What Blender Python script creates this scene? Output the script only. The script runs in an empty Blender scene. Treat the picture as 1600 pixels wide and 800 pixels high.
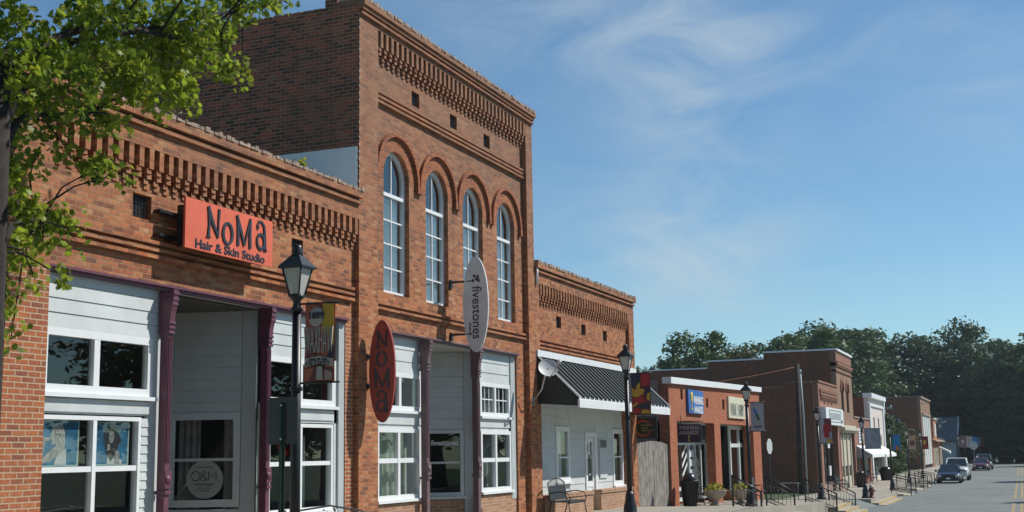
import bpy, bmesh, math, random
from mathutils import Vector, Matrix, Quaternion
S = bpy.context.scene
COL = S.collection
R = math.radians
# ------------------------------------------------------------------ camera
EYE = 1.6
cam_d = bpy.data.cameras.new('camera'); cam = bpy.data.objects.new('camera', cam_d); COL.objects.link(cam)
_ax = Vector((0.92700528, -0.0737296, -0.36772973)); _ay = Vector((0.37468111, 0.13868372, 0.91672291)); _az = Vector((-0.01659148, -0.98758836, 0.15618563))
M = Matrix((( _ax[0], -_ax[1], -_ax[2]), (_ay[0], -_ay[1], -_ay[2]), (_az[0], -_az[1], -_az[2]))).to_4x4()
M.translation = Vector((0, 0, EYE)); cam.matrix_world = M
cam_d.sensor_width = 36; cam_d.lens = 43.875; cam_d.clip_start = 0.1; cam_d.clip_end = 3000
S.camera = cam
# ------------------------------------------------------------------ light
SUN_DIR = Vector((1.0, 0.80, 1.34)).normalized()
sd = bpy.data.lights.new('sun', 'SUN'); sd.energy = 4.7; sd.angle = R(0.53); sd.color = (1.0, 0.95, 0.87)
sun = bpy.data.objects.new('sun', sd); COL.objects.link(sun)
sun.rotation_euler = SUN_DIR.to_track_quat('Z', 'Y').to_euler(); sun.location = (20, 20, 40)
W = bpy.data.worlds.new('World'); S.world = W; W.use_nodes = True
nt = W.node_tree; nt.nodes.clear()
out = nt.nodes.new('ShaderNodeOutputWorld'); bg = nt.nodes.new('ShaderNodeBackground')
sky = nt.nodes.new('ShaderNodeTexSky'); sky.sky_type = 'NISHITA'; sky.sun_disc = False
sky.sun_elevation = math.asin(SUN_DIR.z); sky.sun_rotation = math.atan2(SUN_DIR.x, SUN_DIR.y)
sky.altitude = 150; sky.air_density = 1.0; sky.dust_density = 0.0; sky.ozone_density = 3.0
bg.inputs['Strength'].default_value = 0.088
tc = nt.nodes.new('ShaderNodeTexCoord')
def wn(t, **k):
    n = nt.nodes.new(t)
    for a, b in k.items(): setattr(n, a, b)
    return n
# thin cirrus: warped noise projected on a high flat layer
sep = wn('ShaderNodeSeparateXYZ'); nt.links.new(tc.outputs['Generated'], sep.inputs[0])
def mth(op, a, b_=None, c_=None, clamp=False):
    n = wn('ShaderNodeMath', operation=op); n.use_clamp = clamp
    for k, v in enumerate((a, b_, c_)):
        if v is None: continue
        if isinstance(v, (int, float)): n.inputs[k].default_value = v
        else: nt.links.new(v, n.inputs[k])
    return n.outputs[0]
az = mth('ARCTAN2', sep.outputs[0], sep.outputs[1]); el = mth('ARCSINE', sep.outputs[2])
cmb = wn('ShaderNodeCombineXYZ'); nt.links.new(az, cmb.inputs[0]); nt.links.new(el, cmb.inputs[1])
def cloud_noise(scale, sx, sy, rot, loc, detail=8, rough=0.55, dist=0.8):
    mp = wn('ShaderNodeMapping'); mp.inputs['Rotation'].default_value = (0, 0, R(rot)); mp.inputs['Scale'].default_value = (sx, sy, 1); mp.inputs['Location'].default_value = loc
    nt.links.new(cmb.outputs[0], mp.inputs[0]); n = wn('ShaderNodeTexNoise'); n.inputs['Scale'].default_value = scale; n.inputs['Detail'].default_value = detail; n.inputs['Roughness'].default_value = rough; n.inputs['Distortion'].default_value = dist
    nt.links.new(mp.outputs[0], n.inputs['Vector']); return n.outputs[0]
def bump(a0, e0, wa, we, tilt=0.0):   # soft patch of sky centred on a bearing and an elevation
    da = mth('SUBTRACT', az, a0); de = mth('SUBTRACT', el, e0)
    da = mth('MULTIPLY_ADD', de, -tilt, da)
    q = mth('ADD', mth('POWER', mth('ABSOLUTE', mth('DIVIDE', da, wa)), 2.0), mth('POWER', mth('ABSOLUTE', mth('DIVIDE', de, we)), 2.0))
    return mth('POWER', 2.718, mth('MULTIPLY', q, -1.0))
wisps = cloud_noise(10.0, 0.75, 1.9, 18, (3.1, 1.7, 0), 12, 0.6, 0.9)
broad = cloud_noise(3.0, 1.0, 1.6, -10, (0.4, 5.2, 0), 6, 0.5, 0.6)
msk = mth('ADD', mth('ADD', mth('MULTIPLY', bump(-0.225, 0.235, 0.060, 0.12, -0.12), 1.15), mth('MULTIPLY', bump(-0.30, 0.345, 0.17, 0.035), 0.9)), mth('ADD', mth('MULTIPLY', bump(0.0, 0.26, 0.06, 0.04), 0.7), mth('ADD', mth('MULTIPLY', bump(-0.16, 0.31, 0.14, 0.03, 0.3), 0.7), mth('MULTIPLY', bump(-0.26, 0.15, 0.12, 0.05), 0.75))))
gen = mth('MULTIPLY', mth('SUBTRACT', broad, 0.38, None, True), 1.1)
cf = mth('MULTIPLY', mth('MULTIPLY_ADD', wisps, 1.9, -0.62, True), mth('ADD', msk, gen), None, True)
cf = mth('MULTIPLY', cf, 0.62, None, True)
mx = wn('ShaderNodeMix', data_type='RGBA'); nt.links.new(cf, mx.inputs[0])
gr = wn('ShaderNodeMix', data_type='RGBA', blend_type='MULTIPLY'); gr.inputs[0].default_value = 1.0; gr.inputs[7].default_value = (0.86, 1.08, 1.12, 1); nt.links.new(sky.outputs[0], gr.inputs[6]); nt.links.new(gr.outputs[2], mx.inputs[6]); mx.inputs[7].default_value = (5.6, 6.6, 7.2, 1)
nt.links.new(mx.outputs[2], bg.inputs[0]); nt.links.new(bg.outputs[0], out.inputs[0])
S.view_settings.view_transform = 'Standard'; S.view_settings.look = 'None'; S.view_settings.exposure = 0.13; S.view_settings.gamma = 1
S.render.engine = 'CYCLES'
try: S.cycles.diffuse_bounces = 3; S.cycles.max_bounces = 8; S.cycles.transparent_max_bounces = 12
except Exception: pass
random.seed(7)

# ------------------------------------------------------------------ mesh helper
def wloc(o):
    v = Vector((0, 0, 0))
    while o is not None:
        v += Vector(o.location); o = o.parent
    return v
class MB:
    def __init__(s, T=None): s.v = []; s.f = []; s.mi = []; s.T = T; s.sm = []
    def P(s, p):
        p = Vector(p)
        if s.T is not None: p = s.T @ p
        s.v.append(p); return len(s.v) - 1
    def poly(s, pts, m=0, sm=False):
        s.f.append([s.P(p) for p in pts]); s.mi.append(m); s.sm.append(sm); return s
    def faces(s, idx, m=0, sm=False): s.f.append(idx); s.mi.append(m); s.sm.append(sm)
    def box(s, x0, x1, y0, y1, z0, z1, m=0):
        i = [s.P((x, y, z)) for x in (x0, x1) for y in (y0, y1) for z in (z0, z1)]
        for q in ((0, 1, 3, 2), (4, 6, 7, 5), (0, 4, 5, 1), (2, 3, 7, 6), (0, 2, 6, 4), (1, 5, 7, 3)):
            s.faces([i[k] for k in q], m)
        return s
    def prism(s, pts, ax, a0, a1, m=0):
        def mk(p, a):
            return {'x': (a, p[0], p[1]), 'y': (p[0], a, p[1]), 'z': (p[0], p[1], a)}[ax]
        A = [s.P(mk(p, a0)) for p in pts]; B = [s.P(mk(p, a1)) for p in pts]; n = len(pts)
        s.faces(A[::-1], m); s.faces(B, m)
        for k in range(n): s.faces([A[k], A[(k + 1) % n], B[(k + 1) % n], B[k]], m)
        return s
    def tube(s, pts, r, n=8, m=0, caps=True, sm=True):
        pts = [Vector(p) for p in pts]
        if not hasattr(r, '__len__'): r = [r] * len(pts)
        rings = []; up0 = None
        for k, p in enumerate(pts):
            t = (pts[min(k + 1, len(pts) - 1)] - pts[max(k - 1, 0)])
            if t.length < 1e-9: t = Vector((0, 0, 1))
            t.normalize()
            if up0 is None: up0 = Vector((0, 0, 1)) if abs(t.z) < 0.9 else Vector((1, 0, 0))
            a = up0 - t * up0.dot(t)
            if a.length < 1e-5: a = t.orthogonal()
            a.normalize(); b = t.cross(a); up0 = a
            rings.append([s.P(p + (a * math.cos(2 * math.pi * j / n) + b * math.sin(2 * math.pi * j / n)) * r[k]) for j in range(n)])
        for k in range(len(rings) - 1):
            for j in range(n): s.faces([rings[k][j], rings[k][(j + 1) % n], rings[k + 1][(j + 1) % n], rings[k + 1][j]], m, sm)
        if caps: s.faces(rings[0][::-1], m); s.faces(rings[-1], m)
        return s
    def lathe(s, c, prof, n=16, m=0, sm=True, caps=True):
        rings = [[s.P((c[0] + r * math.cos(2 * math.pi * j / n), c[1] + r * math.sin(2 * math.pi * j / n), c[2] + z)) for j in range(n)] for r, z in prof]
        for k in range(len(rings) - 1):
            for j in range(n): s.faces([rings[k][j], rings[k][(j + 1) % n], rings[k + 1][(j + 1) % n], rings[k + 1][j]], m, sm)
        if caps: s.faces(rings[0][::-1], m); s.faces(rings[-1], m)
        return s
    def sq(s, c, prof, m=0, rot=0.0):   # square-section lathe (lantern bodies)
        rings = [[s.P((c[0] + r * math.sqrt(2) * math.cos(math.pi / 4 + rot + math.pi / 2 * j), c[1] + r * math.sqrt(2) * math.sin(math.pi / 4 + rot + math.pi / 2 * j), c[2] + z)) for j in range(4)] for r, z in prof]
        for k in range(len(rings) - 1):
            for j in range(4): s.faces([rings[k][j], rings[k][(j + 1) % 4], rings[k + 1][(j + 1) % 4], rings[k + 1][j]], m)
        s.faces(rings[0][::-1], m); s.faces(rings[-1], m); return s
    def build(s, name, mats, parent=None, bevel=0):
        if not s.v: return None
        off = wloc(parent) if parent is not None else Vector((0, 0, 0))
        me = bpy.data.meshes.new(name)
        me.from_pydata([tuple(p - off) for p in s.v], [], s.f)
        if not isinstance(mats, (list, tuple)): mats = [mats]
        for m in mats: me.materials.append(m)
        me.polygons.foreach_set('material_index', s.mi); me.polygons.foreach_set('use_smooth', s.sm)
        uv = me.uv_layers.new(name='UVMap'); data = [0.0] * (2 * len(me.loops)); V = s.v
        for p in me.polygons:
            n = p.normal; ax, ay, az = abs(n.x), abs(n.y), abs(n.z)
            for li in p.loop_indices:
                q = V[me.loops[li].vertex_index]
                if ax >= ay and ax >= az: a, b = q.y, q.z
                elif ay >= az: a, b = q.x, q.z
                else: a, b = q.y, q.x
                data[2 * li] = a; data[2 * li + 1] = b
        uv.data.foreach_set('uv', data)
        o = bpy.data.objects.new(name, me); COL.objects.link(o)
        if parent is not None: o.parent = parent
        if bevel:
            b = o.modifiers.new('bevel', 'BEVEL'); b.width = bevel; b.segments = 2; b.limit_method = 'ANGLE'
        return o
def tag(o, label=None, cat=None, group=None, kind=None):
    if label: o['label'] = label
    if cat: o['category'] = cat
    if group: o['group'] = group
    if kind: o['kind'] = kind
    return o
def thing(name, loc, label, cat, group=None, rz=0.0):
    o = bpy.data.objects.new(name, None); COL.objects.link(o); o.location = loc; o.rotation_euler = (0, 0, rz)
    o.empty_display_size = 0.2
    return tag(o, label, cat, group)
def copy_tree(o, loc=None, label=None, parent=None, rz=None, scale=None):
    c = o.copy(); COL.objects.link(c); c.parent = parent
    if loc is not None: c.location = loc
    if rz is not None: c.rotation_euler = (0, 0, rz)
    if scale is not None: c.scale = scale
    if label: c['label'] = label
    for ch in [x for x in o.children]: copy_tree(ch, parent=c)
    return c
# ------------------------------------------------------------------ materials
def mat(name, col, rough=0.6, metal=0.0, var=0.12, scale=3.0, bump=0.0, bscale=40, spec=None, trans=0.0, coat=0.0, col2=None):
    m = bpy.data.materials.new(name); m.use_nodes = True; N = m.node_tree; b = N.nodes['Principled BSDF']
    b.inputs['Roughness'].default_value = rough; b.inputs['Metallic'].default_value = metal
    if spec is not None: b.inputs['Specular IOR Level'].default_value = spec
    if coat: b.inputs['Coat Weight'].default_value = coat; b.inputs['Coat Roughness'].default_value = 0.05
    tcn = N.nodes.new('ShaderNodeTexCoord')
    no = N.nodes.new('ShaderNodeTexNoise'); no.inputs['Scale'].default_value = scale; no.inputs['Detail'].default_value = 6; no.inputs['Roughness'].default_value = 0.65
    N.links.new(tcn.outputs['Object'], no.inputs['Vector'])
    rp = N.nodes.new('ShaderNodeValToRGB')
    c2 = col2 or tuple(min(1, c * (1 + var)) for c in col)
    rp.color_ramp.elements[0].position = 0.35; rp.color_ramp.elements[0].color = tuple(c * (1 - var) for c in col) + (1,)
    rp.color_ramp.elements[1].position = 0.68; rp.color_ramp.elements[1].color = tuple(c2) + (1,)
    N.links.new(no.outputs[0], rp.inputs[0]); N.links.new(rp.outputs[0], b.inputs['Base Color'])
    if bump:
        n2 = N.nodes.new('ShaderNodeTexNoise'); n2.inputs['Scale'].default_value = bscale; n2.inputs['Detail'].default_value = 4
        N.links.new(tcn.outputs['Object'], n2.inputs['Vector'])
        bp = N.nodes.new('ShaderNodeBump'); bp.inputs['Strength'].default_value = bump; bp.inputs['Distance'].default_value = 0.01
        N.links.new(n2.outputs[0], bp.inputs['Height']); N.links.new(bp.outputs[0], b.inputs['Normal'])
    return m
def brick_mat(name, cols, mortar, bw=0.21, bh=0.0705, ms=0.0078, weather=(0.16, 0.12, 0.09), wamt=0.45, wz=None, bump=0.5, stain=0.35, off=0.5, streak=0.42):
    m = bpy.data.materials.new(name); m.use_nodes = True; N = m.node_tree; L = N.links; b = N.nodes['Principled BSDF']
    b.inputs['Roughness'].default_value = 0.88; b.inputs['Specular IOR Level'].default_value = 0.25
    uv = N.nodes.new('ShaderNodeUVMap'); uv.uv_map = 'UVMap'
    # slight waviness of the courses
    nw = N.nodes.new('ShaderNodeTexNoise'); nw.inputs['Scale'].default_value = 2.2; nw.inputs['Detail'].default_value = 3; L.new(uv.outputs[0], nw.inputs['Vector'])
    vs = N.nodes.new('ShaderNodeVectorMath'); vs.operation = 'MULTIPLY_ADD'; vs.inputs[1].default_value = (0.012, 0.012, 0); L.new(nw.outputs['Color'], vs.inputs[0]); L.new(uv.outputs[0], vs.inputs[2])
    br = N.nodes.new('ShaderNodeTexBrick'); br.offset = off; br.inputs['Scale'].default_value = 1.0
    br.inputs['Brick Width'].default_value = bw; br.inputs['Row Height'].default_value = bh; br.inputs['Mortar Size'].default_value = ms; br.inputs['Mortar Smooth'].default_value = 0.25
    br.inputs['Color1'].default_value = (0, 0, 0, 1); br.inputs['Color2'].default_value = (1, 1, 1, 1); br.inputs['Mortar'].default_value = (0.5, 0.5, 0.5, 1); br.inputs['Bias'].default_value = 0
    L.new(vs.outputs[0], br.inputs['Vector'])
    rp = N.nodes.new('ShaderNodeValToRGB'); e = rp.color_ramp.elements
    for k, c in enumerate(cols):
        pos = k / (len(cols) - 1)
        if k == 0: el = e[0]; el.position = 0
        elif k == len(cols) - 1: el = e[-1]; el.position = 1
        else: el = e.new(pos)
        el.color = tuple(c) + (1,)
    np_ = N.nodes.new('ShaderNodeTexNoise'); np_.inputs['Scale'].default_value = 1.4; np_.inputs['Detail'].default_value = 9; np_.inputs['Roughness'].default_value = 0.72; L.new(uv.outputs[0], np_.inputs['Vector'])
    m1 = N.nodes.new('ShaderNodeMath'); m1.operation = 'MULTIPLY_ADD'; m1.inputs[1].default_value = 1.5; m1.inputs[2].default_value = -0.75; L.new(np_.outputs[0], m1.inputs[0])
    m2 = N.nodes.new('ShaderNodeMath'); m2.operation = 'MULTIPLY_ADD'; m2.inputs[1].default_value = 0.85; m2.use_clamp = True; L.new(br.outputs['Color'], m2.inputs[0]); L.new(m1.outputs[0], m2.inputs[2])
    m3 = N.nodes.new('ShaderNodeMath'); m3.operation = 'ADD'; m3.use_clamp = True; m3.inputs[1].default_value = 0.08; L.new(m2.outputs[0], m3.inputs[0]); L.new(m3.outputs[0], rp.inputs[0])
    # per-area fine mottling
    nf = N.nodes.new('ShaderNodeTexNoise'); nf.inputs['Scale'].default_value = 22; nf.inputs['Detail'].default_value = 5; L.new(uv.outputs[0], nf.inputs['Vector'])
    hs = N.nodes.new('ShaderNodeHueSaturation'); mr = N.nodes.new('ShaderNodeMapRange'); mr.inputs[1].default_value = 0.3; mr.inputs[2].default_value = 0.7; mr.inputs[3].default_value = 0.75; mr.inputs[4].default_value = 1.25
    L.new(nf.outputs[0], mr.inputs[0]); L.new(mr.outputs[0], hs.inputs['Value']); L.new(rp.outputs[0], hs.inputs['Color'])
    mm = N.nodes.new('ShaderNodeMix'); mm.data_type = 'RGBA'; L.new(br.outputs['Fac'], mm.inputs[0]); L.new(hs.outputs[0], mm.inputs[6]); mm.inputs[7].default_value = tuple(mortar) + (1,)
    # weathering: big soft patches (and more of it high up on old parapets)
    nb = N.nodes.new('ShaderNodeTexNoise'); nb.inputs['Scale'].default_value = 0.55; nb.inputs['Detail'].default_value = 8; nb.inputs['Roughness'].default_value = 0.6; L.new(uv.outputs[0], nb.inputs['Vector'])
    r2 = N.nodes.new('ShaderNodeMapRange'); r2.inputs[1].default_value = 0.42; r2.inputs[2].default_value = 0.72; r2.inputs[3].default_value = 0; r2.inputs[4].default_value = stain
    L.new(nb.outputs[0], r2.inputs[0]); fac = r2.outputs[0]
    if wz:
        sp = N.nodes.new('ShaderNodeSeparateXYZ'); L.new(uv.outputs[0], sp.inputs[0])
        r3 = N.nodes.new('ShaderNodeMapRange'); r3.inputs[1].default_value = wz[0]; r3.inputs[2].default_value = wz[1]; r3.inputs[3].default_value = 0; r3.inputs[4].default_value = wamt
        L.new(sp.outputs[1], r3.inputs[0]); ad = N.nodes.new('ShaderNodeMath'); ad.operation = 'ADD'; ad.use_clamp = True; L.new(fac, ad.inputs[0]); L.new(r3.outputs[0], ad.inputs[1]); fac = ad.outputs[0]
    mw = N.nodes.new('ShaderNodeMix'); mw.data_type = 'RGBA'; L.new(fac, mw.inputs[0]); L.new(mm.outputs[2], mw.inputs[6]); mw.inputs[7].default_value = tuple(weather) + (1,)
    # rain streaks of soot and a few lime-bloomed patches
    ms_ = N.nodes.new('ShaderNodeMapping'); ms_.inputs['Scale'].default_value = (2.6, 0.22, 1); L.new(uv.outputs[0], ms_.inputs[0])
    ns = N.nodes.new('ShaderNodeTexNoise'); ns.inputs['Scale'].default_value = 1.0; ns.inputs['Detail'].default_value = 9; ns.inputs['Roughness'].default_value = 0.7; L.new(ms_.outputs[0], ns.inputs['Vector'])
    r4 = N.nodes.new('ShaderNodeMapRange'); r4.inputs[1].default_value = 0.52; r4.inputs[2].default_value = 0.75; r4.inputs[4].default_value = streak; L.new(ns.outputs[0], r4.inputs[0])
    ms2 = N.nodes.new('ShaderNodeMix'); ms2.data_type = 'RGBA'; L.new(r4.outputs[0], ms2.inputs[0]); L.new(mw.outputs[2], ms2.inputs[6]); ms2.inputs[7].default_value = (0.075, 0.05, 0.04, 1)
    nl_ = N.nodes.new('ShaderNodeTexNoise'); nl_.inputs['Scale'].default_value = 2.1; nl_.inputs['Detail'].default_value = 10; nl_.inputs['Roughness'].default_value = 0.8; L.new(uv.outputs[0], nl_.inputs['Vector'])
    r5 = N.nodes.new('ShaderNodeMapRange'); r5.inputs[1].default_value = 0.60; r5.inputs[2].default_value = 0.78; r5.inputs[4].default_value = streak * 0.8; L.new(nl_.outputs[0], r5.inputs[0])
    ms3 = N.nodes.new('ShaderNodeMix'); ms3.data_type = 'RGBA'; L.new(r5.outputs[0], ms3.inputs[0]); L.new(ms2.outputs[2], ms3.inputs[6]); ms3.inputs[7].default_value = (0.46, 0.36, 0.28, 1)
    L.new(ms3.outputs[2], b.inputs['Base Color'])
    bp = N.nodes.new('ShaderNodeBump'); bp.inputs['Strength'].default_value = bump; bp.inputs['Distance'].default_value = 0.012; bp.invert = True
    ha = N.nodes.new('ShaderNodeMath'); ha.operation = 'MULTIPLY_ADD'; ha.inputs[1].default_value = -0.35; L.new(nf.outputs[0], ha.inputs[0]); L.new(br.outputs['Fac'], ha.inputs[2])
    L.new(ha.outputs[0], bp.inputs['Height']); L.new(bp.outputs[0], b.inputs['Normal'])
    return m
def glass_mat(name, tint=(0.84, 0.88, 0.87), refl=1.0, rough=0.01):
    m = bpy.data.materials.new(name); m.use_nodes = True; N = m.node_tree; N.nodes.clear(); L = N.links
    o = N.nodes.new('ShaderNodeOutputMaterial'); t = N.nodes.new('ShaderNodeBsdfTransparent'); t.inputs[0].default_value = tuple(tint) + (1,)
    g = N.nodes.new('ShaderNodeBsdfGlossy'); g.inputs['Roughness'].default_value = rough; g.inputs['Color'].default_value = (0.9, 0.95, 0.95, 1)
    tcn = N.nodes.new('ShaderNodeTexCoord'); no = N.nodes.new('ShaderNodeTexNoise'); no.inputs['Scale'].default_value = 0.9; L.new(tcn.outputs['Object'], no.inputs['Vector'])
    bp = N.nodes.new('ShaderNodeBump'); bp.inputs['Strength'].default_value = 0.03; bp.inputs['Distance'].default_value = 0.05; L.new(no.outputs[0], bp.inputs['Height']); L.new(bp.outputs[0], g.inputs['Normal'])
    f = N.nodes.new('ShaderNodeLayerWeight'); f.inputs['Blend'].default_value = 0.5
    pw = N.nodes.new('ShaderNodeMath'); pw.operation = 'POWER'; pw.inputs[1].default_value = 4.5; L.new(f.outputs['Facing'], pw.inputs[0])
    mu = N.nodes.new('ShaderNodeMath'); mu.operation = 'MULTIPLY_ADD'; mu.use_clamp = True; mu.inputs[1].default_value = 0.85 * refl; mu.inputs[2].default_value = 0.075 * refl; L.new(pw.outputs[0], mu.inputs[0])
    x = N.nodes.new('ShaderNodeMixShader'); L.new(mu.outputs[0], x.inputs[0]); L.new(t.outputs[0], x.inputs[1]); L.new(g.outputs[0], x.inputs[2]); L.new(x.outputs[0], o.inputs[0])
    return m
def leaf_mat(name, c1, c2, trans=0.35, scale=1.5, rough=0.55):
    m = bpy.data.materials.new(name); m.use_nodes = True; N = m.node_tree; L = N.links; b = N.nodes['Principled BSDF']; o = N.nodes['Material Output']
    b.inputs['Roughness'].default_value = rough; b.inputs['Specular IOR Level'].default_value = 0.3
    g = N.nodes.new('ShaderNodeNewGeometry'); no = N.nodes.new('ShaderNodeTexNoise'); no.inputs['Scale'].default_value = scale; no.inputs['Detail'].default_value = 3
    tcn = N.nodes.new('ShaderNodeTexCoord'); L.new(tcn.outputs['Object'], no.inputs['Vector'])
    ad = N.nodes.new('ShaderNodeMath'); ad.operation = 'MULTIPLY_ADD'; ad.inputs[1].default_value = 0.45; L.new(g.outputs['Random Per Island'], ad.inputs[0]); L.new(no.outputs[0], ad.inputs[2])
    rp = N.nodes.new('ShaderNodeValToRGB'); rp.color_ramp.elements[0].position = 0.4; rp.color_ramp.elements[0].color = tuple(c1) + (1,); rp.color_ramp.elements[1].position = 0.95; rp.color_ramp.elements[1].color = tuple(c2) + (1,)
    L.new(ad.outputs[0], rp.inputs[0]); L.new(rp.outputs[0], b.inputs['Base Color'])
    t = N.nodes.new('ShaderNodeBsdfTranslucent'); L.new(rp.outputs[0], t.inputs[0])
    x = N.nodes.new('ShaderNodeMixShader'); x.inputs[0].default_value = trans; L.new(b.outputs[0], x.inputs[1]); L.new(t.outputs[0], x.inputs[2]); L.new(x.outputs[0], o.inputs[0])
    return m
OLD = [(0.13, 0.055, 0.036), (0.25, 0.088, 0.042), (0.345, 0.114, 0.05), (0.40, 0.138, 0.056), (0.43, 0.17, 0.072), (0.45, 0.235, 0.12)]
mt = {}
mt['brick'] = brick_mat('old_red_brick', OLD, (0.30, 0.185, 0.11), weather=(0.19, 0.125, 0.09), wz=(4.8, 10.3), wamt=0.6, stain=0.3)
mt['brick_pier'] = brick_mat('pale_jointed_orange_brick', [(0.2, 0.075, 0.05), (0.31, 0.10, 0.048), (0.37, 0.12, 0.05), (0.40, 0.145, 0.06)], (0.46, 0.34, 0.23), ms=0.009, stain=0.15, streak=0.3)
mt['brick_low'] = brick_mat('old_orange_brick', [(0.2, 0.06, 0.035), (0.28, 0.085, 0.04), (0.35, 0.105, 0.045), (0.38, 0.125, 0.055)], (0.3, 0.18, 0.10), stain=0.15)
mt['brick_dark'] = brick_mat('sooty_shaded_side_brick', [(0.07, 0.042, 0.032), (0.14, 0.06, 0.04), (0.22, 0.08, 0.045), (0.40, 0.10, 0.055), (0.24, 0.12, 0.08)], (0.32, 0.22, 0.15), weather=(0.13, 0.09, 0.06), stain=0.55, ms=0.009)  # sooty side brick; also paints the shade on the awards shop's end return
mt['brick_tan'] = brick_mat('tan_dwarf_brick', [(0.30, 0.15, 0.09), (0.38, 0.2, 0.12), (0.44, 0.26, 0.16)], (0.45, 0.36, 0.27), stain=0.2)
mt['brick_shop'] = brick_mat('bright_orange_brick', [(0.36, 0.115, 0.058), (0.43, 0.14, 0.07), (0.47, 0.165, 0.085)], (0.22, 0.095, 0.055), bh=0.068, ms=0.012, stain=0.08, streak=0.15)
mt['brick_far'] = brick_mat('far_red_brick', [(0.2, 0.09, 0.065), (0.27, 0.115, 0.08), (0.32, 0.145, 0.1)], (0.36, 0.26, 0.2), stain=0.3)
mt['brick_tanfar'] = brick_mat('far_tan_brick', [(0.2, 0.12, 0.08), (0.27, 0.155, 0.10), (0.33, 0.2, 0.13)], (0.34, 0.26, 0.19), stain=0.35)
mt['brick_fardark'] = brick_mat('far_brown_brick', [(0.16, 0.065, 0.038), (0.21, 0.08, 0.045), (0.26, 0.10, 0.055)], (0.24, 0.14, 0.09), stain=0.55, weather=(0.14, 0.085, 0.055))
mt['stone'] = mat('weathered_coping', (0.30, 0.22, 0.17), 0.9, var=0.35, scale=6, bump=0.5)
mt['mortar'] = mat('mortar_lime', (0.6, 0.56, 0.5), 0.95)
mt['siding'] = mat('pale_siding_paint', (0.53, 0.575, 0.575), 0.6, var=0.09, scale=1.3, bump=0.12)
mt['siding_grey'] = mat('grey_siding_paint', (0.52, 0.56, 0.57), 0.6, var=0.05, scale=2)
mt['trimgrey'] = mat('grey_trim_paint', (0.42, 0.46, 0.47), 0.55, var=0.05, scale=2)
mt['white'] = mat('white_trim_paint', (0.72, 0.75, 0.76), 0.45, var=0.04, scale=4)
mt['maroon'] = mat('maroon_iron_paint', (0.13, 0.045, 0.07), 0.42, var=0.15, scale=9, bump=0.1)
mt['mauve'] = mat('faded_mauve_iron_paint', (0.14, 0.09, 0.10), 0.45, var=0.15, scale=9, bump=0.1)
mt['soffit'] = mat('soffit_paint', (0.5, 0.5, 0.47), 0.7, var=0.06)
mt['blk'] = mat('black_iron', (0.012, 0.014, 0.016), 0.42, var=0.3, scale=8, metal=0.0)
mt['dark'] = mat('painted_dark_void', (0.015, 0.013, 0.012), 0.9)  # near-black colour standing in for unlit depth behind openings
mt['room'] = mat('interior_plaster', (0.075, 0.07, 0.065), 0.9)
mt['glass'] = glass_mat('window_glass')
mt['glass_up'] = glass_mat('upper_window_glass', (0.9, 0.93, 0.93), 1.5)
mt['blind'] = mat('blind_slat', (0.72, 0.80, 0.80), 0.6, var=0.05)
mt['curtain'] = mat('pale_green_curtain', (0.45, 0.52, 0.44), 0.9, var=0.2, scale=3)
mt['stucco'] = mat('grey_stucco', (0.72, 0.76, 0.76), 0.9, var=0.06, scale=1.2)
mt['roof'] = mat('flat_roof_felt', (0.08, 0.08, 0.08), 0.9)
mt['metal'] = mat('galvanised_metal', (0.5, 0.52, 0.53), 0.4, metal=0.8)
mt['concrete'] = mat('pale_concrete', (0.33, 0.30, 0.25), 0.9, var=0.16, scale=0.8, bump=0.25, bscale=60)
mt['cmu'] = brick_mat('grey_block', [(0.2, 0.21, 0.21), (0.23, 0.24, 0.24), (0.26, 0.27, 0.27)], (0.17, 0.17, 0.17), bw=0.41, bh=0.205, ms=0.012, weather=(0.15, 0.15, 0.15), stain=0.4)
mt['orange'] = mat('orange_sign_paint', (0.66, 0.125, 0.06), 0.6, var=0.13, scale=1.3)
mt['redoval'] = mat('red_oval_paint', (0.30, 0.045, 0.03), 0.6, var=0.2, scale=3)
mt['letter'] = mat('charcoal_letter', (0.025, 0.03, 0.04), 0.4)
mt['silver'] = mat('silver_sign', (0.58, 0.61, 0.62), 0.5, var=0.12, scale=2)
mt['asphalt'] = mat('asphalt_road', (0.105, 0.115, 0.11), 0.92, var=0.2, scale=0.35, bump=0.4, bscale=90)
mt['green'] = mat('green_post_paint', (0.02, 0.05, 0.035), 0.5)
mt['signback'] = mat('sign_back_bronze', (0.055, 0.05, 0.045), 0.5)
mt['wood'] = mat('weathered_fence_wood', (0.22, 0.2, 0.18), 0.9, var=0.4, scale=3, bump=0.4)
mt['bark'] = mat('tree_bark', (0.026, 0.02, 0.017), 0.95, var=0.4, scale=7, bump=0.8, bscale=18)

# ------------------------------------------------------------------ text and strokes
def text_geo(s, w, h, thick=0.006, bold=0.0, spacing=1.0):
    c = bpy.data.curves.new('lettering', 'FONT'); c.body = s; c.extrude = 0.5; c.offset = bold; c.space_character = spacing; c.resolution_u = 3
    o = bpy.data.objects.new('lettering', c); COL.objects.link(o)
    dg = bpy.context.evaluated_depsgraph_get(); me = bpy.data.meshes.new_from_object(o.evaluated_get(dg))
    vs = [v.co.copy() for v in me.vertices]; fs = [list(p.vertices) for p in me.polygons]
    bpy.data.objects.remove(o); bpy.data.curves.remove(c); bpy.data.meshes.remove(me)
    x0 = min(v.x for v in vs); x1 = max(v.x for v in vs); y0 = min(v.y for v in vs); y1 = max(v.y for v in vs); z0 = min(v.z for v in vs); z1 = max(v.z for v in vs)
    return [((v.x - x0) / (x1 - x0) * w - w / 2, (v.y - y0) / (y1 - y0) * h - h / 2, (v.z - z0) / max(1e-6, z1 - z0) * thick) for v in vs], fs
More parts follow.
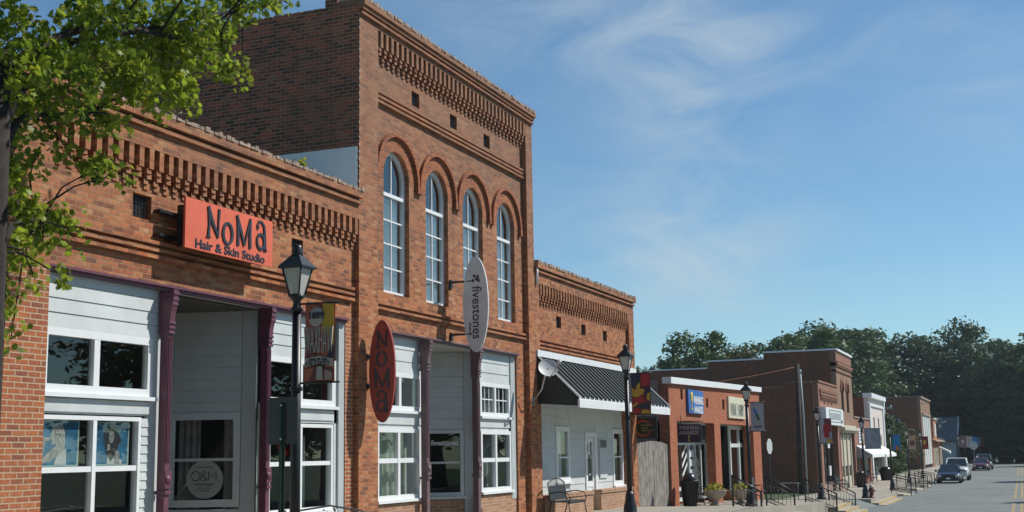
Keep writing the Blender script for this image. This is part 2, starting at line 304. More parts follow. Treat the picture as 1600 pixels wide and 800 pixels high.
def put_text(mb, s, origin, u, v, w, h, thick=0.006, bold=0.0, m=0, spacing=1.0, sl=0.0):
    vs, fs = text_geo(s, w, h, thick, bold, spacing); o = Vector(origin); u = Vector(u).normalized(); v = Vector(v).normalized(); n = u.cross(v)
    idx = [mb.P(o + u * (a + sl * b) + v * b + n * c) for a, b, c in vs]
    for f in fs: mb.faces([idx[i] for i in f], m)
def stroke(mb, pts, ws, origin, u, v, thick=0.006, m=0, close=False):
    o = Vector(origin); u = Vector(u).normalized(); v = Vector(v).normalized(); n = u.cross(v)
    if not hasattr(ws, '__len__'): ws = [ws] * len(pts)
    L_, R_ = [], []
    k = len(pts)
    for i, p in enumerate(pts):
        if close: a = Vector(pts[(i - 1) % k]); b = Vector(pts[(i + 1) % k])
        else: a = Vector(pts[max(i - 1, 0)]); b = Vector(pts[min(i + 1, k - 1)])
        t = (b - a).normalized(); nn = Vector((-t.y, t.x)) * ws[i] / 2
        L_.append(Vector(p) + nn); R_.append(Vector(p) - nn)
    def w3(q, c): return o + u * q.x + v * q.y + n * c
    rng = range(k if close else k - 1)
    for i in rng:
        j = (i + 1) % k
        a, b, c, d = L_[i], R_[i], R_[j], L_[j]
        A = [mb.P(w3(q, thick)) for q in (a, b, c, d)]; B = [mb.P(w3(q, 0)) for q in (a, b, c, d)]
        mb.faces(A, m); mb.faces(B[::-1], m)
        for q in range(4): mb.faces([A[q], B[q], B[(q + 1) % 4], A[(q + 1) % 4]], m)
def disc(mb, pts, origin, u, v, thick, m=0, c0=0.0):
    o = Vector(origin); u = Vector(u).normalized(); v = Vector(v).normalized(); n = u.cross(v)
    A = [mb.P(o + u * a + v * b + n * (c0 + thick)) for a, b in pts]; B = [mb.P(o + u * a + v * b + n * c0) for a, b in pts]; k = len(pts)
    mb.faces(A, m); mb.faces(B[::-1], m)
    for i in range(k): mb.faces([A[i], B[i], B[(i + 1) % k], A[(i + 1) % k]], m)
def ell(a, b, n=40, cx=0, cy=0, t0=0, t1=2 * math.pi):
    return [(cx + a * math.cos(t0 + (t1 - t0) * k / n), cy + b * math.sin(t0 + (t1 - t0) * k / n)) for k in range(n)]
FU, FV = (0, 1, 0), (0, 0, 1)      # reading directions on the street facades
BU, BV = (1, 0, 0), (0, 0, 1)      # reading directions on things facing the camera end of the street
# ------------------------------------------------------------------ terrain profile
def lerp_tab(tab, y):
    if y <= tab[0][0]: return tab[0][1]
    for (a, za), (b, zb) in zip(tab, tab[1:]):
        if y <= b: return za + (zb - za) * (y - a) / (b - a)
    return tab[-1][1]
SZ = [(-60, 0.0), (36, 0.0), (41, -0.24), (50, -0.46), (56, -0.6), (62.8, -0.84), (66, -0.92), (76, -1.0), (85, -1.06), (400, -1.06)]
RZ = [(-60, -0.4), (20, -0.48), (36, -0.72), (50, -1.02), (57, -1.1), (63, -1.16), (70, -1.2), (400, -1.22)]
def side_z(y): return lerp_tab(SZ, y)
def road_z(y): return lerp_tab(RZ, y)
YS = [-60, 0, 20, 30, 36, 38.5, 41, 45.5, 50, 53, 56, 57, 60, 62.8, 66, 71, 76, 85, 100, 120, 150, 200, 260, 400]
def strip(name, m, x0, x1, ys, zf, dz=0.0, th=None, parent=None, kind='structure', edge=True):
    mb = MB()
    ys = sorted(ys)
    for a, b in zip(ys, ys[1:]):
        za, zb = zf(a) + dz, zf(b) + dz
        mb.poly([(x0, a, za), (x1, a, za), (x1, b, zb), (x0, b, zb)])
        if th:
            mb.poly([(x1, a, za - th), (x1, b, zb - th), (x1, b, zb), (x1, a, za)])
            mb.poly([(x0, b, zb - th), (x0, a, za - th), (x0, a, za), (x0, b, zb)])
    if th:
        for a in (ys[0], ys[-1]):
            z = zf(a) + dz; mb.poly([(x0, a, z - th), (x1, a, z - th), (x1, a, z), (x0, a, z)])
    o = mb.build(name, m, parent)
    if kind: o['kind'] = kind
    return o
grass = mat('lawn_grass', (0.055, 0.085, 0.03), 0.95, var=0.35, scale=1.5, bump=0.6, bscale=80)
mb = MB()
XS = [-900, -60, -11.3, -7.45, -7.30, 6.6, 7.6, 60, 900]
def gz(x, y):
    if x <= -7.4 or x >= 7.5: return side_z(y) - 0.05
    return road_z(y) - 0.12
ysg = YS + [800, 1600]
for a, b in zip(ysg, ysg[1:]):
    for c, d in zip(XS, XS[1:]): mb.poly([(c, a, gz(c, a)), (d, a, gz(d, a)), (d, b, gz(d, b)), (c, b, gz(c, b))])
tag(mb.build('ground', grass), kind='structure')
# asphalt with patches, cracks and oil stains in the paint itself
def asphalt():
    m = mat('asphalt_street', (0.155, 0.172, 0.165), 0.93, var=0.14, scale=0.3, bump=0.35, bscale=120)
    N = m.node_tree; L = N.links; b = N.nodes['Principled BSDF']; src = b.inputs['Base Color'].links[0].from_socket
    t = N.nodes.new('ShaderNodeTexCoord'); v = N.nodes.new('ShaderNodeTexVoronoi'); v.feature = 'DISTANCE_TO_EDGE'; v.inputs['Scale'].default_value = 0.22
    nz = N.nodes.new('ShaderNodeTexNoise'); nz.inputs['Scale'].default_value = 0.9; nz.inputs['Detail'].default_value = 6; L.new(t.outputs['Object'], nz.inputs['Vector'])
    va = N.nodes.new('ShaderNodeVectorMath'); va.operation = 'ADD'; L.new(t.outputs['Object'], va.inputs[0]); L.new(nz.outputs['Color'], va.inputs[1]); L.new(va.outputs[0], v.inputs['Vector'])
    lt = N.nodes.new('ShaderNodeMath'); lt.operation = 'LESS_THAN'; lt.inputs[1].default_value = 0.006; L.new(v.outputs['Distance'], lt.inputs[0])
    mu = N.nodes.new('ShaderNodeMath'); mu.operation = 'MULTIPLY'; mu.inputs[1].default_value = 0.6; L.new(lt.outputs[0], mu.inputs[0])
    x = N.nodes.new('ShaderNodeMix'); x.data_type = 'RGBA'; L.new(mu.outputs[0], x.inputs[0]); L.new(src, x.inputs[6]); x.inputs[7].default_value = (0.04, 0.04, 0.04, 1); L.new(x.outputs[2], b.inputs['Base Color'])
    return m
ASPH = asphalt()
strip('road', ASPH, -7.28, 6.9, YS[:-2], road_z)
ysw = [y for y in YS if y <= 57]
# sidewalks
def walk_mat():
    m = brick_mat('sidewalk_concrete', [(0.29, 0.27, 0.22), (0.33, 0.30, 0.25), (0.36, 0.33, 0.27)], (0.16, 0.15, 0.13), bw=1.5, bh=1.5, ms=0.018, weather=(0.28, 0.26, 0.22), stain=0.5, bump=0.25, off=0.0, streak=0.2)
    return m
WALK = walk_mat()
strip('sidewalk', WALK, -11.35, -7.2, ysw, side_z, 0, 0.75)
strip('sidewalk', WALK, -11.35, -6.9, [62.8, 66, 71, 76, 85, 100, 120, 150, 200, 240], side_z, 0, 0.6)
strip('sidewalk', WALK, 6.9, 11, YS[:-3], side_z, 0, 0.75)
mb = MB(); z = road_z(60) + 0.06
ya_ = [57, 60, 62.8]
for a, b in zip(ya_, ya_[1:]):
    mb.poly([(-11.34, a, side_z(a) - 0.02), (-7.5, a, side_z(a) - 0.03), (-7.5, b, side_z(b) - 0.03), (-11.34, b, side_z(b) - 0.02)])
    mb.poly([(-7.5, a, side_z(a) - 0.03), (-6.6, a, road_z(a) + 0.006), (-6.6, b, road_z(b) + 0.006), (-7.5, b, side_z(b) - 0.03)])
tag(mb.build('driveway', ASPH), kind='structure')
strip('side_road', ASPH, -120, 120, [196, 206], road_z, 0.006)
# painted lines
YEL = mat('worn_yellow_paint', (0.30, 0.23, 0.11), 0.85, var=0.45, scale=5)
for x in (-0.62, -0.28):
    strip('road_marking', YEL, x, x + 0.13, [y for y in YS if 0 <= y <= 66] , road_z, 0.006)
    strip('road_marking', YEL, x, x + 0.13, [72, 85, 100, 112], road_z, 0.006)
    strip('road_marking', YEL, x, x + 0.13, [124, 150, 190], road_z, 0.006)
WHT = mat('worn_white_paint', (0.5, 0.5, 0.47), 0.8, var=0.3, scale=5)
strip('road_marking', WHT, -6.6, -0.9, [117.0, 117.4], road_z, 0.006)
# grass verge in the vacant lot
strip('lawn', grass, -45, -11.4, [57.6, 62.8, 66, 71, 75.6], side_z, 0.0)
# stepped kerb blocks down to the street
STEP = mat('step_concrete', (0.36, 0.32, 0.25), 0.92, var=0.25, scale=2.5, bump=0.3)
YK = mat('yellow_kerb_paint', (0.42, 0.31, 0.12), 0.85, var=0.35, scale=4)
def steps(x0, y0, y1, n, label, rail=None, paint=False):
    zt = side_z((y0 + y1) / 2); zb = road_z((y0 + y1) / 2) - 0.05
    t = thing('concrete_steps', (x0, (y0 + y1) / 2, zb), label, 'steps', 'steps from the raised walk to the street')
    h = (zt - zb - 0.02) / (n + 1)
    mb = MB()
    for k in range(n): mb.box(x0 + 0.34 * k, x0 + 0.34 * (k + 1), y0, y1, zb, zt - 0.01 - h * (k + 1))
    mb.build('tread', STEP, t, bevel=0.015)
    if paint:
        mb = MB()
        for k in range(n): mb.box(x0 + 0.34 * (k + 1) - 0.06, x0 + 0.34 * (k + 1) + 0.004, y0 + 0.02, y1 - 0.02, zt - 0.01 - h * (k + 1) - 0.06, zt - 0.006 - h * (k + 1))
        mb.build('painted_edge', YK, t)
    return t
steps(-7.2, 40.2, 43.0, 2, 'concrete steps below the iron railing nearest the camera', paint=False)
steps(-7.2, 50.6, 55.0, 3, 'yellow edged concrete steps beside the driveway mouth', paint=True)
steps(-6.9, 63.0, 72.0, 2, 'long yellow edged steps in front of the hydrant', paint=True)
steps(-6.9, 76.5, 79.5, 2, 'first weathered step block beyond the long yellow edged steps')
steps(-6.9, 86.5, 89.5, 2, 'second weathered step block beyond the hydrant')
steps(-6.9, 94.0, 97.0, 2, 'third step block, just short of the dark sedan')
# ------------------------------------------------------------------ building helpers (fronts face +X, run along Y)
def grid_wall(mb, x, dep, y0, y1, z0, z1, holes, m=0, ends=True):
    ys = sorted({y0, y1, *[h[0] for h in holes], *[h[1] for h in holes]}); zs = sorted({z0, z1, *[h[2] for h in holes], *[h[3] for h in holes]})
    ys = [v for v in ys if y0 <= v <= y1]; zs = [v for v in zs if z0 <= v <= z1]
    def solid(i, j):
        if i < 0 or j < 0 or i >= len(ys) - 1 or j >= len(zs) - 1: return False
        a = (ys[i] + ys[i + 1]) / 2; b = (zs[j] + zs[j + 1]) / 2
        return not any(h[0] < a < h[1] and h[2] < b < h[3] for h in holes)
    xb = x - dep
    for i in range(len(ys) - 1):
        for j in range(len(zs) - 1):
            if not solid(i, j): continue
            a, b, c, d = ys[i], ys[i + 1], zs[j], zs[j + 1]
            mb.poly([(x, a, c), (x, b, c), (x, b, d), (x, a, d)], m); mb.poly([(xb, a, c), (xb, a, d), (xb, b, d), (xb, b, c)], m)
            if not solid(i - 1, j): mb.poly([(xb, a, c), (x, a, c), (x, a, d), (xb, a, d)], m)
            if not solid(i + 1, j): mb.poly([(x, b, c), (xb, b, c), (xb, b, d), (x, b, d)], m)
            if not solid(i, j - 1): mb.poly([(xb, a, c), (xb, b, c), (x, b, c), (x, a, c)], m)
            if not solid(i, j + 1): mb.poly([(x, a, d), (x, b, d), (xb, b, d), (xb, a, d)], m)
def arch_fill(mb, x, dep, yc, r, zs, ztop, m=0, n=20):
    # brick between a round arch and the square head of its hole
    P = [(yc + r * math.cos(math.pi * k / n), zs + r * math.sin(math.pi * k / n)) for k in range(n + 1)]
    for (a, b), (c, d) in zip(P, P[1:]):
        mb.poly([(x, c, d), (x, a, b), (x, a, ztop), (x, c, ztop)], m)
        mb.poly([(x, a, b), (x, c, d), (x - dep, c, d), (x - dep, a, b)], m)
def arc_band(mb, x0, x1, yc, zc, r0, r1, a0=0.0, a1=math.pi, n=24, m=0):
    for k in range(n):
        t, u = a0 + (a1 - a0) * k / n, a0 + (a1 - a0) * (k + 1) / n
        q = [(yc + r * math.cos(w), zc + r * math.sin(w)) for r, w in ((r0, t), (r1, t), (r1, u), (r0, u))]
        A = [mb.P((x1, *p)) for p in q]; B = [mb.P((x0, *p)) for p in q]
        mb.faces(A, m); mb.faces(B[::-1], m)
        for i in range(4): mb.faces([A[i], B[i], B[(i + 1) % 4], A[(i + 1) % 4]], m)
def slot_back(mb, y0, y1, zt, drop, xp, m=0):
    # the table stands in front of a shallow chase, so that its gaps are deep
    mb.box(xp - 0.36, xp - 0.16, y0, y1, zt - drop * 0.8, zt, m)
def corbels(par, y0, y1, zt, drop, xp, xf, mats, pitch=0.215, steps_=4, name='corbel_table'):
    mb = MB(); n = int(round((y1 - y0) / pitch)); p = (y1 - y0) / n; d = xf - xp
    for k in range(n):
        a = y0 + p * k + p * 0.54; h = drop * 0.5; z = zt; w = p * 0.45
        mb.box(xp - 0.16, xf, a, a + w, z - h, z); z -= h
        hs = (drop - h) / steps_
        for s_ in range(steps_):
            sh = (-0.16, 0.0, -0.16, 0.0)[s_ % 4] * p
            mb.box(xp - 0.16, xp + d * (1 - (s_ + 0.7) / (steps_ + 0.6)), a + sh, a + sh + w, z - hs + 0.006, z); z -= hs
    return mb.build(name, mats, par)
def rough_coping(par, x0, x1, y0, y1, z, m, h=0.075, w=0.11, name='coping'):
    mb = MB(); y = y0
    while y < y1 - 0.02:
        ww = min(w * random.uniform(0.85, 1.15), y1 - y); hh = h * random.uniform(0.55, 1.25)
        mb.box(x0 + random.uniform(0, 0.01), x1 + random.uniform(-0.012, 0.012), y, y + ww * random.uniform(0.8, 0.95), z, z + hh); y += ww
    return mb.build(name, m, par)
def boards(par, x, y0, y1, z0, z1, bh, m, name='siding', th=0.02, T=None):
    mb = MB(T); z = z0
    while z < z1 - 0.01:
        t = min(z + bh, z1)
        # lapped board: the lower edge stands proud of the one beneath
        mb.prism([(x, z), (x + th, z + 0.001), (x + th * 0.35, t - 0.004), (x, t - 0.004)], 'y', y0, y1); z = t
    return mb.build(name, m, par)
def window(par, x, y0, y1, z0, z1, fr=0.05, mull=(), rails=(), bar=0.035, mw=None, mg=None, sill=True, T=None, name='window', dep=0.07, label=None):
    mb = MB(T); mw = mw or mt['white']
    mb.box(x - dep, x, y0, y0 + fr, z0, z1); mb.box(x - dep, x, y1 - fr, y1, z0, z1)
    mb.box(x - dep, x, y0 + fr, y1 - fr, z1 - fr, z1); mb.box(x - dep, x, y0 + fr, y1 - fr, z0, z0 + fr)
    for q in mull: mb.box(x - dep + 0.003, x - 0.003, q - bar / 2, q + bar / 2, z0 + fr, z1 - fr)
    qs = sorted([y0 + fr] + [v for q in mull for v in (q - bar / 2, q + bar / 2)] + [y1 - fr])
    for q in rails:
        for a, b in zip(qs[::2], qs[1::2]): mb.box(x - dep + 0.006, x - 0.012, a, b, q - bar / 2, q + bar / 2)
    w = mb.build(name, mw, par)
    if label: w['label'] = label
    g = MB(T); xg = x - dep * 0.62
    for a, b in zip(qs[::2], qs[1::2]):
        g.poly([(xg, a + 0.001, z0 + fr + 0.001), (xg, b - 0.001, z0 + fr + 0.001), (xg, b - 0.001, z1 - fr - 0.001), (xg, a + 0.001, z1 - fr - 0.001)])
    g.build('pane', mg or mt['glass'], w)
    if sill:
        s_ = MB(T); s_.box(x - 0.01, x + 0.06, y0 - 0.04, y1 + 0.05, z0 - 0.055, z0 - 0.001); s_.build('sill', mw, w)
    return w
def column(par, y, x, zb, zt, m, w=0.105, name='iron_column'):
    mb = MB(); zf = zt - 0.62
    mb.box(x - 0.13, x, y - w / 2, y + w / 2, zb, zf)
    for k in (-1, 0, 1): mb.box(x, x + 0.014, y + k * w * 0.27 - w * 0.075, y + k * w * 0.27 + w * 0.075, zb + 1.55, zf - 0.04)
    # plinths
    mb.box(x - 0.16, x + 0.03, y - w / 2 - 0.015, y + w / 2 + 0.015, zb, zb + 0.3)
    mb.box(x - 0.16, x + 0.03, y - w / 2 - 0.012, y + w / 2 + 0.012, zb + 1.12, zb + 1.17)
    c = mb.build(name, m, par, bevel=0.004)
    r = MB(); r.box(x - 0.1, x + 0.028, y - w / 2 - 0.012, y + w / 2 + 0.012, zb + 1.2, zb + 1.44)
    r.lathe((0, 0, 0), [(0.06, 0), (0.062, 0.008), (0.04, 0.012), (0.025, 0.022), (0.012, 0.024)], 14)
    n0 = len(r.v) - 14 * 5
    for i in range(n0, len(r.v)):
        q = r.v[i]; r.v[i] = Vector((x + 0.028 + q.z, y + q.x, zb + 1.32 + q.y))
    r.build('rosette_block', m, c)
    b = MB()  # console bracket: flares forward toward the lintel
    prof = [(x - 0.16, zf), (x + 0.015, zf), (x + 0.02, zf + 0.12), (x + 0.04, zf + 0.3), (x + 0.07, zf + 0.42), (x + 0.085, zt - 0.001), (x - 0.16, zt - 0.001)]
    b.prism(prof, 'y', y - w / 2 - 0.004, y + w / 2 + 0.004)
    for zz, xx in ((zf + 0.0, 0.03), (zf + 0.07, 0.035), (zf + 0.14, 0.04), (zt - 0.22, 0.075), (zt - 0.15, 0.085), (zt - 0.07, 0.095)):
        b.box(x - 0.1, x + xx, y - w / 2 - 0.014, y + w / 2 + 0.014, zz, zz + 0.035)
    b.build('bracket', m, c, bevel=0.004)
    return c
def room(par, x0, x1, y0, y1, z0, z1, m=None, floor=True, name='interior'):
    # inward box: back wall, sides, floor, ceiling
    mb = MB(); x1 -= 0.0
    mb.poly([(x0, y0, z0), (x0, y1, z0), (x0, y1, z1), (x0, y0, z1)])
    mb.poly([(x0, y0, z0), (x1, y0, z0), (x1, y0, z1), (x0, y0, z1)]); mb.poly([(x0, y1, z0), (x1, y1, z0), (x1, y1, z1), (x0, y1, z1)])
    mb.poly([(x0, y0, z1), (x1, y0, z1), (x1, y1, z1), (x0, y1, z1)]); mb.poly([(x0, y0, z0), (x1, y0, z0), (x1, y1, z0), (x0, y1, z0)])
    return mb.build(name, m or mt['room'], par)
def curtain(par, x, y0, y1, z0, z1, m, name='curtain', T=None, amp=0.025, wl=0.11):
    mb = MB(T); n = max(4, int((y1 - y0) / 0.02)); pts = [(x + amp * math.sin(2 * math.pi * (y0 + (y1 - y0) * k / n) / wl), y0 + (y1 - y0) * k / n) for k in range(n + 1)]
    for (a, b), (c, d) in zip(pts, pts[1:]): mb.poly([(a, b, z0), (c, d, z0), (c, d, z1), (a, b, z1)], 0, True)
    for (a, b), (c, d) in zip(pts, pts[1:]): mb.poly([(a - 0.004, b, z0), (a - 0.004, b, z1), (c - 0.004, d, z1), (c - 0.004, d, z0)], 0, True)
    return mb.build(name, m, par)
def strings(par, x, y0, y1, zs, m, name='string_course', out=0.075, h=0.05):
    mb = MB()
    for k, z in enumerate(zs): mb.box(x - 0.05, x + out * (1 if not hasattr(out, '__len__') else 1) + 0.012 * k * 0, y0, y1, z - h / 2, z + h / 2)
    return mb.build(name, m, par)
def vent(par, y0, y1, z0, z1, x, name='vent_dark_plate'):
    mb = MB(); mb.box(x - 0.12, x - 0.10, y0, y1, z0, z1)  # near-black plate paints the darkness of the open hole
    v = mb.build(name, mt['dark'], par)
    g = MB()
    for k in range(1, 6): g.box(x - 0.06, x - 0.055, y0 + (y1 - y0) * k / 6 - 0.006, y0 + (y1 - y0) * k / 6 + 0.006, z0, z1)
    for k in range(1, 6): g.box(x - 0.07, x - 0.065, y0, y1, z0 + (z1 - z0) * k / 6 - 0.006, z0 + (z1 - z0) * k / 6 + 0.006)
    g.build('grille', mt['blk'], v)
XF = -11.0
# ================================================================== BUILDING 1: the salon
b1 = thing('brick_shop_building', (XF, 15.7, 0), 'single storey old brick salon with maroon iron columns, nearest the camera', 'building')
B = mt['brick']; Y0, Y1 = 11.35, 19.9
mb = MB()
holes = [(13.70, 14.10, 4.91, 5.25), (17.78, 18.14, 4.91, 5.24)]
XP = XF - 0.11
grid_wall(mb, XP, 0.35, 12.05, Y1, 4.0, 5.9, holes + [(12.05, 19.86, 5.9 - 0.464, 5.9)]); slot_back(mb, 12.05, 19.86, 5.9, 0.58, XP)
mb.box(XP - 0.35, XF, Y0, 12.05, 4.0, 5.9)
pr = MB(); pr.box(XP - 0.35, XF, Y0, 12.05, 0, 3.999); pr.build('left_pier', mt['brick_pier'], b1)
pr = MB(); pr.box(XP - 0.35, XP, 19.6, Y1, 0, 3.999); pr.build('right_pier', mt['brick_pier'], b1)
mb.box(XP - 0.35, XF, Y0, Y1, 5.9, 6.17)
mb.box(XP - 0.35, XF + 0.06, Y0, Y1, 6.17, 6.225); mb.box(XP - 0.35, XF, Y0, Y1, 6.225, 6.275)
mb.box(XP - 0.35, XF + 0.10, Y0, Y1, 6.275, 6.40)
mb.build('front_wall', B, b1)
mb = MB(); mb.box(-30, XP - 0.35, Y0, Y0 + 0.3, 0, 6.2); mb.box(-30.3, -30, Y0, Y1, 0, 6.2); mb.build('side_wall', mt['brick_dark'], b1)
mb = MB(); mb.box(-30, XP - 0.35, Y0 + 0.3, Y1 - 0.01, 5.85, 5.95); mb.build('roof', mt['roof'], b1)
corbels(b1, 12.05, 19.86, 5.9, 0.58, XP, XF - 0.004, B)
rough_coping(b1, XP - 0.33, XF + 0.11, Y0, Y1, 6.40, mt['stone'], h=0.06)
strings(b1, XP, 12.05, 19.82, (4.60, 4.50, 4.40), B)
for h in holes: vent(b1, *h, XP)
mb = MB(); mb.box(XP - 0.02, XP + 0.045, 12.05, 19.6, 3.955, 3.998); mb.box(XP - 0.02, XP + 0.10, 12.05, 19.6, 3.998, 4.03); mb.build('lintel', mt['maroon'], b1)
mb = MB(); mb.box(-12.95, XP - 0.02, 12.05, 19.6, 3.96, 4.0); mb.build('soffit', mt['soffit'], b1)
mb = MB(); mb.box(-13.0, -11.12, 14.3, 17.2, -0.02, 0.06); mb.build('entry_floor', mt['concrete'], b1)
XS_ = -11.16
# left bay
boards(b1, XS_, 12.1, 14.42, 3.27, 3.955, 0.185, mt['siding'])
mb = MB(); mb.box(XS_ - 0.05, XS_ - 0.002, 12.05, 14.46, 0.0, 0.62); mb.box(XS_ - 0.05, XS_ - 0.002, 12.05, 14.46, 2.19, 2.46); mb.box(XS_ - 0.05, XS_ - 0.002, 12.05, 12.1, 0.62, 2.19)
mb.box(XS_ - 0.05, XS_ - 0.002, 14.20, 14.46, 0.62, 2.19); mb.box(XS_ - 0.05, XS_ - 0.002, 14.28, 14.46, 2.46, 3.27)
mb.box(XS_ - 0.002, XS_ + 0.02, 12.06, 14.27, 2.215, 2.38); mb.build('panel', mt['siding'], b1)
window(b1, XS_ + 0.02, 12.12, 14.27, 2.45, 3.27, fr=0.105, mull=(13.13,), bar=0.11, dep=0.09)
w = window(b1, XS_ + 0.02, 12.10, 14.06, 0.66, 2.17, fr=0.055, mull=(13.14,), rails=(1.49,), bar=0.07, dep=0.1)
boards(b1, XS_, 14.07, 14.24, 0.6, 2.17, 0.12, mt['siding'], 'siding_strip')
# right bay
boards(b1, XS_, 17.05, 19.22, 3.24, 3.955, 0.18, mt['siding'])
mb = MB(); mb.box(XS_ - 0.05, XS_ - 0.002, 17.0, 19.4, 0.0, 0.68); mb.box(XS_ - 0.05, XS_ - 0.002, 17.0, 19.4, 2.17, 2.46); mb.box(XS_ - 0.05, XS_ - 0.002, 17.0, 17.22, 0.68, 2.17)
mb.box(XS_ - 0.05, XS_ - 0.002, 19.3, 19.4, 0.68, 3.27); mb.box(XS_ - 0.002, XS_ + 0.02, 17.1, 19.27, 2.215, 2.38); mb.build('panel', mt['siding'], b1)
window(b1, XS_ + 0.02, 17.12, 19.30, 2.46, 3.24, fr=0.10, mull=(18.18,), bar=0.10, dep=0.09)
window(b1, XS_ + 0.02, 17.2, 19.24, 0.70, 2.15, fr=0.06, mull=(18.2,), rails=(1.49,), bar=0.07, dep=0.1)
mb = MB(); mb.box(XS_ - 0.04, XS_ + 0.035, 19.4, 19.6, 0.25, 3.955); mb.build('corner_board', mt['trimgrey'], b1)
column(b1, 14.44 * 10.96 / 11 + 0.02, -10.96, 0.0, 3.955, mt['maroon']); column(b1, 17.0 * 10.96 / 11 - 0.02, -10.96, 0.0, 3.955, mt['maroon'])
# splayed return wall of the right bay, seen through the entrance
def splay(par, A, Bp, z0, z1, wz, name='return_wall', fr=0.07, rail=None, post=0.24, lower=None, wm=None, sid=None):
    A = Vector(A); Bv = Vector(Bp); d = Bv - A; L_ = d.length; d.normalize()
    # local frame: x = outward normal (towards camera side), y = along A->B, z up
    n = Vector((d.y, -d.x, 0))
    if n.y > 0: n = -n
    T = Matrix(((n.x, d.x, 0, A.x), (n.y, d.y, 0, A.y), (0, 0, 1, 0), (0, 0, 0, 1)))
    return T, L_
T, L_ = splay(b1, (-11.30, 17.04, 0), (-12.90, 16.58, 0), 0, 4, None)
mb = MB(T); mb.box(-0.08, -0.002, 0, L_, 2.3, 3.955); mb.box(-0.08, -0.002, 0, 0.24, 0, 2.3); mb.box(-0.08, -0.002, 1.42, L_, 0, 2.3); mb.box(-0.08, -0.002, 0.24, 1.42, 0, 0.8); mb.build('return_wall', mt['siding_grey'], b1)
boards(b1, 0, 0.22, L_, 2.3, 3.955, 0.185, mt['siding_grey'], 'return_siding', T=T)
boards(b1, 0, 1.42, L_, 0.1, 2.3, 0.185, mt['siding_grey'], 'return_siding', T=T)
mb = MB(T); mb.box(-0.04, 0.035, -0.03, 0.20, 0.05, 3.955); mb.build('return_post', mt['trimgrey'], b1)
w = window(b1, 0.03, 0.22, 1.42, 0.84, 2.32, fr=0.11, rails=(1.58,), bar=0.045, sill=False, T=T, mw=mt['siding'])
DEC = mat('frosted_decal', (0.30, 0.33, 0.31), 0.8, var=0.03); LET = mt['letter']
mb = MB(T); disc(mb, ell(0.30, 0.30, 48, 0, 0), (-0.01, 0.80, 1.27), (0, -1, 0), (0, 0, 1), 0.004); dd = mb.build('round_decal', DEC, w)
mb = MB(T)
o3 = (-0.003, 0.80, 1.27); u3, v3 = (0, -1, 0), (0, 0, 1)
stroke(mb, ell(0.07, 0.073, 26, -0.145, 0.055), 0.012, o3, u3, v3, 0.003, close=True)
stroke(mb, ell(0.03, 0.032, 18, -0.02, 0.095), 0.010, o3, u3, v3, 0.003, close=True)
stroke(mb, [(-0.035, 0.065), (0.055, -0.015)], 0.011, o3, u3, v3, 0.0035)
stroke(mb, [(0.03, 0.03), (0.0, -0.012), (-0.035, -0.016), (-0.06, 0.008), (-0.055, 0.04), (-0.02, 0.064)], 0.011, o3, u3, v3, 0.003)
stroke(mb, [(0.065, -0.015), (0.065, 0.125), (0.125, 0.035), (0.185, 0.13), (0.19, -0.015)], 0.012, o3, u3, v3, 0.003)
for k, ww in enumerate((0.30, 0.2, 0.24, 0.18)): stroke(mb, [(-ww / 2 + j * ww / 8, -0.075 - 0.035 * k) for j in range(0, 9)], 0.012 if k == 0 else 0.005, o3, u3, v3, 0.002)
stroke(mb, [(-0.13, 0.19), (0, 0.197), (0.13, 0.19)], 0.008, o3, u3, v3, 0.002)
mb.build('decal_lettering', LET, dd)
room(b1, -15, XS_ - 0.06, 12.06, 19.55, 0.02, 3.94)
TAPE = mat('silk_drape', (0.3, 0.28, 0.28), 0.5, var=0.3, scale=5)
curtain(b1, -0.35, 0.3, 0.62, 0.8, 2.25, TAPE, T=T); curtain(b1, -0.35, 1.0, 1.38, 0.8, 2.25, TAPE, T=T)
curtain(b1, -11.62, 18.65, 19.1, 0.6, 1.95, mt['curtain']); curtain(b1, -11.5, 17.25, 17.5, 0.6, 2.2, mt['curtain'])
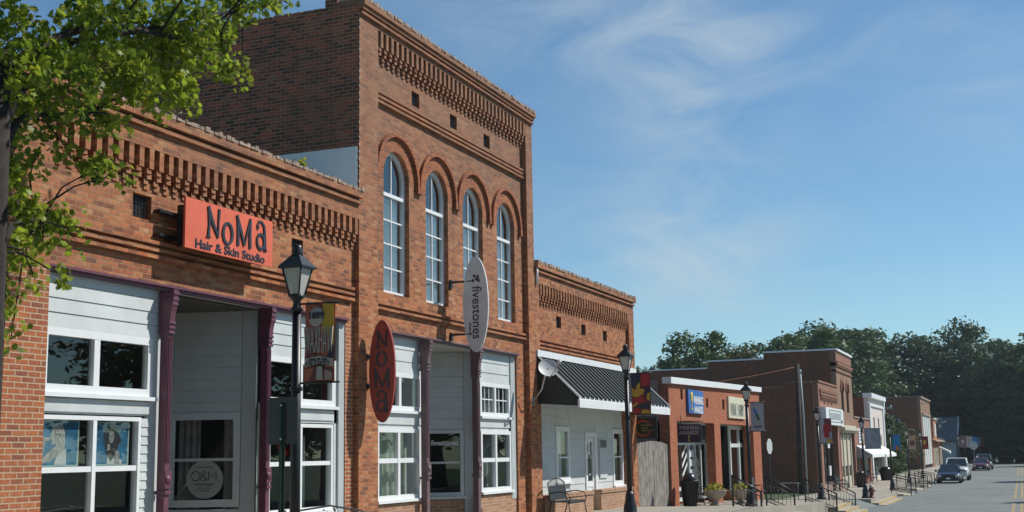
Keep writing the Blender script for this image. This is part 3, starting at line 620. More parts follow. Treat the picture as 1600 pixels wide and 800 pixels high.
# posters behind the left bay glass
PB = mat('poster_blue', (0.01, 0.11, 0.22), 0.6, var=0.45, scale=6); PF = mat('poster_border', (0.28, 0.38, 0.34), 0.6); PS = mat('poster_grey_skin', (0.26, 0.25, 0.25), 0.6, var=0.45, scale=14); PH = mat('poster_dark_hair', (0.02, 0.02, 0.022), 0.6); PL = mat('poster_pale_hair', (0.3, 0.3, 0.28), 0.6, var=0.6, scale=30); PW = mat('poster_white', (0.38, 0.4, 0.41), 0.6)
def poster(y0, y1, z0, z1, kind):
    x = XS_ - 0.075
    mb = MB(); mb.box(x - 0.012, x, y0, y1, z0, z1); p = mb.build('poster', PF, b1)
    def L2(m, pts, d, nm):
        q = MB(); disc(q, pts, (x, (y0 + y1) / 2, (z0 + z1) / 2), FU, FV, 0.001 * d + 0.001); q.build(nm, m, p)
    W_, H = (y1 - y0), (z1 - z0)
    L2(PB, [(-W_ / 2 + .025, -H / 2 + .02), (W_ / 2 - .035, -H / 2 + .02), (W_ / 2 - .02, H / 2 - .015), (-W_ / 2 + .04, H / 2 - .015)], 1, 'print')
    if kind == 0:
        L2(PL, [(-.10, -.02), (-.13, .10), (-.10, .20), (-.02, .255), (.07, .24), (.12, .15), (.13, .0), (.10, -.12), (.05, -.1), (-.05, .0)], 2, 'print')
        L2(PS, ell(.055, .085, 20, -.005, .10), 4, 'print')
        L2(PS, [(-.33, -.23), (-.30, -.26), (-.12, -.22), (.10, -.10), (.12, -.02), (.06, .01), (-.10, -.07), (-.27, -.19)], 3, 'print')
        L2(PS, [(-.33, -.22), (-.27, -.22), (-.22, .02), (-.10, .05), (-.11, .08), (-.27, .07), (-.30, .0)], 3, 'print')
        L2(PW, [(-.06, -.27), (.16, -.27), (.15, -.06), (.08, -.10), (-.02, -.17)], 4, 'print')
        L2(PH, ell(.011, .006, 10, -.03, .115), 5, 'print'); L2(PH, ell(.011, .006, 10, .022, .115), 5, 'print'); L2(PH, ell(.016, .007, 10, -.01, .055), 5, 'print')
    else:
        L2(PH, [(-.13, -.05), (-.17, .08), (-.12, .22), (-.02, .26), (.09, .23), (.14, .12), (.19, .02), (.13, -.02), (.10, -.13), (.0, -.24), (-.09, -.20)], 2, 'print')
        L2(PS, ell(.05, .08, 20, -.015, .09), 4, 'print')
        L2(PS, [(.05, -.27), (.16, -.27), (.15, -.12), (.10, -.08), (.06, -.14)], 3, 'print'); L2(PS, [(-.10, -.10), (-.04, -.08), (-.05, .0), (-.09, -.01)], 5, 'print')
        L2(PW, [(-.10, -.27), (.05, -.27), (.04, -.18), (-.03, -.24), (-.08, -.16)], 4, 'print'); L2(PW, [(.15, -.27), (.2, -.27), (.2, -.22), (.16, -.2)], 4, 'print')
        L2(PH, ell(.011, .006, 10, -.035, .105), 5, 'print'); L2(PH, ell(.011, .006, 10, .008, .105), 5, 'print'); L2(PH, ell(.014, .007, 10, -.015, .045), 5, 'print')
poster(12.18, 12.95, 1.53, 2.11, 0); poster(13.24, 13.93, 1.53, 2.10, 1)
mb = MB()   # red neon style scroll inside the right bay
stroke(mb, [(0.16 * math.cos(t) * (1 + 0.25 * math.sin(3 * t)), 0.12 * math.sin(t)) for t in [k * 0.3 for k in range(21)]], 0.07, (-11.75, 18.6, 1.78), FU, FV, 0.05)
mb.build('red_window_ornament', mat('red_ornament', (0.5, 0.02, 0.02), 0.4), b1)
# toothed mortar at the corner joint
# orange salon sign
def noma(mb, o, u, v, H, W_):
    # four tall decorative letters, H letter height; drawn stroke by stroke
    k = H; s = W_
    def st(p, w, cl=False): stroke(mb, [(a * s, b * k) for a, b in p], [x * H for x in w] if hasattr(w, '__len__') else w * H, o, u, v, 0.02, close=cl)
    return st
sg = thing('shop_sign', (-10.72, 15.5, 4.9), 'flat orange rectangular salon sign with dark lettering, mounted over the shop front', 'sign')
mb = MB(); mb.box(-10.80, -10.765, 14.42, 16.66, 4.56, 5.29); mb.build('sign_panel', mt['orange'], sg)
mb = MB()
for z in (5.06, 4.72): mb.box(-11.11, -10.99, 14.15, 16.95, z - 0.02, z + 0.02)
for y in (14.55, 16.4): mb.box(-10.99, -10.80, y - 0.02, y + 0.02, 4.6, 5.2)
mb.build('mounting_rail', mt['blk'], sg)
o4 = (-10.765, 15.54, 4.93)
mb = MB()
def ST(p, w, cl=False, o=o4, u=FU, v=FV, sc=1.0, th=0.018):
    w = [q * sc for q in w] if hasattr(w, '__len__') else w * sc
    stroke(mb, [(a * sc, b * sc) for a, b in p], w, o, u, v, th, close=cl)
def NoMa(o, u, v, sc=1.0, th=0.018, gap=None):
    # letter boxes about 0.46 tall
    def N(dx, dy=0):
        ST([(dx - .14, .31 + dy), (dx - .125, .05 + dy), (dx - .14, -.14 + dy)], [.055, .04, .06], False, o, u, v, sc, th)
        ST([(dx - .155, .31 + dy), (dx - .05, .10 + dy), (dx + .10, -.12 + dy)], [.05, .065, .03], False, o, u, v, sc, th + .002)
        ST([(dx + .12, .31 + dy), (dx + .10, .1 + dy), (dx + .10, -.12 + dy)], [.05, .03, .03], False, o, u, v, sc, th + .001)
        ST([(dx - .19, -.145 + dy), (dx - .09, -.145 + dy)], .02, False, o, u, v, sc, th)
    def Oo(dx, dy=0):
        p = ell(.115, .155, 26, dx, .0 + dy); ST(p, [.036 + .022 * abs(math.cos(2 * math.pi * i / 26)) for i in range(26)], True, o, u, v, sc, th)
    def Mm(dx, dy=0):
        ST([(dx - .17, .31 + dy), (dx - .155, .05 + dy), (dx - .15, -.15 + dy)], [.04, .05, .06], False, o, u, v, sc, th)
        ST([(dx - .19, .31 + dy), (dx - .08, .08 + dy), (dx + .01, -.13 + dy)], [.045, .06, .035], False, o, u, v, sc, th + .002)
        ST([(dx + .01, -.13 + dy), (dx + .09, .1 + dy), (dx + .165, .31 + dy)], [.03, .035, .03], False, o, u, v, sc, th + .003)
        ST([(dx + .175, .31 + dy), (dx + .16, .05 + dy), (dx + .17, -.15 + dy)], [.035, .055, .06], False, o, u, v, sc, th + .001)
    def Aa(dx, dy=0):
        ST([(dx + .02, .17 + dy), (dx - .03, .18 + dy), (dx - .055, .20 + dy), (dx - .09, .16 + dy), (dx - .10, .21 + dy), (dx - .06, .28 + dy), (dx + .02, .285 + dy), (dx + .09, .22 + dy), (dx + .11, .08 + dy), (dx + .12, -.16 + dy)][2:], [.03, .045, .04, .035, .04, .045, .05, .06], False, o, u, v, sc, th)
        ST(ell(.10, .115, 22, dx - .005, -.03 + dy), [.045] * 22, True, o, u, v, sc, th + .001)
        ST([(dx + .08, -.155 + dy), (dx + .17, -.155 + dy)], .025, False, o, u, v, sc, th)
    return N, Oo, Mm, Aa
N_, O_, M_, A_ = NoMa(o4, FU, FV, 1.0)
N_(-.44); O_(-.10, -.02); M_(.32, -.01); A_(.78, .02)
put_text(mb, 'Hair & Skin Studio', (-10.765, 15.55, 4.655), FU, FV, 1.78, 0.135, 0.008, bold=0.02)
mb.build('sign_lettering', mt['letter'], sg)

# ================================================================== BUILDING 2: two storeys
b2 = thing('brick_building', (XF, 24.4, 0), 'tall two storey old brick building with four arched upper windows and corbelled cornice', 'building')
Y0, Y1 = 19.9, 28.9; XP = XF - 0.13; P0, P1 = 20.64, 28.46
cent = [21.655, 23.52, 25.41, 27.36]; WR = 0.55
holes2 = [(22.34, 22.70, 8.72, 9.03), (24.22, 24.58, 8.70, 9.01), (26.08, 26.46, 8.69, 9.0)]
vent2 = list(holes2); holes = list(holes2) + [(c - WR, c + WR, 4.70, 7.56) for c in cent] + [(20.88, 27.92, 0.0, 3.93)]
mb = MB()
grid_wall(mb, XP, 0.36, P0, P1, 0.0, 9.77, holes + [(P0, P1, 9.77 - 0.496, 9.77)]); slot_back(mb, P0, P1, 9.77, 0.62, XP)
for c in cent: arch_fill(mb, XP, 0.2, c, WR, 7.01, 7.56)
mb.box(XP - 0.36, XF, Y0, P0, 0, 9.77); mb.box(XP - 0.36, XF, P1, Y1, 0, 9.77)
mb.box(XP - 0.36, XF, Y0, Y1, 9.77, 9.86); mb.box(XP - 0.36, XF + 0.06, Y0, Y1, 9.86, 9.91); mb.box(XP - 0.36, XF, Y0, Y1, 9.91, 9.955)
mb.box(XP - 0.36, XF + 0.08, Y0 - 0.01, Y1 + 0.01, 9.955, 10.03); mb.box(XP - 0.36, XF + 0.12, Y0 - 0.02, Y1 + 0.02, 10.03, 10.13)
mb.build('front_wall', B, b2)
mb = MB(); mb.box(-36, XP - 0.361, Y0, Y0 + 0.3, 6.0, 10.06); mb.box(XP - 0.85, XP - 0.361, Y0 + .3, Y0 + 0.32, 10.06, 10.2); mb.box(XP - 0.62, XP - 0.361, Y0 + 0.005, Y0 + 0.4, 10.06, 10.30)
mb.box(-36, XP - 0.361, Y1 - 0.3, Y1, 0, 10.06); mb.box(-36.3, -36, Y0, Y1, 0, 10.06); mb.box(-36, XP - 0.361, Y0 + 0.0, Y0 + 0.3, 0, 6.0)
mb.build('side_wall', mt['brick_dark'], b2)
mb = MB(); mb.box(XP - 0.361, XF - 0.02, Y0 - 0.012, Y0 - 0.001, 5.9, 10.13); mb.build('side_return', mt['brick_dark'], b2)
mb = MB(); mb.box(-16.5, XF - 0.03, Y0 - 0.03, Y0 - 0.0125, 5.9, 7.28); mb.build('stucco_band', mt['stucco'], b2)
mb = MB(); mb.box(-36, XP - 0.3, Y0 + .3, Y1 - .3, 9.3, 9.4); mb.build('roof', mt['roof'], b2)
corbels(b2, P0, P1 - 0.02, 9.77, 0.62, XP, XF - 0.004, B, pitch=0.226)
rough_coping(b2, XP - 0.34, XF + 0.13, Y0, Y1, 10.13, mt['stone'], h=0.06)
mb = MB(); x = -36
while x < XP - 0.7: mb.box(x, x + 0.2, Y0 - 0.01, Y0 + 0.31, 10.06, 10.06 + random.choice([0.02, 0.03, 0.05])); x += 0.22
mb.build('side_coping', mt['stone'], b2)
mb = MB(); z = 6.6
while z < 9.95: mb.box(XF - 0.004, XF + 0.006, Y0 - 0.008, Y0 + 0.01, z, z + random.uniform(0.015, 0.05)); z += 0.141
mb.build('corner_mortar', mt['mortar'], b2)
strings(b2, XP, P0, P1 - 0.03, (8.585, 8.49, 8.395), B); strings(b2, XP, P0 + 0.1, P1 + 0.02, (4.46, 4.36), B)
for h in vent2: vent(b2, *h, XP)
hood = mt['brick_low']
for i, c in enumerate(cent):
    mb = MB(); arc_band(mb, XP - 0.05, XP + 0.075, c, 7.02, 0.83, 0.915)
    for s_ in (-1, 1): mb.box(XP - 0.05, XP + 0.08, c + s_ * 0.87 - 0.055, c + s_ * 0.87 + 0.055, 6.88, 7.02)
    arc_band(mb, XP - 0.05, XP + 0.004, c, 7.02, 0.555, 0.80, n=40)
    mb.build('hood_mould', hood, b2)
    # arched window
    x = XP - 0.10; fr = 0.075; mb = MB()
    arc_band(mb, x - 0.08, x, c, 7.01, WR - fr, WR); zb = 4.70
    mb.box(x - 0.08, x, c - WR, c - WR + fr, zb, 7.01); mb.box(x - 0.08, x, c + WR - fr, c + WR, zb, 7.01); mb.box(x - 0.08, x, c - WR + fr, c + WR - fr, zb, zb + 0.07)
    mb.box(x - 0.07, x + 0.008, c - WR + fr, c + WR - fr, 6.64, 6.71)
    for q in (5.22, 5.70, 6.17): mb.box(x - 0.05, x - 0.02, c - WR + fr, c + WR - fr, q - 0.014, q + 0.014)
    mb.box(x - 0.051, x - 0.018, c - 0.013, c + 0.013, zb + 0.07, 7.01 + WR - fr)
    w = mb.build('window', mt['white'], b2)
    g = MB(); P_ = [(c + (WR - fr) * math.cos(math.pi * k / 24), 7.01 + (WR - fr) * math.sin(math.pi * k / 24)) for k in range(25)] + [(c - WR + fr, zb + 0.07), (c + WR - fr, zb + 0.07)]
    g.poly([(x - 0.04, *q) for q in P_]); g.build('pane', mt['glass_up'], w)
    s_ = MB(); z = zb + 0.09
    while z < 6.62: s_.prism([(x - 0.13, z), (x - 0.10, z + 0.036), (x - 0.10, z + 0.040), (x - 0.13, z + 0.004)], 'y', c - WR + fr + 0.01, c + WR - fr - 0.01, 0); z += 0.05
    s_.build('blind', mt['blind'], w)
    mb2 = MB(); mb2.box(x - 0.02, x + 0.05, c - WR - 0.0, c + WR, zb - 0.03, zb - 0.001); mb2.build('sill', mt['white'], w)
room(b2, -14.5, XP - 0.37, P0 + 0.1, P1 - 0.1, 4.2, 9.2, mat('upper_room_plaster', (0.35, 0.36, 0.36), 0.9), name='upper_interior')
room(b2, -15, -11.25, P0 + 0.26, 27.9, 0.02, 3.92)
# shop front
LM = mt['mauve']
mb = MB(); mb.box(XP - 0.02, XP + 0.04, 20.88, 27.92, 3.885, 3.925); mb.box(XP - 0.02, XP + 0.10, 20.88, 27.92, 3.925, 3.955); mb.build('lintel', LM, b2)
mb = MB(); mb.box(-12.9, XP - 0.02, 20.88, 27.92, 3.89, 3.93); mb.build('soffit', mt['soffit'], b2)
XS_ = -11.2
for a_, b_ in ((20.88, 22.9), (25.75, 27.92)):
    mb = MB(); mb.box(XS_ - 0.10, XS_ + 0.02, a_, b_, 0, 0.68); mb.build('dwarf_wall', mt['brick_tan'], b2)
for (a, b_, cy) in ((20.95, 22.95, 22.05), (25.8, 27.55, 26.75)):
    boards(b2, XS_, a, b_, 3.19, 3.885, 0.235, mt['siding'])
    mb = MB(); mb.box(XS_ - 0.05, XS_ - 0.002, a - 0.07, b_ + .2, 2.1, 2.5); mb.box(XS_ - 0.002, XS_ + 0.02, a - 0.03, b_, 2.19, 2.40); mb.box(XS_ - 0.05, XS_ - 0.002, b_ - 0.02, b_ + 0.2, 0.7, 3.885); mb.build('panel', mt['siding'], b2)
wL = window(b2, XS_ + 0.02, 20.9, 22.85, 2.46, 3.2, fr=0.09, mull=(21.9,), bar=0.1, dep=0.09)
wR = window(b2, XS_ + 0.02, 25.82, 27.6, 2.44, 3.2, fr=0.09, mull=(26.7,), bar=0.09, dep=0.09)
mb = MB(); x = XS_ - 0.03
for a, b_ in ((25.92, 26.65), (26.75, 27.5)):
    for k in (1, 2): mb.box(x, x + 0.012, a + (b_ - a) * k / 3 - .012, a + (b_ - a) * k / 3 + .012, 2.53, 3.11)
    mb.box(x, x + 0.0125, a, b_, 2.81, 2.835)
mb.build('muntin', mt['white'], wR)
window(b2, XS_ + 0.02, 20.94, 22.8, 0.76, 2.12, fr=0.085, mull=(21.85,), rails=(1.50,), bar=0.09, dep=0.1)
window(b2, XS_ + 0.02, 25.84, 27.62, 0.76, 2.12, fr=0.085, mull=(26.72,), rails=(1.46,), bar=0.09, dep=0.1)
curtain(b2, -11.5, 21.0, 22.75, 0.8, 2.1, mt['curtain'], amp=0.04, wl=0.26); curtain(b2, -11.6, 25.9, 27.5, 0.8, 2.1, mat('grey_curtain', (0.2, 0.22, 0.21), 0.9, var=0.2), amp=0.04, wl=0.3)
curtain(b2, -11.45, 26.0, 27.5, 2.5, 3.15, mat('grey_valance', (0.3, 0.32, 0.31), 0.9, var=0.2), name='valance')
mb = MB(); mb.box(XS_ - 0.04, XS_ + 0.03, 27.62, 27.9, 0.55, 3.885); mb.box(XS_ - 0.04, XS_ + 0.03, 20.885, 20.94, 0.7, 3.885); mb.build('corner_board', mt['trimgrey'], b2)
column(b2, 22.72, -10.98, 0.0, 3.885, LM, w=0.13); column(b2, 25.27, -10.98, 0.0, 3.885, LM, w=0.13)
T, L_ = splay(b2, (-11.38, 25.98, 0), (-12.75, 25.06, 0), 0, 4, None)
mb = MB(T); mb.box(-0.08, -0.002, 0, L_, 2.16, 3.885); mb.box(-0.08, -0.002, 0, 0.26, 0, 2.16); mb.box(-0.08, -0.002, 1.3, L_, 0, 2.16); mb.box(-0.08, -0.002, 0.26, 1.3, 0.0, 0.62); mb.build('return_wall', mt['siding_grey'], b2)
boards(b2, 0, 0.26, L_, 2.16, 3.885, 0.235, mt['siding_grey'], 'return_siding', T=T)
mb = MB(T); mb.box(-0.04, 0.035, -0.03, 0.26, 0.05, 3.885); mb.build('return_post', mt['trimgrey'], b2)
mb = MB(T); mb.box(-0.002, 0.03, 0.27, 1.5, 0.02, 0.60); mb.build('return_dwarf_wall', mt['brick_tan'], b2)
mb = MB(T); mb.box(-0.62, -0.6, 0.1, 1.5, 0.5, 2.4); mb.build('added_dark_backing', mt['dark'], b2)  # dark panel added behind the glass to keep the window dark
w = window(b2, 0.03, 0.27, 1.35, 0.68, 2.15, fr=0.085, rails=(1.42,), bar=0.045, T=T, mw=mt['siding'], sill=True)
mb = MB(T); put_text(mb, 'fivestones', (-0.004, 0.70, 1.86), (0, -1, 0), (0, 0, 1), 0.62, 0.12, 0.004, bold=0.012); mb.build('window_lettering', mt['white'], w)
mb = MB(); mb.box(-13.0, -11.1, 22.5, 26.2, -0.02, 0.05); mb.build('entry_floor', mt['concrete'], b2)
# projecting oval signs
sg = thing('oval_sign', (-10.69, 20.22, 3.12), 'tall red oval blade sign with dark NoMa letters stacked down it, beside the salon pier', 'sign')
mb = MB(); disc(mb, ell(0.262, 0.93, 56), (-10.69, 20.2, 3.12), BU, BV, 0.05, c0=-0.05); mb.build('sign_panel', mt['redoval'], sg)
mb = MB()
for z in (3.12 + 0.27, 3.12 - 0.27): mb.tube([(-11.0, 20.225, z), (-10.9, 20.225, z)], 0.02); mb.box(-11.01, -10.98, 20.18, 20.27, z - 0.05, z + 0.05)
mb.build('bracket', mt['blk'], sg)
mb = MB(); oo = (-10.69, 20.20, 3.12)
o_ = lambda dz: (oo[0], oo[1], oo[2] + dz)
N_, O_, M_, A_ = NoMa(o_(0.52), BU, BV, 0.72, 0.012); N_(0.02)
N_, O_, M_, A_ = NoMa(o_(0.22), BU, BV, 0.82, 0.012); O_(-0.01)
N_, O_, M_, A_ = NoMa(o_(-0.20), BU, BV, 0.80, 0.012); M_(0.0)
N_, O_, M_, A_ = NoMa(o_(-0.60), BU, BV, 0.85, 0.012); A_(-0.01)
mb.build('sign_lettering', mt['letter'], sg)
sg = thing('oval_sign', (-10.54, 24.15, 4.74), 'tall silver oval blade sign with vertical fivestones lettering on two black brackets', 'sign')
oo = (-10.535, 24.13, 4.745)
mb = MB(); disc(mb, ell(0.292, 1.02, 56), oo, BU, BV, 0.05, c0=-0.05); mb.build('sign_panel', mt['silver'], sg)
mb = MB()
for z in (5.245, 4.115): mb.tube([(-11.12, 24.155, z), (-10.7, 24.155, z)], 0.022); mb.box(-11.14, -11.09, 24.1, 24.2, z - 0.13, z + 0.05); mb.tube([(-10.74, 24.155, z), (-10.62, 24.155, z)], 0.03)
mb.build('bracket', mt['blk'], sg)
mb = MB(); put_text(mb, 'fivestones', (oo[0] + 0.04, oo[1], oo[2] - 0.18), (0, 0, -1), (1, 0, 0), 1.12, 0.21, 0.01, bold=0.0)
put_text(mb, 'church', (oo[0] - 0.12, oo[1], oo[2] - 0.52), (0, 0, -1), (1, 0, 0), 0.28, 0.055, 0.01)
for a, b_ in ((-0.02, 0.60), (0.06, 0.58), (-0.05, 0.50), (0.03, 0.53), (0.08, 0.50)): disc(mb, ell(0.028, 0.036, 14, a - 0.0, b_ - 0.0), oo, BU, BV, 0.011)
mb.build('sign_lettering', mt['letter'], sg)
# ================================================================== BUILDING 3: awning building
b3 = thing('brick_building', (XF, 33.2, 0), 'low old brick building with white siding front under a black ribbed metal awning', 'building')
Y0, Y1 = 28.91, 37.55; XP = XF - 0.10; P0, P1 = 29.2, 37.02
h3 = [(30.71, 31.09, 4.84, 5.15), (32.74, 33.12, 4.82, 5.12), (34.69, 35.06, 4.80, 5.10)]
mb = MB()
grid_wall(mb, XP, 0.35, P0, P1, -0.1, 5.82, h3 + [(29.45, 36.75, -0.1, 2.86), (P0, P1, 5.82 - 0.44, 5.82)]); slot_back(mb, P0, P1, 5.82, 0.55, XP)
mb.box(XP - 0.35, XF, Y0, P0, -0.1, 5.82); mb.box(XP - 0.35, XF, P1, Y1, -0.1, 5.82)
mb.box(XP - 0.35, XF, Y0, Y1, 5.82, 6.09); mb.box(XP - 0.35, XF + 0.06, Y0, Y1, 6.09, 6.14); mb.box(XP - 0.35, XF, Y0, Y1, 6.14, 6.19); mb.box(XP - 0.35, XF + 0.10, Y0, Y1 + 0.02, 6.19, 6.31)
mb.build('front_wall', B, b3)
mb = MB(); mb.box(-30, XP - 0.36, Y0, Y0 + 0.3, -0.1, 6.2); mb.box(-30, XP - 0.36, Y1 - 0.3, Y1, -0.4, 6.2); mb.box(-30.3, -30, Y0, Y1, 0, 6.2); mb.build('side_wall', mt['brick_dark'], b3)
mb = MB(); mb.box(-30, XP - 0.36, Y0 + 0.3, Y1 - 0.3, 5.75, 5.85); mb.build('roof', mt['roof'], b3)
corbels(b3, P0, P1 - 0.02, 5.82, 0.55, XP, XF - 0.004, B, pitch=0.218)
rough_coping(b3, XP - 0.33, XF + 0.11, Y0 + .03, Y1, 6.31, mt['stone'], h=0.07, w=0.12)
strings(b3, XP, P0, P1, (4.42, 4.32, 4.22), B)
for h in h3: vent(b3, *h, XP)
mb = MB(); mb.tube([(XF + 0.04, 28.98, 6.25), (XF + 0.04, 28.98, 5.75)], 0.035); mb.build('downspout', mt['white'], b3)
# siding wall
XS_ = -11.24
wh = [(30.78, 31.86, 0.80, 2.28), (33.13, 34.12, 0.02, 2.14), (35.67, 36.72, 0.58, 2.26)]
mb = MB(); grid_wall(mb, XS_, 0.12, 29.45, 36.75, -0.05, 2.90, wh); mb.build('shop_wall', mt['siding'], b3)
def bd(z0, z1, y0, y1): boards(b3, XS_ + 0.001, y0, y1, z0, z1, 0.20, mt['siding'], 'siding')
bd(0.55, 2.86, 29.47, 30.78); bd(0.55, 2.86, 31.86, 33.13); bd(0.55, 2.86, 34.12, 35.67); bd(2.3, 2.86, 30.78, 36.72)
window(b3, XS_ + 0.04, 30.78, 31.86, 0.84, 2.28, fr=0.13, rails=(1.47,), bar=0.04, dep=0.08)
window(b3, XS_ + 0.04, 35.67, 36.72, 0.62, 2.26, fr=0.13, rails=(1.45,), bar=0.04, dep=0.08)
curtain(b3, -11.42, 30.95, 31.7, 0.9, 2.15, mt['blind'], amp=0.02)
mb = MB(); mb.box(XS_ - 0.06, XS_ + 0.05, 33.13, 33.27, 0, 2.14); mb.box(XS_ - 0.06, XS_ + 0.05, 33.98, 34.12, 0, 2.14); mb.box(XS_ - 0.06, XS_ + 0.05, 33.27, 33.98, 2.02, 2.14)
fr_ = mb.build('door_frame', mt['white'], b3)
mb = MB(); grid_wall(mb, XS_ + 0.0, 0.045, 33.28, 33.97, 0.03, 2.01, [(33.40, 33.85, 0.80, 1.88)])
mb.box(XS_ + 0.001, XS_ + 0.014, 33.40, 33.85, 0.2, 0.24); mb.box(XS_ + 0.001, XS_ + 0.014, 33.40, 33.85, 0.64, 0.68); mb.box(XS_ + 0.001, XS_ + 0.014, 33.40, 33.44, 0.24, 0.64); mb.box(XS_ + 0.001, XS_ + 0.014, 33.81, 33.85, 0.24, 0.64)
dr = mb.build('door', mt['white'], b3)
mb = MB(); mb.poly([(XS_ - 0.03, 33.40, 0.8), (XS_ - 0.03, 33.85, 0.8), (XS_ - 0.03, 33.85, 1.88), (XS_ - 0.03, 33.40, 1.88)]); mb.build('pane', mt['glass'], dr)
mb = MB(); mb.tube([(XS_ + 0.002, 33.36, 0.98), (XS_ + 0.06, 33.36, 0.98)], 0.02); mb.lathe((XS_ + 0.07, 33.36, 0.95), [(0.01, 0), (0.03, 0.02), (0.03, 0.04), (0.01, 0.06)], 10); mb.build('handle', mt['metal'], dr)
mb = MB(); put_text(mb, 'A', (XS_ - 0.02, 33.6, 1.62), FU, FV, 0.30, 0.40, 0.004, bold=0.02); mb.build('door_lettering', mt['white'], dr)
mb = MB(); mb.box(XS_ + 0.02, XS_ + 0.05, 34.38, 35.06, 0.86, 1.98); pl = mb.build('notice_board', mt['siding_grey'], b3)
mb = MB(); mb.box(XS_ + 0.051, XS_ + 0.056, 34.44, 35.0, 1.72, 1.94); mb.build('notice', mat('notice_dark', (0.06, 0.07, 0.07), 0.4, var=0.5, scale=14), pl)
for a_, b_ in ((29.25, 33.03), (33.72, 36.8)):
    mb = MB(); mb.box(-11.22, -10.97, a_, b_, -0.06, 0.46); dw = mb.build('dwarf_wall', mt['brick_tan'], b3)
    mb = MB(); y = a_
    while y < b_ - 0.05: mb.box(-11.23, -10.94, y, y + 0.095, 0.46, 0.56); y += 0.105
    mb.build('rowlock_cap', mt['brick_tan'], dw)
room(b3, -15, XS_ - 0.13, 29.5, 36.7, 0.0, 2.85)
# awning
aw = MB(); x0, x1, zt, zb, ya, yb = -11.0, -9.93, 3.96, 2.90, 28.98, 37.5
n = int((yb - ya) / 0.355); p = (yb - ya) / n
for k in range(n):
    a = ya + k * p; c = a + p
    for (u0, h0), (u1, h1) in zip([(a, 0.0), (a + 0.10, 0.0), (a + 0.115, 0.05), (a + 0.165, 0.05), (a + 0.18, 0.0)], [(a + 0.10, 0.0), (a + 0.115, 0.05), (a + 0.165, 0.05), (a + 0.18, 0.0), (c, 0.0)]):
        aw.poly([(x0, u0, zt + h0), (x1, u0, zb + h0), (x1, u1, zb + h1), (x0, u1, zt + h1)])
        aw.poly([(x1, u0, zb - 0.02), (x1, u1, zb - 0.02), (x1, u1, zb + h1), (x1, u0, zb + h0)], 1)
aw.poly([(x0, ya, zt - 0.02), (x0, yb, zt - 0.02), (x1, yb, zb - 0.02), (x1, ya, zb - 0.02)])
AWM = mat('black_awning_metal', (0.014, 0.022, 0.02), 0.5, metal=0.0, var=0.15)
awo = aw.build('awning', [AWM, mt['white']], b3)
mb = MB(); mb.box(-11.10, -10.955, ya - 0.05, yb + 0.03, 3.97, 4.13); mb.build('awning_flashing', mt['white'], awo)
mb = MB(); mb.box(x1 - 0.03, x1 + 0.02, ya, yb, 2.68, 2.878); mb.build('fascia', mt['white'], awo)
for y in (ya, yb - 0.02):
    mb = MB(); mb.prism([(x0, zt - 0.02), (x0, 2.80), (x1 - 0.03, 2.72), (x1 - 0.03, zb - 0.02)], 'y', y + 0.003, y + 0.018); mb.build('awning_gable', AWM, awo)
    mb = MB(); mb.prism([(x0, zt + 0.01), (x0, zt + 0.05), (x1 + 0.03, zb + 0.05), (x1 + 0.03, zb + 0.005)], 'y', y - 0.012, y + 0.028); mb.build('awning_rake', mt['white'], awo)
mb = MB(); mb.poly([(XS_, ya + .02, 2.855), (x1 - 0.031, ya + .02, 2.72), (x1 - 0.031, yb - .02, 2.72), (XS_, yb - .02, 2.855)]); mb.build('awning_soffit', mt['white'], awo)
# satellite dish
t = thing('satellite_dish', (-10.95, 28.75, 3.1), 'round grey satellite dish on a bent arm beside the awning', 'satellite dish')
c = Vector((-10.45, 28.25, 3.62)); ax = Vector((0.45, -0.62, 0.42)).normalized(); q = ax.to_track_quat('Z', 'Y').to_matrix().to_4x4(); q.translation = c
mb = MB(q); mb.lathe((0, 0, 0), [(0.02, -0.055), (0.10, -0.05), (0.19, -0.028), (0.228, -0.008), (0.24, 0.002), (0.232, -0.006), (0.19, -0.02), (0.10, -0.042), (0.02, -0.047)], 32, caps=False); mb.build('reflector', mat('dish_grey', (0.5, 0.52, 0.52), 0.45, var=0.06), t)
mb = MB(q); mb.tube([(0.0, -0.27, -0.02), (0.12, -0.18, 0.22), (0.2, -0.06, 0.34)], 0.014); mb.lathe((0.2, -0.05, 0.33), [(0.03, -0.06), (0.05, -0.04), (0.055, 0.03), (0.03, 0.05)], 12); mb.build('feed_arm', mt['metal'], t)
mb = MB(); mb.tube([(-10.98, 28.62, 2.85), (-10.72, 28.52, 3.12), (-10.58, 28.42, 3.5)], 0.02); mb.box(-11.0, -10.975, 28.55, 28.7, 2.75, 2.95); mb.build('mount', mt['metal'], t)
# C shaped blade sign
t = thing('blade_sign', (-10.79, 37.6, 2.3), 'black hanging sign with a red and orange crescent, below the red and yellow banner', 'sign')
mb = MB(); mb.box(-11.20 + .02, -10.37, 37.58, 37.62, 1.99, 2.62); mb.build('sign_panel', mat('sign_black', (0.02, 0.02, 0.02), 0.5), t)
mb = MB(); mb.box(-11.0, -10.36, 37.585, 37.615, 2.64, 2.665); mb.box(-11.0, -10.97, 37.56, 37.64, 2.55, 2.75); mb.build('bracket', mt['blk'], t)
RC = mat('crescent_red', (0.35, 0.04, 0.02), 0.5); OC = mat('crescent_orange', (0.45, 0.16, 0.03), 0.5); YC = mat('olive_lettering', (0.4, 0.36, 0.08), 0.5)
mb = MB(); ptsC = [(0.27 * math.cos(a) * 1.05, 0.24 * math.sin(a)) for a in [R(35 + k * 290 / 24) for k in range(25)]]
stroke(mb, ptsC, [0.01 + 0.06 * math.sin(math.pi * k / 24) for k in range(25)], (-10.82, 37.58, 2.3), BU, BV, 0.004); mb.build('crescent', RC, t)
mb = MB(); ptsC = [(0.225 * math.cos(a) * 1.1 + .015, 0.2 * math.sin(a)) for a in [R(30 + k * 300 / 24) for k in range(25)]]
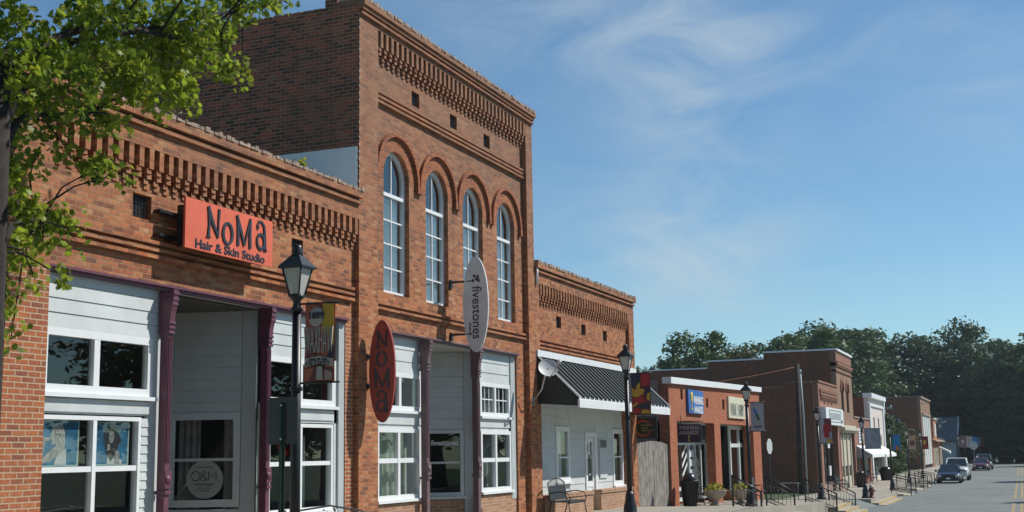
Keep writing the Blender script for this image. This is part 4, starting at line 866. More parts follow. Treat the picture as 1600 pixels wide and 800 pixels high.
stroke(mb, ptsC, [0.006 + 0.012 * math.sin(math.pi * k / 24) for k in range(25)], (-10.82, 37.58, 2.3), BU, BV, 0.006)
stroke(mb, [(0.18, 0.11), (0.33, 0.07)], [0.02, 0.006], (-10.82, 37.58, 2.3), BU, BV, 0.006); stroke(mb, [(0.18, -0.09), (0.36, -0.05)], [0.02, 0.006], (-10.82, 37.58, 2.3), BU, BV, 0.006); mb.build('crescent_edge', OC, t)
mb = MB()
for k, (w_, zz) in enumerate(((0.26, 2.39), (0.2, 2.31), (0.17, 2.23))):   # illegible in the photograph: three rows of small marks
    stroke(mb, [(-w_ / 2 + j * w_ / 10, 0.012 * (1 if j % 2 else -1)) for j in range(11)], 0.016, (-10.76, 37.58, zz), BU, BV, 0.005)
mb.build('sign_marks', YC, t)
# wooden fence gate
t = thing('wooden_fence', (XF - 0.1, 39.5, -0.2), 'grey weathered board fence with an arched top between two brick buildings', 'fence')
mb = MB(); y = 37.6; k = 0
while y < 41.42:
    w_ = 0.135; zt_ = 1.80 + 0.12 * math.sin(math.pi * min(1, max(0, (y - 37.4) / 4.2))) + random.uniform(-0.015, 0.015); zb_ = side_z(y) + 0.02
    mb.box(XF - 0.12, XF - 0.095 + random.uniform(0, 0.012), y, min(y + w_, 41.44), zb_, zt_); y += w_ + random.choice([0.006, 0.01, 0.018])
mb.build('boards', mt['wood'], t)
mb = MB(); mb.box(XF - 0.17, XF - 0.125, 37.6, 41.4, 0.1, 0.2); mb.box(XF - 0.17, XF - 0.125, 37.6, 41.4, 1.3, 1.4); mb.build('rail', mt['wood'], t)

# ================================================================== BUILDING 4: awards shop
b4 = thing('shop_building', (XF, 49.5, -0.5), 'modern orange brick shop with white roof edge and deep recessed glass front', 'building')
BS = mt['brick_shop']; Y0, Y1 = 41.5, 57.45; zb = -0.9
mb = MB()
def zr(y): return 3.86 + (y - Y0) / (Y1 - Y0) * 0.32
h4 = [(43.1, 43.42, 3.38, 3.74), (46.95, 47.3, 3.2, 3.55), (49.75, 50.15, 3.2, 3.6), (54.6, 55.1, 3.2, 3.55)]
grid_wall(mb, XF, 0.3, Y0, Y1, 2.62, 3.80, h4)
mb.prism([(Y0, 3.80), (Y1, 3.80), (Y1, zr(Y1)), (Y0, zr(Y0))], 'x', XF - 0.3, XF)
mb.box(XF - 0.45, XF, Y0, 42.45, zb, 2.62); mb.box(XF - 0.34, XF, 48.15, 49.2, zb, 2.62); mb.box(XF - 0.45, XF, 55.75, Y1, zb, 2.62)
mb.build('front_wall', BS, b4)
for h in h4: vent(b4, *h, XF)
mb = MB()
mb.prism([(Y0 - 0.06, zr(Y0) + 0.0), (Y1 + 0.1, zr(Y1)), (Y1 + 0.1, zr(Y1) + 0.22), (Y0 - 0.06, zr(Y0) + 0.22)], 'x', XF - 0.2, XF + 0.12); mb.build('roof_edge', mt['white'], b4)
mb = MB(); mb.poly([(XF - 0.2, Y0, zr(Y0) + .05), (XF - 0.2, Y1, zr(Y1) + .05), (-26, Y1, zr(Y1) - .1), (-26, Y0, zr(Y0) - .1)]); mb.build('roof', mt['roof'], b4)
mb = MB(); mb.box(XF - 0.36, XF - 0.001, Y0 - 0.012, Y0 - 0.001, zb, 4.02); mb.box(XF - 0.30, XF - 0.001, Y0, Y0 + 0.2, 3.86, 4.0); mb.build('end_return_shade', mt['brick_dark'], b4)  # thin dark brick facing paints the shade on the orange brick return
mb = MB(); mb.box(-26, XF - 0.36, Y0, Y0 + 0.2, zb, 4.0); mb.box(-26, XF - 0.3, Y1 - 0.2, Y1, zb - .3, 4.1); mb.box(-26.2, -26, Y0, Y1, zb - .3, 4.0); mb.build('side_wall', mt['cmu'], b4)
mb = MB(); mb.box(-12.9, XF - 0.3, Y0 + .2, Y1 - .2, 2.66, 2.70); mb.build('soffit', mt['white'], b4)
mb = MB()
for a, b_ in ((Y0 + 0.2, 50), (50, Y1 - 0.2)): mb.poly([(-16, a, side_z(a) + 0.02), (XF - 0.0, a, side_z(a) + 0.02), (XF - 0.0, b_, side_z(b_) + 0.02), (-16, b_, side_z(b_) + 0.02)])
mb.build('recess_floor', WALK, b4)
def store(par, x, y0, y1, z0, z1, mull, rails, w, m, name='storefront', T=None):
    return window(par, x, y0, y1, z0, z1, fr=w, mull=mull, rails=rails, bar=w, mw=m, sill=False, T=T, name=name, dep=0.09)
ALU = mat('white_aluminium_frame', (0.62, 0.68, 0.68), 0.35, var=0.05)
DK = mat('bronze_dark_frame', (0.06, 0.06, 0.06), 0.4)
mb = MB(); mb.box(-12.75, -12.65, Y0 + .2, Y1 - .2, 1.98, 2.66); mb.build('transom_panel', mat('dark_transom', (0.05, 0.05, 0.05), 0.6), b4)
s1 = store(b4, -11.75, 43.0, 49.0, -0.25, 1.93, (45.3, 47.1, 48.1), (0.2,), 0.13, ALU)
s1b = store(b4, -12.6, 49.1, 56.0, -0.4, 1.93, (51.2, 53.5), (), 0.08, mt['trimgrey'])
store(b4, -11.5, 53.2, 57.2, -0.1, 2.62, (55.1, 56.4), (1.78,), 0.16, ALU)
mb = MB(); mb.box(-12.7, -11.6, 42.6, 49.1, 1.94, 2.0); mb.build('frame_return', ALU, b4)
for a_, b_ in ((53.2, 57.2), (45.5, 49.0)):
    mb = MB(); mb.box(-11.9, -11.48 - (0.2 if a_ < 50 else 0), a_, b_, -0.72, -0.11 - (0.15 if a_ < 50 else 0)); mb.build('dwarf_wall', BS, b4)
mb = MB(); x = -11.80
for z in (1.35, 1.0, 0.62):
    mb.box(x, x + 0.004, 47.25, 47.98, z, z + 0.26)
for k in range(3):
    for s_, yc in ((1, 46.1), (-1, 48.2)):
        zc = 1.45 - 0.36 * k
        mb.poly([(x + 0.004, yc, zc), (x + 0.004, yc + 0.0, zc - 0.15), (x + 0.004, yc + 0.75, zc - 0.15 + s_ * 0.45), (x + 0.004, yc + 0.75, zc + s_ * 0.45)])
mb.build('window_decal', mt['white'], s1)
room(b4, -16, -12.75, Y0 + 0.25, Y1 - 0.25, -0.5, 2.66)
sg = thing('wall_sign', (-10.9, 45.0, 3.3), 'blue square wall sign with a gold trophy, on orange brick', 'sign')
mb = MB(); mb.box(-10.99, -10.9, 43.85, 46.1, 2.92, 3.76); mb.build('sign_panel', mat('sign_blue', (0.03, 0.13, 0.42), 0.4, var=0.15, scale=2), sg)
mb = MB(); mb.lathe((-10.885, 44.28, 3.0), [(0.11, 0), (0.11, 0.05), (0.04, 0.1), (0.035, 0.28), (0.12, 0.4), (0.16, 0.58), (0.13, 0.66)], 12)
for i, p_ in enumerate(mb.v): mb.v[i] = Vector((-10.9 + (p_.x + 10.885) * 0.12 + 0.012, p_.y, p_.z))
mb.build('trophy', mat('trophy_gold', (0.6, 0.45, 0.04), 0.4), sg)
mb = MB(); put_text(mb, 'WINNING', (-10.9, 45.28, 3.40), FU, FV, 1.45, 0.30, 0.01, bold=0.03); put_text(mb, 'AWARDS', (-10.9, 45.28, 3.06), FU, FV, 1.35, 0.26, 0.01, bold=0.03); mb.build('sign_lettering', mt['white'], sg)
sg = thing('wall_sign', (-10.9, 52.2, 3.3), 'cream wall sign with tall dark letters, on orange brick behind a street lamp', 'sign')
CR = mat('cream_sign', (0.62, 0.60, 0.45), 0.5)
mb = MB(); mb.box(-10.99, -10.92, 50.6, 53.8, 2.88, 3.76); mb.build('sign_panel', CR, sg)
mb = MB(); mb.box(-10.92, -10.915, 50.8, 53.6, 2.97, 3.5); mb.build('sign_field', mat('sign_field_grey', (0.42, 0.43, 0.34), 0.6), sg)
mb = MB()   # unreadable in the photograph: tall thin letter-like strokes
o6 = (-10.915, 52.2, 3.235)
for a, l in ((-1.2, ((0, .22), (.12, -.22), (.24, .22))), (-.82, ((0, -.22), (.12, .22), (.24, -.22))), (-.4, ((0, -.22), (0, .22))), (.25, ((0.2, .2), (0, .1), (.2, -.1), (0, -.2))), (.6, ((0, -.22), (0, .22), (0.0, 0), (.22, 0), (.22, .22), (.22, -.22))), (1.0, ((0, -.22), (.0, .22), (.2, .15), (0.0, 0)))):
    stroke(mb, [(a + p0, p1) for p0, p1 in l], 0.07, o6, FU, FV, 0.01)
mb.build('sign_lettering', mat('olive_letter', (0.08, 0.08, 0.06), 0.6), sg)
sg = thing('blade_sign', (-10.75, 43.0, 2.2), 'dark blue WINNING AWARDS sign hanging from a black arm under the roof edge', 'sign')
NB = mat('navy_sign', (0.012, 0.014, 0.05), 0.5)
mb = MB(); mb.box(-11.13, -10.30, 42.98, 43.02, 1.87, 2.50); mb.build('sign_panel', NB, sg)
mb = MB(); mb.tube([(-11.0, 43.0, 2.6), (-10.2, 43.0, 2.6)], 0.018); mb.tube([(-11.0, 43, 2.6), (-11.0, 43, 2.9)], 0.018)
for x in (-11.0, -10.4): mb.tube([(x, 43, 2.6), (x, 43, 2.5)], 0.008)
mb.build('bracket', mt['blk'], sg)
GL = mat('silver_lettering', (0.35, 0.35, 0.36), 0.5)
mb = MB(); put_text(mb, 'WINNING', (-10.715, 42.98, 2.38), BU, BV, 0.74, 0.14, 0.006, bold=0.02); put_text(mb, 'AWARDS', (-10.73, 42.98, 2.21), BU, BV, 0.70, 0.14, 0.006, bold=0.02); mb.build('sign_lettering', GL, sg)
mb = MB(); stroke(mb, [(0, -0.1), (0, 0.0), (0, .1)], [.07, .02, .08], (-10.72, 42.98, 2.01), BU, BV, 0.005); mb.build('trophy_mark', YC, sg)

# ================================================================== far block
def simple_front(b, x, y0, y1, zb_, zt_, m, holes=(), dep=0.35): 
    mb = MB(); grid_wall(mb, x, dep, y0, y1, zb_, zt_, list(holes)); return mb.build('front_wall', m, b)
BF, BD = mt['brick_far'], mt['brick_fardark']
# 5a low brick shop with the white sign
b = thing('brick_shop_building', (XF, 80, -1), 'low red brick shop with long dark side wall, under the white framed sign', 'building')
Y0, Y1 = 75.9, 84.3
simple_front(b, XF, Y0, Y1, -1.3, 5.5, BF, [(76.8, 83.4, -1.3, 3.0)] + [(78.0 + 1.6 * k, 78.45 + 1.6 * k, 4.25, 4.55) for k in range(3)])
mb = MB(); mb.box(XF - 0.35, XF + 0.06, Y0 - .02, Y1, 5.5, 5.62); mb.box(XF - .3, XF + 0.05, Y0 + .5, Y1 - .4, 5.08, 5.16); mb.box(XF - .3, XF + 0.07, Y0 + .5, Y1 - .4, 4.8, 4.9); mb.box(XF - .3, XF + 0.09, Y0 + .5, Y1 - .4, 4.96, 5.04); mb.build('cornice', BF, b)
corbels(b, Y0 + .5, Y1 - .5, 4.8, 0.4, XF, XF + 0.09, BF, pitch=0.4)
for k in range(3): vent(b, 78.0 + 1.6 * k, 78.45 + 1.6 * k, 4.25, 4.55, XF)
mb = MB(); mb.box(-40, XF - 0.36, Y0, Y0 + 0.35, -1.4, 5.25); mb.box(-13.2, XF - 0.36, Y0, Y0 + 0.35, 5.25, 5.5); mb.build('side_wall', BD, b)
mb = MB(); x = -40
while x < -11.5:
    zt_ = 5.25 if x < -13.2 else 5.5; mb.box(x, x + 0.5, Y0 - 0.03, Y0 + 0.38, zt_, zt_ + random.choice([0.03, 0.06, 0.07])); x += 0.52
mb.build('side_coping', mt['stone'], b)
mb = MB(); mb.box(-40, XF - 0.3, Y0 + 0.3, Y1, 5.0, 5.1); mb.build('roof', mt['roof'], b)
room(b, -15, XF - 0.5, Y0 + .5, Y1 - .3, -1, 3.0)
store(b, XF - 0.35, 76.8, 83.4, -0.6, 3.0, (78.3, 79.8, 81.6), (2.1,), 0.14, DK)
mb = MB(); mb.box(XF - 0.5, XF - 0.1, 76.8, 83.4, -1.3, -0.6); mb.build('dwarf_wall', mt['stone'], b)
for q_ in ((80.4, 81.2, 1.6, 2.2), (77.0, 77.7, -0.2, 0.4), (80.6, 81.3, -0.1, 0.5)):
    mb = MB(); mb.box(XF - 0.3, XF - 0.22, *q_); mb.build('window_notice', mt['white'], b)
sg = thing('wall_sign', (XF + 0.25, 80, 3.5), 'white framed sign with green lettering above a dark shop front', 'sign')
mb = MB(); mb.box(XF + 0.02, XF + 0.35, 76.2, 84.0, 3.0, 4.03); mb.build('sign_panel', mt['white'], sg)
SG_ = mat('sign_dark_green', (0.03, 0.07, 0.06), 0.5)
mb = MB()
for a, b_, c, d in ((77.6, 82.8, 3.86, 3.90), (77.6, 82.8, 3.16, 3.20), (77.6, 77.75, 3.2, 3.86), (82.65, 82.8, 3.2, 3.86)): mb.box(XF + 0.351, XF + 0.36, a, b_, c, d)
for y in (76.7, 83.2): disc(mb, ell(0.3, 0.12, 12, y - 80, 3.25 - 3.5), (XF + 0.35, 80, 3.5), FU, FV, 0.01)
for k in range(9): mb.box(XF + 0.351, XF + 0.36, 78.0 + k * 0.52, 78.14 + k * 0.52 + 0.1 * (k % 2), 3.32, 3.74)
mb.build('sign_lettering', SG_, sg)
# 5b taller brick building
b = thing('brick_building', (XF, 88.4, -1), 'tall brown brick building with stepped side parapet and pair of narrow arched niches', 'building')
Y0, Y1 = 84.31, 92.3
simple_front(b, XF, Y0, Y1, 3.1, 7.3, mt['brick_tanfar'], [(86.2, 87.5, 4.0, 6.0), (88.9, 90.2, 4.0, 6.0)])
mb = MB(); mb.box(XF - 0.35, XF + 0.04, Y0, Y1, 7.3, 7.95); mb.box(XF - .35, XF + 0.10, Y0, Y1, 6.95, 7.05); mb.box(XF - .35, XF + 0.14, Y0, Y1, 7.05, 7.2); mb.box(XF - .35, XF + 0.08, Y0, Y1, 6.6, 6.68); mb.build('cornice', BF, b)
for yc in (86.85, 89.55):
    mb = MB(); arc_band(mb, XF - 0.35, XF + 0.08, yc, 5.4, 0.65, 0.9, n=14); arch_fill(mb, XF - 0.005, 0.3, yc, 0.64, 5.4, 6.05); mb.build('arch', BF, b)
    window(b, XF - 0.28, yc - 0.6, yc + 0.6, 4.0, 6.0, fr=0.08, mull=(yc,), rails=(4.9,), mw=mat('window_brown', (0.1, 0.08, 0.07), 0.6), sill=False)
mb = MB(); mb.box(-15.7, XF - 0.36, Y0, Y0 + 0.35, -1.4, 7.98); mb.box(-19.5, -15.7, Y0, Y0 + 0.35, -1.4, 7.55); mb.box(-24, -19.5, Y0, Y0 + 0.35, -1.4, 7.08); mb.box(-30, -24, Y0, Y0 + 0.35, -1.4, 6.6); mb.box(-30, XF - .36, Y1 - .35, Y1, -1.4, 7.4); mb.build('side_wall', BD, b)
mb = MB(); mb.box(-15.75, XF + 0.12, Y0 - 0.06, Y0 + 0.4, 7.98, 8.09); mb.box(-19.55, -15.76, Y0 - 0.06, Y0 + 0.4, 7.55, 7.65); mb.box(-24, -19.56, Y0 - 0.06, Y0 + 0.4, 7.08, 7.17); mb.box(XF - 0.4, XF + 0.15, Y0 + 0.41, Y1 + 0.05, 7.96, 8.10); mb.build('coping', mt['white'], b)
mb = MB(); mb.box(-30, XF - .3, Y0 + .3, Y1 - .3, 6.0, 6.1); mb.build('roof', mt['roof'], b)
CRM = mat('cream_shop_paint', (0.5, 0.46, 0.36), 0.6, var=0.1)
mb = MB(); mb.box(XF - 0.2, XF + 0.35, Y0 + 0.3, Y1 - 0.1, 2.75, 2.95); mb.box(XF - 0.2, XF + 0.2, Y0 + 0.3, Y1 - 0.1, 2.6, 2.75); mb.box(XF - 0.1, XF + 0.14, Y0 + .3, Y1 - .1, 2.95, 3.1); mb.build('shop_cornice', CRM, b)
mb = MB()
for y in (84.32, 91.9):
    mb = MB(); mb.box(XF - 0.25, XF + 0.03, y, y + 0.38, -1.3, 2.6); mb.build('shop_pier', mt['brick_far'], b)
for y in (86.4, 88.4, 90.4):
    mb = MB(); mb.box(XF - 0.25, XF - 0.04, y, y + 0.3, -1.3, 2.6); mb.build('shop_mullion', CRM, b)
for y in (84.9, 86.9, 88.9):
    for z0_, z1_ in ((0.4, 2.5), (-1.3, -0.3)):
        mb = MB(); mb.box(XF - 0.20, XF - 0.12, y - 0.1, y + 1.45, z0_, z1_); mb.build('shop_panel', CRM, b)
store(b, XF - 0.25, 84.5, 92.1, -1.2, 2.6, (86.5, 88.5, 90.5), (0.9,), 0.12, DK)
room(b, -15, XF - 0.4, Y0 + .3, Y1 - .3, -1.1, 2.6)
# 6 low red shop with awnings
b = thing('brick_shop_building', (XF, 97, -1), 'small red brick shop with canvas awning, left of the white painted building', 'building')
Y0, Y1 = 92.31, 102.3
simple_front(b, XF, Y0, Y1, -1.3, 3.72, BF, [(93.2, 96.5, -1.2, 1.5), (97.4, 101.4, -1.2, 1.5)])
mb = MB(); mb.box(XF - 0.4, XF + 0.08, Y0, Y1, 3.72, 3.82); mb.box(-28, XF - .4, Y0, Y1, 3.3, 3.4); mb.build('roof', mt['stone'], b)
mb = MB(); mb.box(XF + 0.01, XF + 0.06, 94.5, 97.0, 1.9, 3.0); mb.build('sign_panel', mt['white'], b)
mb = MB()
for k in range(4): mb.box(XF + 0.061, XF + 0.07, 94.9, 96.6, 2.1 + 0.22 * k, 2.2 + 0.22 * k)
mb.build('sign_marks', mt['letter'], b)
def canvas(b, y0, y1, zt_, zb_, out, m, vm):
    mb = MB(); mb.prism([(XF, zt_), (XF + out, zb_), (XF + out, zb_ - 0.22), (XF + out - 0.02, zb_ - 0.22), (XF + out - 0.03, zb_ - 0.02), (XF, zt_ - 0.05)], 'y', y0, y1)
    mb.build('awning', m, b)
    for y in (y0, y1 - .02):
        mb = MB(); mb.prism([(XF, zt_ - .06), (XF + out - 0.03, zb_ - .03), (XF + out - 0.03, zb_ - 0.22), (XF, zb_ - 0.22)], 'y', y + 0.003, y + 0.015); mb.build('awning_side', vm, b)
CG = mat('grey_canvas', (0.3, 0.33, 0.34), 0.9); CW = mat('white_canvas', (0.72, 0.76, 0.76), 0.9)
canvas(b, 92.9, 101.8, 1.75, 1.1, 1.1, CW, CG)
store(b, XF - 0.2, 93.2, 96.5, -0.5, 1.5, (94.8,), (), 0.12, mt['trimgrey']); store(b, XF - 0.2, 97.4, 101.4, -0.5, 1.5, (98.6, 100.0), (), 0.12, mt['white'])
mb = MB(); mb.box(XF - .3, XF - .1, 93.2, 96.5, -1.3, -0.5); mb.box(XF - .3, XF - .1, 97.4, 101.4, -1.3, -0.5); mb.build('dwarf_wall', BF, b)
room(b, -14, XF - .36, Y0 + .2, Y1 - .2, -1.1, 1.6)
# 7 white painted front
b = thing('painted_brick_building', (XF, 107.8, -1), 'pale painted two storey front with white cornice and brown side wall', 'building')
Y0, Y1 = 102.31, 113.4; PK = mat('pinkish_white_paint', (0.62, 0.55, 0.50), 0.7, var=0.08, scale=1.5)
simple_front(b, XF, Y0, Y1, -1.3, 5.5, PK, [(103.4, 112.4, -1.2, 1.4), (105.2, 106.4, 3.1, 4.0), (108.6, 109.8, 3.1, 4.0), (108.2, 111.2, 1.75, 2.5)])
for y in (105.2, 108.6): window(b, XF - 0.1, y, y + 1.2, 3.1, 4.0, fr=0.12, sill=True)
window(b, XF - 0.1, 108.2, 111.2, 1.75, 2.5, fr=0.14, mull=(109.7,), mw=mt['trimgrey'])
mb = MB(); mb.box(XF - 0.4, XF + 0.3, Y0 - .05, Y1 + .05, 5.5, 5.85); mb.box(XF, XF + 0.12, Y0, Y1, 4.85, 5.05); mb.box(XF, XF + 0.1, Y0, Y0 + 0.7, -1.3, 4.85); mb.box(XF, XF + 0.1, Y1 - 0.7, Y1, -1.3, 4.85); mb.build('cornice', mt['white'], b)
mb = MB(); mb.box(XF + 0.02, XF + 0.08, 104.6, 111, 2.65, 3.0); mb.build('sign_panel', mt['white'], b)
mb = MB(); mb.box(-16.0, XF - 0.36, Y0, Y0 + 0.3, 3.2, 5.55); mb.box(-28, -16.0, Y0, Y0 + 0.3, 3.2, 4.6); mb.box(-28, XF - 0.36, Y1 - 0.3, Y1, -1.3, 5.3); mb.build('side_wall', BD, b)
mb = MB(); mb.box(-28, XF - .36, Y0 + .3, Y1 - .3, 4.4, 4.5); mb.build('roof', mt['roof'], b)
canvas(b, 103.6, 112.2, 1.65, 1.05, 1.0, CW, CG)
store(b, XF - 0.2, 103.4, 112.4, -0.6, 1.4, (105.4, 107.4, 109.6), (), 0.14, mt['trimgrey'])
mb = MB(); mb.box(XF - .3, XF - .1, 103.4, 112.4, -1.3, -0.6); mb.build('dwarf_wall', PK, b)
room(b, -14, XF - .36, Y0 + .4, Y1 - .4, -1.1, 1.6)
# 8 brown building with tall pale strip windows
b = thing('brick_building', (XF, 166, -1), 'brown brick building with tall pale vertical panels at the far end of the row', 'building')
Y0, Y1 = 158.5, 175.5
simple_front(b, XF, Y0, Y1, -1.3, 7.4, mt['brick_tanfar'], [(160.3, 173.5, -1.2, 5.4)])
mb = MB(); mb.box(XF - 0.4, XF + 0.15, Y0 - .1, Y1, 7.4, 7.62); mb.box(XF, XF + 0.2, 160.0, 173.8, 5.4, 5.6); mb.build('cornice', mt['stone'], b)
PPM = mat('pale_panel_paint', (0.55, 0.58, 0.56), 0.6, var=0.06)
for k in range(4):
    mb = MB(); mb.box(XF - 0.2, XF + 0.04, 160.5 + k * 3.3, 163.1 + k * 3.3, -0.6, 5.4); mb.build('pale_panel', PPM, b)
mb = MB(); mb.box(XF - 0.3, XF - 0.22, 160.3, 173.5, -1.3, 5.4); mb.build('dark_glazing', mt['dark'], b)
mb = MB(); mb.box(-22, XF - 0.36, Y0, Y0 + 0.3, -1.3, 7.5); mb.build('side_wall', BD, b)
mb = MB(); mb.box(-19, XF - 0.3, Y0 - .1, Y0 + 0.35, 7.5, 7.6); mb.build('side_coping', mt['stone'], b)
mb = MB(); mb.box(-22, XF - .36, Y0 + .3, Y1, 6.9, 7); mb.build('roof', mt['roof'], b)
mb = MB(); mb.tube([(-14.2, Y0 - .1, 0), (-14.2, Y0 - .1, 5.4)], 0.12); mb.tube([(-13.6, Y0 - .1, 0), (-13.6, Y0 - .1, 5.0)], 0.10); mb.build('pipe', mt['trimgrey'], b)
# 9 low row beyond
b = thing('shop_building', (XF, 186, -1), 'low orange brick shop with pale window and lean-to roof at the street end', 'building')
simple_front(b, XF, 176, 196, -1.3, 2.6, mt['brick_low'], [(177, 195, -1.2, 1.4)])
mb = MB(); mb.box(-14, XF - 0.0, 180.0, 186, 2.6, 5.2); mb.build('upper_block', mat('orange_render', (0.42, 0.2, 0.1), 0.8), b)
mb = MB(); mb.box(-14.2, XF + 0.15, 179.7, 186.2, 5.2, 5.45); mb.build('upper_coping', CRM, b)
mb = MB(); mb.box(XF - .01, XF + 0.05, 182.0, 184.5, 3.0, 4.6); mb.box(-12.9, -12.2, 179.95, 179.99, 3.2, 4.8); mb.build('upper_window', mt['white'], b)
mb = MB(); mb.prism([(XF - 3, 3.6), (XF + 0.6, 2.3), (XF + 0.6, 2.2), (XF - 3, 3.4)], 'y', 176, 196); mb.build('roof', mt['stone'], b)
for k in range(7):
    mb = MB(); mb.box(XF - 0.1, XF + 0.05, 177 + 2.7 * k, 178.1 + 2.7 * k, -1.3, 1.4); mb.build('storefront_pier', CRM, b)
DRP = mat('dark_red_panel', (0.2, 0.05, 0.05), 0.6)
for k in range(6):
    mb = MB(); mb.box(XF - 0.2, XF - 0.1, 178.1 + 2.7 * k, 179.7 + 2.7 * k, -1.3, 1.4); mb.build('storefront_panel', DRP, b)
mb = MB(); mb.prism([(XF, 1.6), (XF + 1.5, 0.9), (XF + 1.5, 0.6), (XF, 1.4)], 'y', 188, 191); mb.build('awning', CW, b)
b = thing('gabled_house', (-13.5, 216, -1), 'grey roofed house with white gable end beyond the last shops', 'house')
mb = MB(); mb.box(-19.5, -9.6, 208, 222, -1.3, 2.6); mb.prism([(208, 2.6), (222, 2.6), (215, 5.95)], 'x', -9.8, -9.6); mb.build('wall', mt['siding'], b)
mb = MB(); mb.prism([(207.4, 2.25), (215, 6.05), (215, 6.2), (207.2, 2.4)], 'x', -19.8, -9.3); mb.prism([(222.6, 2.25), (215, 6.05), (215, 6.2), (222.8, 2.4)], 'x', -19.8, -9.3); mb.build('roof', mat('slate_grey_roof', (0.13, 0.145, 0.15), 0.9), b)
mb = MB(); mb.prism([(207.2, 2.3), (215, 6.1), (215, 6.35), (207.0, 2.45)], 'x', -9.3, -9.15); mb.prism([(222.8, 2.3), (215, 6.1), (215, 6.35), (223, 2.45)], 'x', -9.3, -9.15); mb.build('bargeboard', mt['white'], b)
mb = MB(); mb.tube([(-12.4, 210, 3.9), (-12.3, 210, 5.4)], 0.15); mb.build('vent_pipe', mt['blk'], b)
mb = MB(); mb.box(-12.8, -11.6, 207.9, 207.99, 0.6, 2.2); mb.build('window', mt['dark'], b)
# ------------------------------------------------------------------ street lamps and banners
LG = bpy.data.materials.new('frosted_lantern_glass'); LG.use_nodes = True
_b = LG.node_tree.nodes['Principled BSDF']; _b.inputs['Base Color'].default_value = (0.62, 0.62, 0.58, 1); _b.inputs['Roughness'].default_value = 0.35; _b.inputs['Transmission Weight'].default_value = 0.25
LAMP_H = 4.07
def make_lamp(label):
    t = thing('street_lamp', (0, 0, 0), label, 'street lamp', 'lantern street lamps along the sidewalk'); bk = mt['blk']
    mb = MB(); mb.lathe((0, 0, 0), [(0.20, 0), (0.20, 0.08), (0.16, 0.12), (0.15, 0.35), (0.11, 0.5), (0.10, 0.62), (0.075, 0.7)], 16); mb.build('base', bk, t)
    mb = MB(); mb.lathe((0, 0, 0), [(0.062, 0.7), (0.058, 1.5), (0.052, 3.3)], 14)
    for z in (2.38, 3.3): mb.lathe((0, 0, z - 0.03), [(0.055, 0), (0.075, 0.005), (0.075, 0.05), (0.055, 0.055)], 14)
    mb.lathe((0, 0, 3.3), [(0.075, 0), (0.05, 0.03), (0.045, 0.1), (0.085, 0.14), (0.09, 0.17)], 14); mb.build('pole', bk, t)
    mb = MB()   # lantern cage: square, flaring upward
    zb, zt, rb, rt = 3.47, 3.79, 0.064, 0.128
    for sx in (-1, 1):
        for sy in (-1, 1): mb.tube([(sx * rb, sy * rb, zb), (sx * rt, sy * rt, zt)], 0.011, 6)
    mb.sq((0, 0, zb), [(rb + 0.012, -0.025), (rb + 0.012, 0.005)]); mb.sq((0, 0, zt), [(rt + 0.035, -0.012), (rt + 0.035, 0.012), (0.06, 0.14), (0.055, 0.15)])
    mb.lathe((0, 0, zt), [(0.062, 0.14), (0.066, 0.17), (0.055, 0.235), (0.05, 0.265), (0.02, 0.275)], 12); ln = mb.build('lantern', bk, t)
    mb = MB(); mb.sq((0, 0, zb), [(rb - 0.004, 0.006), (rt - 0.006, zt - zb - 0.014)]); mb.build('lantern_glass', LG, ln)
    mb = MB(); mb.tube([(0, 0, 3.53), (0, 0, 3.66)], 0.03); mb.build('bulb_holder', mt['metal'], ln)
    return t
lamp_pos = [(-7.73, 12.5, 'tall black street lamp nearest the camera, right of the orange salon sign'),
    (-8.42, 28.0, 'black street lamp in front of the black ribbed awning'),
    (-8.36, 41.5, 'black street lamp in front of the cream wall sign'),
    (-8.40, 57.2, 'black street lamp in front of the white framed shop sign'),
    (-7.46, 65.7, 'black street lamp just left of the fire hydrant'),
    (-7.70, 82.5, 'black street lamp carrying the bright blue banner'),
    (-7.88, 97.5, 'black street lamp carrying the pale tan and gold banner'),
    (-7.95, 112.0, 'black street lamp before the pale vertical panels'),
    (-7.6, 172.0, 'distant street lamp before the white gable, leftmost of the last four'),
    (-7.4, 186.0, 'distant street lamp carrying the pale grey banner'),
    (-7.1, 199.0, 'distant street lamp carrying the small light blue banner'),
    (-6.6, 212.0, 'most distant street lamp, above the parked maroon car')]
lamps = []
L0 = None
for i, (x, y, lab) in enumerate(lamp_pos):
    z = side_z(y)
    if L0 is None: L0 = make_lamp(lab); L0.location = (x, y, z); lamps.append(L0)
    else: lamps.append(copy_tree(L0, (x, y, z), lab))
def banner_cloth(name, m, T, w, h, t, seed):
    rnd = random.Random(seed); mb = MB(T); nx, nz = 8, 14; ph = rnd.uniform(0, 6)
    def P(i, j, o): u = i / nx * w; v = j / nz * h; return (u, o + 0.012 * math.sin(5 * u / w + ph + 3 * v / h), v)
    for i in range(nx):
        for j in range(nz):
            mb.poly([P(i, j, 0), P(i + 1, j, 0), P(i + 1, j + 1, 0), P(i, j + 1, 0)], 0, True); mb.poly([P(i, j, .004), P(i, j + 1, .004), P(i + 1, j + 1, .004), P(i + 1, j, .004)], 0, True)
    return mb.build(name, m, t)
